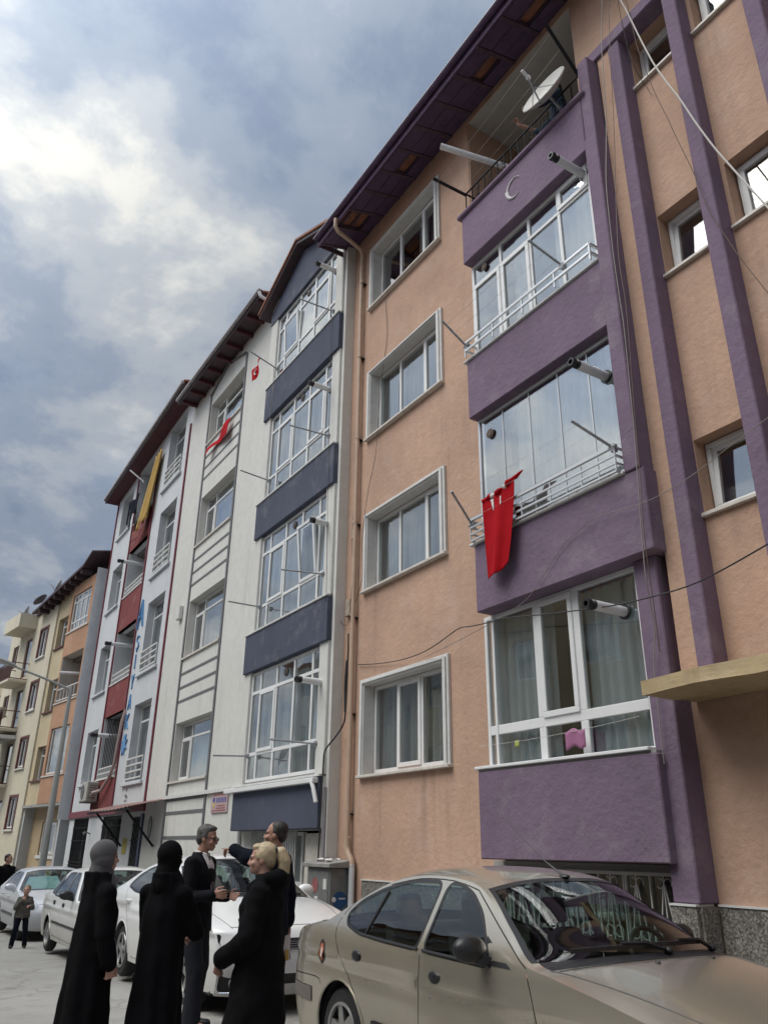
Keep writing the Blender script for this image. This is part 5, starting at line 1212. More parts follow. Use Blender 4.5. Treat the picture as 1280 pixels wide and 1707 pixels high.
# ------------------------------------------------------------------ people
def capsule(mb, p0, p1, r0, r1=None, n=12):
    p0, p1 = Vector(p0), Vector(p1); r1 = r0 if r1 is None else r1; d = p1-p0; L_ = max(d.length, 1e-4)
    pr = [(-r0*cos(t), r0*sin(t)) for t in (0.02, .4, .8, 1.2)]+[(L_+r1*sin(t), r1*cos(t)) for t in (0., .4, .8, 1.2, 1.55)]
    mb.lathe(pr, p0, d if d.length > 1e-4 else (0, 0, 1), n); return mb
def remeshed(mb, voxel, smooth=4, fn=None):
    """fuse overlapping volumes into one continuous skin"""
    me = mb.mesh('tmp'); bm = bmesh.new(); bm.from_mesh(me)
    bmesh.ops.holes_fill(bm, edges=bm.edges); bmesh.ops.recalc_face_normals(bm, faces=bm.faces); bm.to_mesh(me); bm.free()
    o = bpy.data.objects.new('tmp', me); COL.objects.link(o)
    m = o.modifiers.new('r', 'REMESH'); m.mode = 'VOXEL'; m.voxel_size = voxel; m.adaptivity = 0.
    if smooth: s = o.modifiers.new('s', 'SMOOTH'); s.iterations = smooth; s.factor = .5
    dg = bpy.context.evaluated_depsgraph_get(); out = bpy.data.meshes.new_from_object(o.evaluated_get(dg))
    bpy.data.objects.remove(o, do_unlink=True)
    if fn:
        no = [v.normal.copy() for v in out.vertices]
        for v, n_ in zip(out.vertices, no): v.co = fn(v.co.copy(), n_)
        out.update()
    return out
def meshobj(name, me, mat, parent):
    me.name = name; me.materials.clear(); me.materials.append(mat)
    for p in me.polygons: p.use_smooth = True
    o = bpy.data.objects.new(name, me); COL.objects.link(o); o.parent = parent; return o
def folds(amp, fz=1.2, fx=9., seed=0., z1=9., vert=True):
    off = Vector((seed*3.1, seed*1.7, seed*.9))
    def fn(p, n):
        q = Vector((p.x*fx, p.y*fx, p.z*fz))+off; a = noise.noise(q)*1.0+.5*noise.noise(q*2.3)
        return p+n*(a*amp*min(1., max(.15, (z1-p.z))))
    return fn
class Head:
    def __init__(s, base, yaw=0., pitch=0., k=1.):
        s.b = Vector(base); s.m = Matrix.Rotation(yaw, 3, 'Z') @ Matrix.Rotation(pitch, 3, 'X'); s.k = k
    def P(s, x, y, z): return s.b + s.m @ (Vector((x, y, z))*s.k)
    def ell(s, mb, c, r, n=14, m=10): mb.ell(s.P(*c), r[0]*s.k, r[1]*s.k, r[2]*s.k, n, m, s.m)
    def cap(s, mb, a, b, r0, r1=None): capsule(mb, s.P(*a), s.P(*b), r0*s.k, (r0 if r1 is None else r1)*s.k, 10)
    def skull(s, mb):
        s.ell(mb, (0, -.012, .140), (.076, .094, .088)); s.ell(mb, (0, .022, .085), (.062, .072, .085)); s.ell(mb, (0, .035, .045), (.052, .055, .045))
        s.ell(mb, (0, .068, .018), (.024, .022, .018)); s.cap(mb, (0, .088, .118), (0, .106, .078), .0095, .0125); s.cap(mb, (-.012, .094, .072), (.012, .094, .072), .010)
        for d in (-1, 1):
            s.cap(mb, (d*.012, .084, .128), (d*.046, .072, .128), .0125, .010); s.ell(mb, (d*.038, .066, .078), (.026, .024, .024)); s.ell(mb, (d*.075, -.008, .098), (.011, .021, .032), 10, 8)
        s.cap(mb, (-.020, .083, .047), (.020, .083, .047), .0095); s.cap(mb, (-.017, .084, .036), (.017, .084, .036), .0095)
        s.cap(mb, (0, -.028, -.09), (0, -.012, .06), .056, .054)
    def face(s, parent, brow=HAIRB, lip=None):
        for d in (-1, 1):
            q = MB(); s.ell(q, (d*.030, .0855, .112), (.0135, .006, .0072), 10, 8); q.obj('eye', EYEM, parent, smooth='all', local=True)
            q = MB(); s.cap(q, (d*.014, .0935, .130), (d*.046, .083, .131), .0042, .003); q.obj('eyebrow', brow, parent, smooth='all', local=True)
        q = MB(); s.cap(q, (-.018, .0925, .0415), (.018, .0925, .0415), .0035); q.obj('lips', LIPM, parent, smooth='all', local=True)
EYEM = plain('eye_dark', (.03, .022, .018), .25); LIPM = plain('lip', (.26, .10, .09), .5)
def hand(mb, w, f, n, pose='relax', side=1, k=1.):
    """palm and five unequal fingers; w wrist, f finger direction, n palm normal; side flips the thumb"""
    w, f, n = Vector(w), Vector(f).normalized(), Vector(n); n = (n-f*n.dot(f)).normalized(); s = f.cross(n)*side
    for u in (.030, .012, -.008, -.028): capsule(mb, w+s*u*.55*k+f*.005*k, w+f*.082*k+s*u*k, .0145*k, .0125*k, 8)
    for i, (u, L_) in enumerate(((.031, .070), (.011, .078), (-.009, .072), (-.028, .056))):
        c = {'relax': .55+.12*i, 'fist': 1.5, 'point': (.0 if i == 0 else 1.55), 'open': .12+.08*i}[pose]
        b = w+f*.084*k+s*u*k+(s*(.12*(1.2-i)) if pose == 'open' else Vector())*.05*k; d = f; r = .0092*k
        for j, seg in enumerate((.45, .32, .23)):
            d = (d*cos(c*(1, .9, .6)[j])+n*sin(c*(1, .9, .6)[j])).normalized(); e = b+d*L_*seg*k; capsule(mb, b, e, r, r*.93, 8); b = e; r *= .92
            n_ = n  # keep bending in the palm plane
    t0 = w+f*.022*k+s*.026*k; t1 = t0+(f*.55+s*.62+n*.35).normalized()*.042*k; t2 = t1+(f*.9+s*.12+n*.38).normalized()*.034*k; t3 = t2+(f*.95+n*.30).normalized()*.024*k
    capsule(mb, t0, t1, .0145*k, .0115*k, 8); capsule(mb, t1, t2, .0112*k, .0100*k, 8); capsule(mb, t2, t3, .0098*k, .0085*k, 8)
def chain(mb, pts, rs, n=12):
    for a, b, r0, r1 in zip(pts, pts[1:], rs, rs[1:]): capsule(mb, a, b, r0, r1, n)
def person_root(label, loc, d, group=None):
    return thing('person', label, 'person', loc, math.atan2(-d[0], d[1]), group)
def body_mesh(root, H, arms, legs, skin, hk=1., k=1., voxel=.0075, torso=True, thin=1.):
    """arms: list of (shoulder, elbow, wrist, finger dir, palm normal, pose, side); legs: list of (hip, knee, ankle, toe)"""
    mb = MB(); H.skull(mb)
    chain(mb, [(0, 0, .92*k), (0, .0, 1.12*k), (0, .01, 1.32*k), (0, -.01, 1.42*k)], [.108*k*thin, .10*k*thin, .108*k*thin, .07*k], 16)
    capsule(mb, (-.14*k*thin, 0, 1.375*k), (.14*k*thin, 0, 1.375*k), .052*k, .052*k); capsule(mb, (-.08*k, 0, .94*k), (.08*k, 0, .94*k), .115*k*thin)
    capsule(mb, (0, -.012, 1.42*k), H.P(0, -.02, .0), .06*k, .055*k)
    for sh, el, wr, f, n, pose, side in arms:
        chain(mb, [sh, el, wr], [.042*k, .038*k, .029*k]); hand(mb, wr, f, n, pose, side, hk)
    for hp, kn, an, toe in legs: chain(mb, [hp, kn, an], [.08*k, .055*k, .034*k]); capsule(mb, an, Vector(toe).lerp(Vector(an), .2), .030*k, .024*k)
    return meshobj('body', remeshed(mb, voxel, 3), skin, root)
def shoes(root, legs, k, mat):
    for hp, kn, an, toe in legs:
        a, t = Vector(an), Vector(toe); m = MB(); d = (t-a); d.z = 0; d.normalize()
        capsule(m, Vector((a.x, a.y, .05*k))-d*.03*k, Vector((a.x, a.y, .045*k))+d*.17*k, .046*k, .038*k); capsule(m, Vector((a.x, a.y, .085*k)), Vector((a.x, a.y, .06*k))+d*.06*k, .045*k, .042*k)
        for j in range(len(m.v)): x, y, z = m.v[j]; m.v[j] = (x, y, max(z, .004))
        meshobj('shoe', remeshed(m, .009, 3), mat, root)
def ring_robe(mb, levels, n=36, wob=0., seed=0, kf=8):
    """levels: (z, cx, cy, rx, ry, fold amplitude)"""
    rings = []
    for z, cx, cy, rx, ry, a in levels:
        ring = []
        for j in range(n):
            t = 2*PI*j/n; f = 1+a*(sin(kf*t+seed+z*1.5)*.6+sin((kf+5)*t+seed*2.1-z)*.4)
            ring.append((cx+rx*f*cos(t), cy+ry*f*sin(t), z))
        rings.append(ring)
    mb.ring_loft(rings)
def skirtfolds(amp, seed, zt):
    """long vertical drapes that deepen towards the hem"""
    def fn(p, n):
        t = math.atan2(p.y, p.x); w = max(0., min(1., (zt-p.z)/zt)); a = sin(7*t+seed+.8*sin(2*p.z+seed))*.55+sin(12*t+seed*2+p.z)*.3
        q = Vector((p.x*7, p.y*7, p.z*5)); return p+n*(amp*a*(.25+w)+.007*noise.noise(q+Vector((seed, 0, 0)))+.004*noise.noise(q*2.6))
    return fn
def hijab(root, H, mat, drape, seed, voxel=.010, low=-.14):
    mb = MB(); H.ell(mb, (0, -.018, .138), (.094, .112, .106)); H.ell(mb, (0, -.012, .08), (.100, .100, .095)); H.ell(mb, (0, .0, .0), (.082, .088, .07)); H.ell(mb, (0, -.015, low*.55), (.105, .095, .10))
    for p, q, r0, r1 in drape: H.cap(mb, p, q, r0, r1)
    def fn(p, n):
        a = p-H.b; q = Vector((a.x*5+a.z*4, a.y*5, a.z*13)); return p+n*(.006*noise.noise(q*.7+Vector((seed, 0, 0))))
    o = meshobj('headscarf', remeshed(mb, voxel, 3, fn), mat, root)
    # open the face
    c = H.P(0, .098, .075); fw_ = H.m @ Vector((0, 1, 0)); up_ = H.m @ Vector((0, 0, 1)); rt_ = H.m @ Vector((1, 0, 0))
    bm = bmesh.new(); bm.from_mesh(o.data); kill = []
    for v in bm.verts:
        d = v.co-c; a, b, e = d.dot(rt_)/(.060*H.k), d.dot(up_)/(.078*H.k), d.dot(fw_)/H.k
        if a*a+b*b < 1 and e > -.075: kill.append(v)
    bmesh.ops.delete(bm, geom=kill, context='VERTS'); bm.to_mesh(o.data); bm.free()
    sm = o.modifiers.new('thick', 'SOLIDIFY'); sm.thickness = .006; sm.offset = -1
    return o

def robed_woman(label, loc, d, k, scarfmat, coatmat, seed, headyaw, drape, arms, hem=.03):
    g = person_root(label, loc, d, 'group of people talking beside the parked cars'); H = Head((0, .01, 1.515*k), headyaw, 0., k*.97)
    legs = [((s*.09*k, 0, .9*k), (s*.1*k, .01, .48*k), (s*.1*k, -.02, .09*k), (s*.11*k, .12*k, .05*k)) for s in (-1, 1)]
    b = body_mesh(g, H, arms, legs, SKIN, .92, k, thin=.85); H.face(b)
    mb = MB(); ring_robe(mb, [(hem, 0, -.01, .225*k, .205*k, .06), (.35*k, 0, 0, .21*k, .19*k, .045), (.75*k, 0, .0, .19*k, .168*k, .025), (1.0*k, 0, .0, .18*k, .15*k, .01), (1.25*k, 0, .012, .185*k, .145*k, 0), (1.37*k, 0, 0, .165*k, .105*k, 0), (1.445*k, 0, -.015, .125*k, .105*k, 0), (1.485*k, 0, -.02, .112*k, .105*k, 0), (1.515*k, 0, -.028, .100*k, .100*k, 0)], seed=seed)
    for sh, el, wr, f, n_, pose, side in arms:
        w2 = Vector(wr)-Vector(f).normalized()*.0; chain(mb, [sh, el, w2.lerp(Vector(el), .06)], [.076*k, .064*k, .060*k], 14); capsule(mb, sh, (0, 0, 1.42*k), .076*k, .075*k)
    meshobj('coat', remeshed(mb, .012, 2, skirtfolds(.018, seed, 1.0*k)), coatmat, g)
    hijab(g, H, scarfmat, drape, seed); shoes(g, legs, k, BLACKP)
    return g
k1 = .912
robed_woman('woman in grey headscarf and long black coat, leftmost of the group', (1.56, 6.28, 0), (1.0, .10), k1, GREYSCARF, BLACKC, 1.3, R(-4),
            [((0, -.03, .0), (0, -.03, -.06), .092, .100), ((0, .01, -.02), (.02, .05, -.09), .075, .07)],
            [((.16*k1, 0, 1.36*k1), (.225*k1, .0, 1.10*k1), (.235*k1, .06, .90*k1), (.0, .25, -1), (-1, 0, -.2), 'fist', 1), ((-.16*k1, 0, 1.36*k1), (-.21*k1, .0, 1.08*k1), (-.17*k1, .14, .86*k1), (.0, .4, -.9), (1, 0, 0), 'relax', -1)])
k2 = .912
robed_woman('woman all in black with black headscarf seen from behind, left of suited man', (1.98, 6.08, 0), (.80, .58), k2, BLACKC2, BLACKC, 4.1, R(-8),
            [((0, -.03, .0), (0, -.04, -.09), .095, .105), ((-.05, .0, -.05), (-.08, .01, -.11), .08, .075), ((.05, .0, -.05), (.08, .01, -.11), .08, .075)],
            [((.16*k2, 0, 1.36*k2), (.225*k2, .10, 1.10*k2), (.12*k2, .28, 1.06*k2), (-1, .3, 0), (0, 0, -1), 'relax', 1), ((-.16*k2, 0, 1.36*k2), (-.225*k2, .10, 1.10*k2), (-.12*k2, .28, 1.04*k2), (1, .3, 0), (0, 0, -1), 'relax', -1)])

def jacket(root, k, arms, hem, mat, voxel=.012, seed=0., flare=0., bulk=1., amp=.007, name='jacket', cuff=.055, collar=True):
    mb = MB(); ring_robe(mb, [(hem, 0, .0, (.195+flare)*k*bulk, (.145+flare)*k*bulk, .015), (.95*k, 0, .005, (.185+flare*.4)*k*bulk, .135*k*bulk, .01), (1.12*k, 0, .01, .178*k*bulk, .128*k*bulk, 0), (1.30*k, 0, .012, .20*k*bulk, .138*k*bulk, 0), (1.41*k, 0, .0, .19*k*bulk, .10*k*bulk, 0), (1.465*k, 0, -.012, .10*k*bulk, .080*k*bulk, 0), (1.50*k if collar else 1.48*k, 0, -.018, .072*k, .070*k, 0)], seed=seed)
    for sh, el, wr, f, n_, pose, side in arms:
        w2 = Vector(wr)+(Vector(el)-Vector(wr)).normalized()*.02; chain(mb, [sh, el, w2], [.078*k*bulk, .066*k*bulk, cuff*k], 14)
    return meshobj(name, remeshed(mb, voxel, 3, folds(amp, 7., 8., seed)), mat, root)
def trousers(root, legs, k, mat, seed=0.):
    mb = MB(); capsule(mb, (-.085*k, -.01, .93*k), (.085*k, -.01, .93*k), .125*k)
    for hp, kn, an, toe in legs: a = Vector(an); chain(mb, [hp, kn, (a.x, a.y, .075*k)], [.108*k, .086*k, .078*k], 14)
    return meshobj('trousers', remeshed(mb, .012, 3, folds(.006, 5., 10., seed)), mat, root)
def surf_patch(root, name, pts, mat, th=.006):
    """small tailored panel: outline lying on the chest, given thickness"""
    n = len(pts); m = MB(); v = [Vector(p) for p in pts]; m.add(v+[p-Vector((0, th, 0)) for p in v], [tuple(range(n)), tuple(range(2*n-1, n-1, -1))]+[(j, j+n, (j+1) % n+n, (j+1) % n) for j in range(n)])
    return m.obj(name, mat, root, local=True)
# ---- man in dark suit and glasses, one hand held out
def suited_man():
    k = 1.02; g = person_root('man in dark suit, white shirt and tie with dark glasses, holding one hand out', (3.02, 8.30, gz(8.3)), (.66, -.72), 'group of people talking beside the parked cars'); H = Head((0, .035, 1.515*k), R(6), R(-8), k)
    arms = [((.185*k, 0, 1.385*k), (.235*k, .02, 1.10*k), (.20*k, .27, 1.13*k), (.05, 1, .06), (-1, 0, .25), 'open', 1), ((-.185*k, 0, 1.385*k), (-.235*k, -.02, 1.10*k), (-.18*k, .24, 1.10*k), (.2, 1, 0), (.9, 0, .4), 'open', -1)]
    legs = [((-.09*k, 0, .92*k), (-.10*k, .04, .50*k), (-.10*k, -.02, .09*k), (-.12*k, .14*k, .05*k)), ((.09*k, 0, .92*k), (.11*k, .10, .50*k), (.12*k, .12, .09*k), (.13*k, .28*k, .05*k))]
    b = body_mesh(g, H, arms, legs, SKIN2, .98, k); H.face(b)
    jacket(g, k, arms, .80*k, SUIT, seed=2., cuff=.052); trousers(g, legs, k, TROUS, 3.); shoes(g, legs, k, BLACKP)
    y0 = .158*k
    surf_patch(g, 'shirt', [(-.068*k, .052*k, 1.48*k), (-.062*k, .118*k, 1.38*k), (0, y0+.010, 1.07*k), (.062*k, .118*k, 1.38*k), (.068*k, .052*k, 1.48*k), (0, .078*k, 1.475*k)], WHITEC, .01)
    surf_patch(g, 'tie', [(-.018*k, .088*k, 1.468*k), (-.030*k, .150*k, 1.22*k), (0, y0+.018, 1.12*k), (.030*k, .150*k, 1.22*k), (.018*k, .088*k, 1.468*k)], plain('dark_tie', (.02, .02, .026), .5), .008)
    for s in (-1, 1):
        surf_patch(g, 'lapel', [(s*.088*k, .040*k, 1.478*k), (s*.072*k, .116*k, 1.37*k), (s*.012*k, y0+.012, 1.06*k), (s*.085*k, .130*k, 1.26*k), (s*.115*k, .100*k, 1.33*k), (s*.095*k, .08*k, 1.36*k)], SUIT, .008)
        m = MB(); capsule(m, (s*.062*k, -.03, 1.50*k), (s*.03*k, .065*k, 1.475*k), .016*k, .014*k); m.obj('collar', WHITEC, g, smooth='all', local=True)
    mb = MB(); H.ell(mb, (0, -.026, .158), (.083, .096, .084)); H.ell(mb, (0, -.062, .105), (.074, .052, .075)); H.ell(mb, (0, .02, .205), (.06, .06, .028)); [H.ell(mb, (d*.068, -.01, .125), (.017, .032, .04)) for d in (-1, 1)]
    meshobj('hair', remeshed(mb, .007, 8, folds(.003, 30., 40., 1.)), HAIRG, g)
    q = MB()
    for d in (-1, 1):
        H.ell(q, (d*.033, .100, .110), (.026, .004, .019), 14, 8); H.cap(q, (d*.058, .094, .117), (d*.078, -.01, .112), .0032)
    H.cap(q, (-.01, .104, .116), (.01, .104, .116), .003); q.obj('glasses', plain('dark_lens', (.012, .010, .010), .12, coat=.6), g, smooth='all', local=True)
suited_man()
# ---- man pointing, papers in the other hand
def pointing_man():
    k = 1.035; d = (-.62, .72); g = person_root('dark haired man in navy jacket pointing left, papers in his lowered hand', (3.52, 7.62, gz(7.6)), d, 'group of people talking beside the parked cars'); H = Head((0, .02, 1.515*k), R(12), R(4), k)
    # local +Y is the way he faces; the arm goes out ahead and to his left
    arms = [((-.185*k, .0, 1.40*k), (-.25*k, .18, 1.43*k), (-.23*k, .335, 1.49*k), (.10, 1, .06), (0, .1, -1), 'point', -1), ((.185*k, -.01, 1.385*k), (.24*k, -.06, 1.09*k), (.26*k, -.06, .86*k), (0, .25, -1), (-1, 0, 0), 'fist', 1)]
    legs = [((s*.09*k, 0, .92*k), (s*.11*k, .02, .50*k), (s*.12*k, -.02, .09*k), (s*.14*k, .14*k, .05*k)) for s in (-1, 1)]
    b = body_mesh(g, H, arms, legs, SKIN2, .98, k); H.face(b)
    jacket(g, k, arms, .78*k, NAVYC, seed=5., bulk=1.08, amp=.010, cuff=.058); trousers(g, legs, k, BLACKC2, 6.); shoes(g, legs, k, BLACKP)
    mb = MB(); H.ell(mb, (0, -.028, .158), (.081, .092, .078)); H.ell(mb, (0, -.062, .11), (.072, .048, .07)); [H.ell(mb, (s*.068, -.012, .13), (.016, .03, .036)) for s in (-1, 1)]
    meshobj('hair', remeshed(mb, .008, 3), HAIRB, g)
    m = MB(); capsule(m, (-.05*k, -.055, 1.475*k), (.05*k, -.055, 1.475*k), .035, .035); capsule(m, (.05*k, -.05, 1.475*k), (.065*k, .04, 1.45*k), .032, .025); capsule(m, (-.05*k, -.05, 1.475*k), (-.065*k, .04, 1.45*k), .032, .025); meshobj('collar', remeshed(m, .010, 2), NAVYC, g)
    # papers
    w = PT[g.name] @ Vector((.27*k, -.04, .74*k)); pr = thing('paper_bundle', 'white printed papers held in the pointing man\'s lowered hand', 'papers', w, R(20))
    for i, (a, col) in enumerate(((0., WHITEC), (.14, plain('paper_print', (.30, .30, .33), .6, var=.6, scale=30)), (-.12, WHITEC))):
        m = MB(); m.hexa([(-.03+.004*i, -.001, -.17), (.05, -.001, -.20), (.05, .001, -.20), (-.03+.004*i, .001, -.17)], [(-.05, -.001+.006*i, .08), (.055, -.001+.006*i, .08), (.055, .001+.006*i, .08), (-.05, .001+.006*i, .08)])
        m.v = [(x*cos(a)-z*sin(a), y+.004*i, x*sin(a)+z*cos(a)) for x, y, z in m.v]; m.obj('sheet', col, pr, local=True)
    MB().box(-.02, .03, -.012, -.008, -.19, -.10).obj('folder_edge', YELC, pr, local=True)
pointing_man()
# ---- blonde woman, hands folded
def blonde_woman():
    k = .912; g = person_root('blonde woman with ponytail in long black hooded coat, hands folded', (2.50, 5.55, 0), (-.80, .60), 'group of people talking beside the parked cars'); H = Head((0, .03, 1.515*k), R(6), R(-2), k*.97)
    arms = [((-.18*k, 0, 1.38*k), (-.245*k, .04, 1.10*k), (-.075*k, .275, .93*k), (.75, .30, -.6), (0, -1, -.2), 'relax', -1), ((.18*k, 0, 1.38*k), (.245*k, .04, 1.10*k), (.085*k, .285, .95*k), (-.75, .3, -.6), (0, -1, -.2), 'relax', 1)]
    legs = [((s*.09*k, 0, .9*k), (s*.1*k, .02, .48*k), (s*.1*k, -.01, .09*k), (s*.12*k, .13*k, .05*k)) for s in (-1, 1)]
    b = body_mesh(g, H, arms, legs, SKIN, .92, k); H.face(b, HAIRG)
    mb = MB(); ring_robe(mb, [(.47*k, 0, .02, .255*k, .235*k, .03), (.7*k, 0, .01, .235*k, .205*k, .02), (.98*k, 0, .0, .215*k, .172*k, .01), (1.15*k, 0, .01, .205*k, .158*k, 0), (1.30*k, 0, .015, .22*k, .165*k, 0), (1.41*k, 0, 0, .20*k, .12*k, 0), (1.48*k, 0, -.015, .11*k, .095*k, 0), (1.52*k, 0, -.02, .085*k, .085*k, 0)], seed=3)
    for sh, el, wr, f, n_, pose, side in arms: chain(mb, [sh, el, Vector(wr).lerp(Vector(el), .16)], [.095*k, .085*k, .066*k], 14)
    # hood bunched behind the neck and open collar
    chain(mb, [(-.12*k, -.02, 1.47*k), (-.07*k, -.10, 1.485*k), (.07*k, -.10, 1.485*k), (.12*k, -.02, 1.47*k), (.09*k, .08, 1.43*k)], [.05, .065, .065, .05, .035]); chain(mb, [(-.12*k, -.02, 1.47*k), (-.09*k, .08, 1.43*k)], [.05, .035])
    meshobj('coat', remeshed(mb, .012, 3, folds(.012, 8., 6., 9.)), BLACKC2, g)
    trousers(g, legs, k, BLACKC, 2.); shoes(g, legs, k, BLACKP)
    mb = MB(); H.ell(mb, (0, -.030, .150), (.083, .096, .088)); H.ell(mb, (0, -.060, .105), (.074, .052, .074)); H.ell(mb, (0, .028, .198), (.060, .055, .030)); [H.ell(mb, (s*.070, -.015, .135), (.016, .045, .05)) for s in (-1, 1)]; [H.cap(mb, (s*.060, .050, .165), (s*.072, .030, .075), .008, .005) for s in (-1, 1)]
    meshobj('hair', remeshed(mb, .006, 12, folds(.0012, 60., 50., 1.)), HAIRY, g)
    mb = MB(); P_ = [H.P(0, -.105, .165), H.P(0, -.150, .150), H.P(.0, -.175, .09), H.P(.0, -.170, .0), H.P(0, -.160, -.09)]; chain(mb, P_, [.028, .042, .046, .040, .018])
    meshobj('ponytail', remeshed(mb, .007, 3, folds(.002, 6., 60., 2.)), HAIRY, g)
    m = MB(); m.tube([H.P(0, -.118, .165)+H.m @ Vector((cos(t)*.030, .01*sin(t), sin(t)*.030)) for t in [2*PI*j/12 for j in range(12)]], .009, 6, True); m.obj('hair_tie', BLACKP, g, smooth='all', local=True)
    for x, z in ((.03, .80), (.03, 1.0), (.03, 1.2)): m = MB(); m.ell((x, .185 if z < 1.1 else .175, z*k), .011, .006, .011, 10, 6); m.obj('button', STEEL, g, local=True)
blonde_woman()
# ---- child beside the silver car
def child():
    k = .60; g = person_root('small child in grey jacket and dark trousers holding hands to mouth', (3.10, 18.0, gz(18.0)), (-.25, -.97)); H = Head((0, .02, 1.50*k), R(-12), R(6), .80)
    arms = [((.16*k, 0, 1.38*k), (.24*k, .05, 1.14*k), (.05*k, .13, 1.36*k), (-.5, .3, .8), (0, -1, 0), 'fist', 1), ((-.16*k, 0, 1.38*k), (-.26*k, .02, 1.14*k), (-.20*k, .14, 1.20*k), (.6, .6, .2), (0, 0, -1), 'fist', -1)]
    legs = [((s*.09*k, 0, .92*k), (s*.15*k, .02, .50*k), (s*.19*k, -.01, .09*k), (s*.21*k, .14*k, .05*k)) for s in (-1, 1)]
    b = body_mesh(g, H, arms, legs, SKIN, .6, k, voxel=.006); H.face(b)
    jm = plain('child_jacket', (.085, .08, .07), .85, var=.5, scale=14); jacket(g, k, arms, .86*k, jm, voxel=.009, seed=4., bulk=1.15, amp=.006, cuff=.07); trousers(g, legs, k, NAVYC, 8.); shoes(g, legs, k*1.05, BLACKP)
    mb = MB(); H.ell(mb, (0, -.024, .156), (.082, .096, .082)); H.ell(mb, (0, -.06, .11), (.072, .05, .07)); meshobj('hair', remeshed(mb, .008, 2, folds(.003, 30., 30., 1.)), plain('light_brown_hair', (.16, .115, .075), .6, var=.3, scale=30), g)
child()
# ---- man standing beyond the silver car
def far_man():
    k = .98; g = person_root('dark haired man in black jacket standing beyond the silver car', (3.55, 24.0, gz(24)), (.5, -.86)); H = Head((0, .02, 1.515*k), R(20), 0., k)
    arms = [((s*.185*k, 0, 1.385*k), (s*.24*k, -.02, 1.10*k), (s*.23*k, .10, .88*k), (0, .3, -1), (-s, 0, 0), 'relax', s) for s in (-1, 1)]
    legs = [((s*.09*k, 0, .92*k), (s*.11*k, .02, .50*k), (s*.12*k, -.02, .09*k), (s*.14*k, .14*k, .05*k)) for s in (-1, 1)]
    b = body_mesh(g, H, arms, legs, SKIN2, .95, k, voxel=.010); H.face(b); jacket(g, k, arms, .80*k, BLACKC2, voxel=.016, seed=7., bulk=1.08); trousers(g, legs, k, BLACKC, 1.); shoes(g, legs, k, BLACKP)
    mb = MB(); H.ell(mb, (0, -.028, .158), (.082, .094, .08)); H.ell(mb, (0, -.062, .11), (.072, .05, .07)); meshobj('hair', remeshed(mb, .010, 2), HAIRB, g)
far_man()
# ---- person behind the railing of the top balcony
def balcony_person():
    k = .97; z = 10.60; g = person_root('person in navy top on the top balcony, arms raised over the railing', (6.62, 5.86, z), (-.65, .76)); H = Head((0, .02, 1.515*k), R(0), R(-10), k)
    arms = [((-.185*k, .02, 1.36*k), (-.26*k, .24, 1.14*k), (-.14*k, .44, 1.26*k), (.2, .7, .35), (0, .2, -1), 'fist', -1), ((.185*k, .02, 1.36*k), (.20*k, .30, 1.05*k), (.10*k, .62, 1.22*k), (-.2, .3, .9), (-.5, .7, 0), 'fist', 1)]
    legs = [((s*.09*k, 0, .92*k), (s*.11*k, .02, .50*k), (s*.12*k, -.02, .09*k), (s*.14*k, .14*k, .05*k)) for s in (-1, 1)]
    b = body_mesh(g, H, arms, legs, SKIN2, .95, k, voxel=.010); H.face(b)
    top = [(a[0], a[1], Vector(a[1]).lerp(Vector(a[2]), .25), *a[3:]) for a in arms]
    jacket(g, k, top, .80*k, plain('navy_teal_top', (.018, .035, .06), .85, var=.3, scale=6), seed=3.); trousers(g, legs, k, NAVYC, 2.)
    mb = MB(); H.ell(mb, (0, -.028, .158), (.085, .098, .084)); H.ell(mb, (0, -.062, .09), (.076, .055, .09)); meshobj('hair', remeshed(mb, .010, 2), HAIRB, g)
balcony_person()
# ------------------------------------------------------------------ things fixed to or hanging from the facades
def cloth(name, fn, nu, nv, mat, parent=None, th=.004, keep=None):
    vs = [fn(i/nu, j/nv) for j in range(nv+1) for i in range(nu+1)]; fs = []
    for j in range(nv):
        for i in range(nu):
            if keep and not keep((i+.5)/nu, (j+.5)/nv): continue
            a = j*(nu+1)+i; fs.append((a, a+1, a+nu+2, a+nu+1))
    used = sorted({i for f in fs for i in f}); mp = {u: k for k, u in enumerate(used)}
    m = MB(); m.v = [vs[u] for u in used]; m.f = [tuple(mp[i] for i in f) for f in fs]
    o = m.obj(name, mat, parent, smooth='all'); s = o.modifiers.new('thick', 'SOLIDIFY'); s.thickness = th; s.offset = 0
    return o
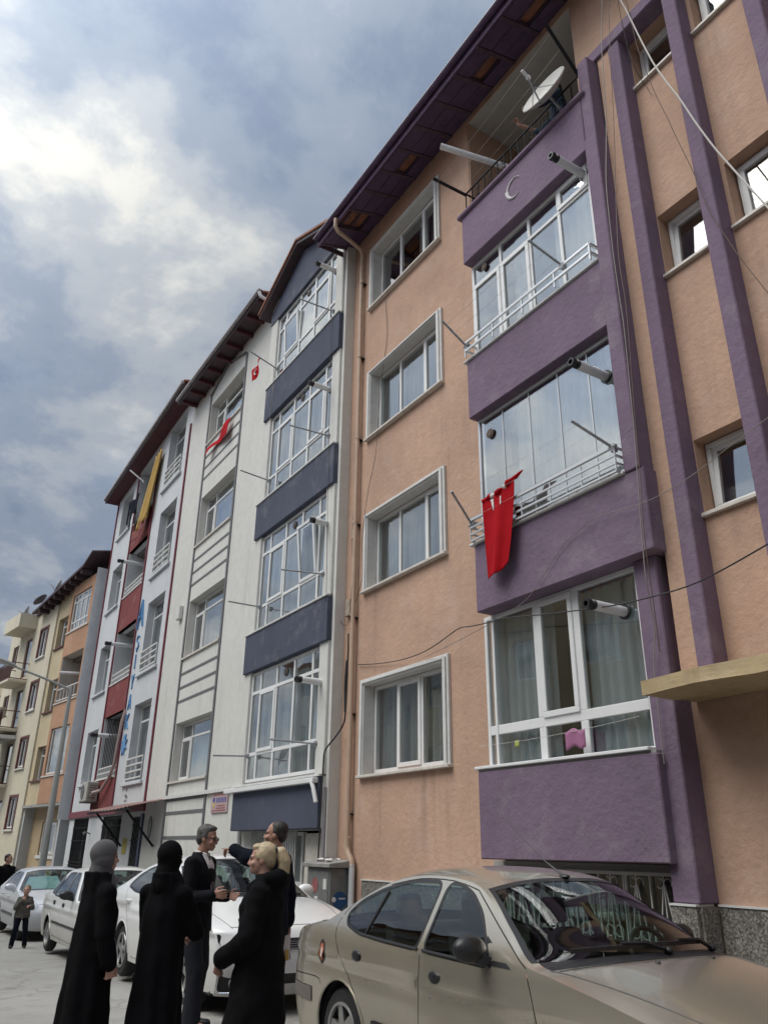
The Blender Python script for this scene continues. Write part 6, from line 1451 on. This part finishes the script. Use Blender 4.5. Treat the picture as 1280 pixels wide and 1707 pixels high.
# flag over the balcony rail
def rail_flag():
    t = thing('flag', 'red flag with white crescent draped over white balcony rail', 'flag', (5.95, 6.9, 5.55))
    def P(u, v, off=0.):
        w = .62-.20*v**1.3; y = 7.20-.04*v-u*w; z = 5.66+.012*sin(u*9)+.10*u**3*(1-v)-v*(1.04-.22*max(0., u-.35)**1.5)
        x = 5.925+.034*sin(u*8.5+.9*v)*(.3+.7*v)+.007*sin(u*19+2*v)*(.4+.6*v)-.02*v+off
        return (x, y, z)
    cloth('banner', P, 44, 50, REDC, t)
    cr = lambda u, v: P(.27+.10*u+.05*v, .035+.17*v, -.006); cloth('crescent', cr, 8, 12, WHITEC, t, .003, keep=lambda u, v: .5-.5*(1-v)**.7 < u < .5+.5*(1-v)**.7)
    cloth('star', lambda u, v: P(.60+.03*u, .07+.11*v, -.006), 3, 8, WHITEC, t, .003)
    m = MB(); pts = [P(u/12, 0.) for u in range(13)]; m.tube([(x+.02*sin(i*1.7), y, z+.012) for i, (x, y, z) in enumerate(pts)]+[(5.93, 6.42, 5.80)], [.028+.008*sin(i*2.1) for i in range(13)]+[.010], 9); m.obj('rolled_edge', REDC, t, smooth=True)
    m = MB(); p = P(.72, 0.); m.ell((p[0]+.005, p[1], p[2]+.012), .034, .035, .033, 10, 8); p = P(.33, 0); m.ell((p[0], p[1], p[2]+.01), .034, .045, .032, 10, 8); m.obj('white_fold', WHITEC, t, smooth=True)
rail_flag()
def blown_flag():
    t = thing('flag', 'red cloth blown sideways under a window of the white block', 'flag', (6.4, 19.2, 12.3))
    def P(u, v):
        y = 18.42+1.62*u; z = 12.50-.28*u-(.62-.28*u)*v+.05*sin(u*9+2*v); return (6.36-.10*sin(u*7+v*2)*(.3+u*.4)-.05*v, y, z)
    cloth('banner', P, 40, 16, REDC, t, keep=lambda u, v: v < .98-.45*abs(sin(u*2.4)))
blown_flag()
def arm_flag():
    t = thing('flag', 'small red flag with white crescent hung on a clothesline pole', 'flag', (6.0, 15.8, 12.5))
    def P(u, v): return (5.98-.04*sin(u*8+v*3), 15.52+.46*u+.10*v, 12.66-.12*u-.42*v*(.55+.45*sin(u*PI))+.02*sin(u*12))
    cloth('banner', P, 22, 16, REDC, t)
    m = MB(); c = Vector(P(.45, .5))-Vector((.05, 0, 0)); m.tube([c+Vector((0, -.075*cos(a), .075*sin(a))) for a in [R(55)+R(250)*j/14 for j in range(15)]], [.004+.016*sin(PI*j/14) for j in range(15)], 6); m.obj('crescent', WHITEC, t, smooth=True)
arm_flag()
# laundry of the burgundy block
def laundry():
    t = cloth('yellow_curtain', lambda u, v: (6.34-.06*sin(u*19+v)-.10*v, 25.35+.9*v*.6+(u-.2)*1.25*(.62+.38*v), 14.5-.10*u-2.45*v+.08*sin(u*11)*v), 30, 16, YELC); tag(t, 'long yellow curtain hanging out over burgundy balcony', 'laundry')
    t = thing('hung_clothes', 'dark navy garment hung from the burgundy balcony', 'laundry', (6.2, 27.6, 13.))
    cloth('jacket', lambda u, v: (6.2-.06*sin(u*9+v*2), 27.05+1.05*u, 13.55-.22*abs(u-.5)-1.15*v+.05*sin(u*7)), 20, 16, NAVYC, t, keep=lambda u, v: not (v > .55 and .42 < u < .58) and not (v > .75 and u < .25))
    cloth('sleeve', lambda u, v: (6.17-.04*sin(u*5), 28.05+.22*u+.10*v, 13.45-.85*v), 6, 10, NAVYC, t)
    t = cloth('red_cloth', lambda u, v: (6.22-.04*sin(u*8), 26.05+1.2*u, 12.05-.14*u-.35*v), 16, 8, plain('dull_red_cloth', (.22, .06, .05), .8)); tag(t, 'dull red cloth below the yellow curtain', 'laundry')
    bracket((6.42, 27.65, 14.2), (5.95, 28.05, 14.72), 'pale rod under the burgundy eave above dark garment', .03, PIPEW)
laundry()
# flues
for y, z, x0, x1, r, lb in ((5.20, 9.66, 6.22, 5.62, .054, 'white flue with black end above the top bay window of the orange block'), (5.20, 6.56, 6.2, 5.62, .054, 'white flue with black end beside the frameless glazed balcony'), (5.40, 3.84, 6.3, 5.72, .054, 'white flue with hollow end through the lowest bay window'),
                            (12.22, 13.1, 6.27, 5.75, .056, 'white flue with black end on the top glazed bay of the white block'), (12.22, 10.09, 6.27, 5.75, .056, 'white flue with black end on third floor glazed bay of the white block'), (12.02, 7.08, 6.27, 5.85, .056, 'white flue with black end on second floor glazed bay of the white block'), (12.02, 4.16, 6.27, 5.72, .056, 'white flue with black end on lowest glazed bay of the white block')):
    flue(y, z, x0, x1, lb, r)
for z, lb in ((4.95, 'grey flue of the lowest burgundy loggia'), (8.05, 'grey flue of the second burgundy loggia'), (11.1, 'grey flue of the third burgundy loggia')):
    t = flue(28.0, z, 7.1, 6.0, lb, .07, 0., .1)
# clothesline poles: base, tip
for a, b, lb in (((6.0, 5.52, 8.30), (5.62, 5.70, 8.66), 'metal clothesline pole at right end of the upper white rail'), ((6.0, 7.48, 8.24), (5.62, 7.55, 8.58), 'metal clothesline pole at left end of the upper white rail'), ((6.0, 5.06, 5.52), (5.55, 5.20, 5.78), 'metal clothesline pole at right end of the flag balcony rail'), ((6.0, 7.5, 5.45), (5.55, 7.35, 5.78), 'metal clothesline pole at left end of the flag balcony rail'),
                 ((6.15, 14.85, 12.01), (5.5, 15.0, 12.35), 'metal pole carrying the small red flag'), ((6.2, 12.16, 11.97), (5.55, 12.5, 12.25), 'metal pole at right of the top glazed bay'), ((6.15, 14.8, 9.05), (5.5, 14.95, 9.2), 'metal pole at left of the third floor glazed bay'), ((6.2, 12.12, 8.97), (5.5, 12.45, 9.15), 'metal pole at right of the third floor glazed bay'),
                 ((6.15, 14.8, 6.15), (5.5, 14.95, 6.2), 'metal pole at left of the second floor glazed bay'), ((6.2, 12.1, 6.12), (5.5, 12.4, 6.16), 'metal pole at right of the second floor glazed bay'), ((6.15, 14.88, 3.18), (5.5, 15.0, 3.16), 'metal pole at left of the lowest glazed bay'), ((6.2, 12.1, 3.15), (5.5, 12.4, 3.2), 'metal pole at right of the lowest glazed bay')):
    bracket(a, b, lb, .016)
def lines(p, q, n, dz, label):
    t = thing('clothesline', label, 'clothesline', p, 0, 'thin clotheslines between arms')
    for i in range(n):
        f = (i+.6)/n; a = Vector(p[0]).lerp(Vector(p[1]), f); b = Vector(q[0]).lerp(Vector(q[1]), f); MB().tube([a.lerp(b, s/8)-Vector((0, 0, dz*4*(s/8)*(1-s/8))) for s in range(9)], .0022, 4).obj('line', CABLEW, t)
def lines_(a0, a1, b0, b1, n, dz, label):
    t = thing('clothesline', label, 'clothesline', a0, 0, 'thin clotheslines between arms')
    for i in range(n):
        f = (i+.6)/n; a = Vector(a0).lerp(Vector(a1), f); b = Vector(b0).lerp(Vector(b1), f); MB().tube([a.lerp(b, s/8)-Vector((0, 0, dz*4*(s/8)*(1-s/8))) for s in range(9)], .0022, 4).obj('line', CABLEW, t)
lines_((6.0, 5.52, 8.30), (5.62, 5.70, 8.66), (6.0, 7.48, 8.24), (5.62, 7.55, 8.58), 3, .02, 'thin white clotheslines in front of the upper white rail')
lines_((6.0, 5.06, 5.52), (5.55, 5.20, 5.78), (6.0, 7.5, 5.45), (5.55, 7.35, 5.78), 3, .03, 'thin white clotheslines in front of the flag balcony')
lines_((6.1, 5.0, 11.3), (5.55, 4.98, 11.75), (6.1, 7.5, 11.2), (5.55, 7.62, 11.32), 3, .03, 'thin clotheslines in front of the top balcony')
lines_((6.16, 5.25, 2.74), (6.14, 5.25, 2.76), (6.16, 7.7, 2.70), (6.14, 7.7, 2.70), 1, .03, 'thin clothesline across the lowest bay window')
t = cloth('pink_cloth', lambda u, v: (6.15-.01*sin(u*9), 5.98+.28*u, 2.72-.02*sin(u*8)-.18*v), 10, 5, plain('pink_cloth', (.33, .13, .24), .8)); tag(t, 'small pink cloth pegged on the line at the lowest bay window', 'cloth')
t = cloth('peg_bag', lambda u, v: (6.15, 7.0+.07*u, 2.70-.07*v), 3, 3, plain('yellow_green', (.38, .42, .10), .7)); tag(t, 'tiny yellow peg bag hanging on the same line', 'peg bag')
t = tag(MB().cyl((6.75, 7.05, 11.72), (5.66, 7.56, 12.06), .05, .05, 14).obj('white_tube', PIPEW, None, smooth=True), 'long white tube poking out at left end of top balcony', 'tube')
# crescent on the top parapet
q = MB(); c = Vector((6.045, 6.33, 10.33)); n = 26
q.tube([c+Vector((-.004, -.15*cos(a), .17*sin(a))) for a in [R(38)+R(264)*j/n for j in range(n+1)]], [.004+.030*sin(PI*j/n)**2*(1 if j > 13 else .35) for j in range(n+1)], 7)
tag(q.obj('crescent_ornament', PVCW, None, smooth=True), 'cream crescent ornament on the purple top parapet', 'ornament')
# satellite dishes
def dish(label, c, axis, r, mat, foot, group='satellite dishes on roofs and balconies'):
    c, ax = Vector(c), Vector(axis).normalized(); t = thing('satellite_dish', label, 'satellite dish', foot, 0, group)
    MB().lathe([(.16*r*(q/8)**2*2.2, r*q/8) for q in range(9)]+[(.16*r*2.2-.012, r*1.01)]+[(.16*r*(q/8)**2*2.2-.012, r*q/8) for q in range(7, -1, -1)], c, ax, 28).obj('reflector', mat, t, smooth=True)
    dn = (Vector((0, 0, -1))-ax*ax.dot(Vector((0, 0, -1)))).normalized(); b = c+dn*r*.9+ax*.2*r; l = c+ax*r*1.15+dn*r*.25
    MB().tube([b, b.lerp(l, .5), l], .012, 6).obj('feed_arm', STEEL, t); m = MB(); m.cyl(l-ax*.02, l+ax*.10, .022, .022, 10); m.ell(l-ax*.03, .035, .035, .035, 10, 8); m.obj('receiver_head', PIPEW, t, smooth=True)
    for s in (-1, 1): e = ax.cross(dn).normalized(); MB().cyl(c+e*s*r*.7+dn*r*.2+ax*.1*r, b.lerp(l, .55), .006, .006, 5).obj('stay', STEEL, t)
    MB().tube([c-ax*.02, c-ax*.10, Vector(foot)+Vector((0, 0, .12)), Vector(foot)], .02, 8).obj('mount', STEEL, t)
dish('white satellite dish clamped outside the top balcony railing', (5.95, 5.42, 11.16), (-.86, -.06, .34), .37, plain('dish_white', (.52, .51, .48), .5, var=.1, scale=6), (6.06, 5.34, 10.80))
def DEp(x, t, z): p = Matrix.Translation((CX, CY, 0)) @ Matrix.Rotation(TH, 4, 'Z') @ Vector((x, t, z)); return (p.x, p.y, p.z)
dg = plain('dish_grey', (.17, .16, .17), .5, var=.1)
dish('pale satellite dish at the near end of the terracotta roof', DEp(.4, 6.0, 12.70), (-.93, .12, .33), .34, MATS['dish_white'], DEp(.4, 5.9, 11.4)); dish('dark grey satellite dish on the roof edge between terracotta and cream blocks', DEp(.3, 8.2, 12.45), (-.62, .30, .72), .36, dg, DEp(.3, 8.1, 11.5))
dish('pale satellite dish on the cream block roof, far left', DEp(.2, 9.9, 12.25), (-.93, .10, .33), .34, MATS['dish_white'], DEp(.2, 9.8, 11.5)); dish('white satellite dish on a cream block balcony', DEp(-.75, 7.6, 6.75), (-.5, .6, .6), .45, MATS['dish_white'], DEp(-.7, 7.5, 6.3))
# street lamp
t = thing('street_lamp', 'grey steel street lamp with long tilted arm at left', 'street lamp', (4.77, 26.0, gz(26)))
MB().tube([(4.77, 26, gz(26)-.1), (4.77, 26, 1.5), (4.75, 26, 6.05)], [.11, .10, .055], 12).obj('pole', LAMPG, t, smooth=True); MB().tube([(4.75, 26, 5.98), (4.2, 25.98, 6.16), (3.0, 25.95, 6.50)], [.04, .035, .03], 9).obj('arm', LAMPG, t, smooth=True)
m = MB(); m.ell((2.72, 25.94, 6.60), .40, .13, .075, 16, 8, Matrix.Rotation(R(16), 3, 'Y')); m.obj('lamp_head', LAMPG, t, smooth=True); m = MB(); m.ell((2.66, 25.94, 6.57), .26, .10, .05, 14, 8, Matrix.Rotation(R(16), 3, 'Y')); m.obj('lamp_glass', PVCW, t, smooth=True); MB().cyl((2.40, 25.94, 6.68), (2.15, 25.94, 6.86), .008, .008, 5).obj('bird_spike', STEEL, t)
# rain pipe of the orange block
t = thing('rain_pipe', 'beige rain pipe down the orange wall turning white near the ground', 'pipe', (6.37, 11.3, .1))
MB().tube([(5.56, 10.98, 13.22), (5.56, 10.98, 13.02), (5.62, 10.99, 12.94), (6.0, 11.15, 13.0), (6.30, 11.27, 13.02), (6.375, 11.30, 12.95), (6.375, 11.30, 12.7), (6.375, 11.28, 8.0), (6.375, 11.26, 1.72)], .042, 12).obj('upper_pipe', PIPEB, t, smooth=True)
MB().tube([(6.375, 11.26, 1.71), (6.375, 11.26, 1.58), (6.372, 11.22, 1.49), (6.37, 11.12, 1.40), (6.37, 11.10, 1.30)], .047, 12).obj('elbow', PIPEB, t, smooth=True); MB().tube([(6.37, 11.10, 1.34), (6.37, 11.10, .05)], .045, 12).obj('lower_pipe', PIPEW, t, smooth=True)
for z in (12.2, 10.4, 8.6, 6.9, 5.2, 3.6, 2.1): MB().lathe([(-.03, .043), (-.03, .049), (.03, .049), (.03, .043)], (6.375, 11.28, z), (0, 0, 1), 12).obj('joint', PIPEB, t, smooth=True); bx('clip', IRON, t, 6.38, 6.448, 11.22, 11.34, z-.07, z-.05)
# cables
cable([(6.42, 11.14, 4.33), (6.4, 9.96, 4.17), (6.3, 9.03, 4.13), (6.05, 7.91, 4.2), (5.98, 7.4, 4.11), (5.95, 6.99, 4.09), (5.9, 5.5, 3.84), (5.9, 4.77, 3.77), (5.8, 4.04, 3.74), (5.2, 2.0, 3.9)], 'black cable sagging across the lowest bay window', .0075, CABLE, .015, 6)
cable([(6.42, 9.32, 4.09), (6.0, 7.31, 4.07), (6.02, 6.56, 4.22), (6.03, 5.94, 4.72), (6.0, 5.43, 4.86), (6.0, 4.71, 4.77), (6.1, 4.27, 4.89), (6.15, 3.94, 5.02), (5.9, 2.6, 5.2)], 'thin grey cable climbing across the purple parapet', .004, CABLEG, .01, 6)
cable([(6.2, 4.5, 12.9), (6.2, 4.29, 12.07), (6.15, 4.06, 10.99), (6.1, 3.88, 10.16), (6.1, 3.63, 9.31), (6.1, 3.42, 8.5), (6.1, 3.19, 7.83), (6.0, 2.4, 5.6)], 'pale white cable running diagonally across the right pilasters', .010, CABLEW, 0., 6, .006)
cable([(6.18, 4.42, 12.9), (6.16, 4.62, 11.41), (6.14, 4.68, 10.17), (6.0, 4.72, 8.94), (6.0, 4.74, 7.6), (6.0, 4.72, 7.04), (6.0, 4.76, 5.71), (6.0, 4.84, 4.45), (6.0, 4.86, 4.02), (6.15, 4.94, 3.59), (6.15, 5.02, 3.2), (6.16, 5.04, 2.3)], 'dark cable hanging down the purple column', .006, CABLEG, 0., 6, .008)
cable([(6.18, 4.36, 12.9), (6.16, 4.51, 11.01), (6.14, 4.63, 9.53), (5.98, 4.66, 7.85), (5.98, 4.64, 7.16), (5.98, 4.74, 5.28), (5.98, 4.80, 4.38), (6.12, 4.9, 3.3)], 'second loose brown cable beside the purple column', .005, plain('brown_cable', (.12, .08, .06), .6), 0., 6, .01)
cable([(6.2, 4.2, 12.6), (6.2, 4.14, 10.85), (6.2, 3.98, 9.78), (6.2, 3.86, 9.17), (6.2, 3.69, 8.25), (6.2, 3.63, 7.77), (6.2, 3.43, 7.07), (6.1, 2.9, 5.6)], 'thin brown cable slanting past the small windows', .0045, MATS['brown_cable'], 0., 6, .01)
cable([(6.2, 4.3, 12.4), (6.2, 4.29, 11.58), (6.2, 4.26, 10.76), (6.4, 4.24, 10.44), (6.4, 4.18, 10.19)], 'short loose cable by the top small window', .004, CABLE, 0., 6, .012)
cable([(6.43, 10.45, 11.23), (6.43, 10.36, 10.35), (6.43, 10.58, 9.41), (6.38, 10.62, 7.95), (6.34, 10.77, 7.42), (6.36, 10.92, 7.01), (6.38, 11.05, 6.47), (6.38, 10.98, 5.78), (6.38, 11.2, 5.41)], 'thin black cable wandering down beside the moulded windows', .0045, CABLE, 0., 6, .006)
cable([(6.38, 11.42, 4.9), (6.38, 11.42, 4.4), (6.38, 11.43, 3.96), (6.36, 11.42, 3.47), (6.34, 11.50, 3.34), (6.28, 11.60, 3.2), (6.17, 11.74, 3.01), (6.16, 11.74, 2.55), (6.16, 11.76, 1.93), (6.16, 11.78, 1.34)], 'thick black cable bundle crossing to the grey bay corner', .014, CABLE, 0., 6, .006)
cable([(6.38, 11.45, 4.45), (6.37, 11.47, 4.0), (6.37, 11.44, 3.6)], 'short stub of thick black cable beside the rain pipe', .022, CABLE, 0., 6, .004)
cable([(6.3, 11.77, 6.1), (6.3, 11.76, 5.48), (6.38, 11.7, 5.15), (6.4, 11.52, 5.05), (6.4, 11.44, 5.3)], 'looped thin cable into the small wall box', .005, CABLE, 0., 6, .004)
cable([(6.12, 12.08, 11.8), (6.12, 12.04, 10.66), (6.12, 11.98, 9.24), (6.13, 11.90, 7.3), (6.13, 11.86, 6.64), (6.14, 11.84, 5.52)], 'thin cable down the right edge of the slate blue bay', .005, CABLE, 0., 6, .012)
cable([(6.1, 14.95, 12.14), (6.1, 14.9, 11.27), (6.14, 15.07, 10.73)], 'pale cord hanging over the top slate blue parapet', .006, CABLEG, 0., 5, .006)
cable([(6.4, 11.36, 8.2), (6.4, 11.40, 7.2), (6.4, 11.44, 6.7), (6.41, 11.40, 6.0), (6.41, 11.44, 5.45)], 'thin cable between the two wall boxes', .004, CABLE, 0., 6, .01)
tag(bx('wall_box', plain('box_beige', (.33, .27, .21), .6, var=.2), None, 6.37, 6.448, 11.40, 11.56, 5.22, 5.52, bevel=.01), 'beige junction box beside the rain pipe', 'junction box'); tag(bx('wall_box', MATS['box_beige'], None, 6.39, 6.448, 11.36, 11.46, 6.62, 6.80, bevel=.01), 'tiny beige box above the junction box', 'junction box')
tag(MB().tube([(6.06, 11.95, 2.56), (6.06, 11.86, 2.45), (6.08, 11.78, 2.22)], .035, 8).obj('drain_stub', PIPEW, None, smooth=True), 'short white drain stub under the slate blue bay ledge', 'pipe')
t = thing('corner_pipe', 'grey conduit up the near corner of the slate blue bay', 'pipe', (6.2, 11.74, 0)); MB().tube([(6.22, 11.76, .05), (6.22, 11.76, 2.45)], .03, 8).obj('conduit', GUT, t, smooth=True); bx('corner_cover', WHITEP, t, 6.25, 6.448, 11.70, 11.796, .05, 13.6)
# street cabinet
t = thing('utility_cabinet', 'grey street utility cabinet with stickers beside the rain pipe', 'cabinet', (6.2, 11.5, .1))
bx('case', CABG, t, 6.05, 6.40, 11.17, 11.90, .08, 1.29, bevel=.01); MB().hexa([(5.99, 11.10, 1.292), (6.42, 11.10, 1.292), (6.42, 11.97, 1.292), (5.99, 11.97, 1.292)], [(5.99, 11.10, 1.35), (6.42, 11.10, 1.40), (6.42, 11.97, 1.40), (5.99, 11.97, 1.35)]).obj('lid', plain('cabinet_lid', (.26, .255, .24), .7, var=.25), t, bevel=.008)
bx('door', CABG, t, 6.042, 6.049, 11.21, 11.86, .14, 1.24, bevel=.003)
MB().lathe([(0, 0), (0, .115), (.004, .115), (.004, 0)], (6.22, 11.169, .86), (0, -1, 0), 26).obj('blue_sticker', BLUES, t); MB().lathe([(0, 0), (0, .035), (.003, .035), (.003, 0)], (6.12, 11.164, .87), (0, -1, 0), 16).obj('sticker_logo', WHITEC, t)
q = MB(); [q.box(6.20+i*.016, 6.212+i*.016, 11.161, 11.164, .872, .892) for i in range(7)]; q.obj('sticker_text', WHITEC, t)
MB().lathe([(0, 0), (0, .10), (.004, .10), (.004, 0)], (6.041, 11.62, 1.05), (-1, 0, 0), 20).obj('faded_red_sticker', plain('faded_red', (.30, .10, .10), .7, var=.4, scale=20), t); bx('label_plate', PVCW, t, 6.037, 6.041, 11.26, 11.36, 1.0, 1.14); bx('paper_scrap', WHITEC, t, 6.036, 6.040, 11.52, 11.62, .74, .90)
t = thing('litter_bottle', 'yellow and blue cleaning bottle tied to the utility cabinet', 'bottle', (5.98, 11.6, .6)); m = MB(); m.lathe([(0, 0), (0, .05), (.14, .055), (.17, .03), (.20, .02), (.2, 0)], (5.985, 11.58, .52), (0, 0, 1), 14); m.obj('bottle', plain('bottle_yellow', (.55, .55, .10), .4), t, smooth=True); MB().lathe([(0, .056), (0, .0565), (.07, .0575), (.07, .056)], (5.985, 11.58, .55), (0, 0, 1), 14).obj('bottle_label', BLUES, t); MB().cyl((5.985, 11.58, .72), (5.985, 11.58, .75), .022, .022, 10).obj('cap', PVC, t)
t = thing('litter', 'crumpled white scraps lying on the utility cabinet lid', 'litter', (6.2, 11.5, 1.4))
rnd = random.Random(5)
for i in range(6): m = MB(); m.ell((6.1+rnd.random()*.25, 11.2+rnd.random()*.6, 1.395+.012*rnd.random()), .03+.03*rnd.random(), .03+.05*rnd.random(), .018, 7, 5); m.v = [(x+rnd.uniform(-.008, .008), y+rnd.uniform(-.008, .008), z+rnd.uniform(-.004, .004)) for x, y, z in m.v]; m.obj('scrap', WHITEC if i else BLACKP, t)
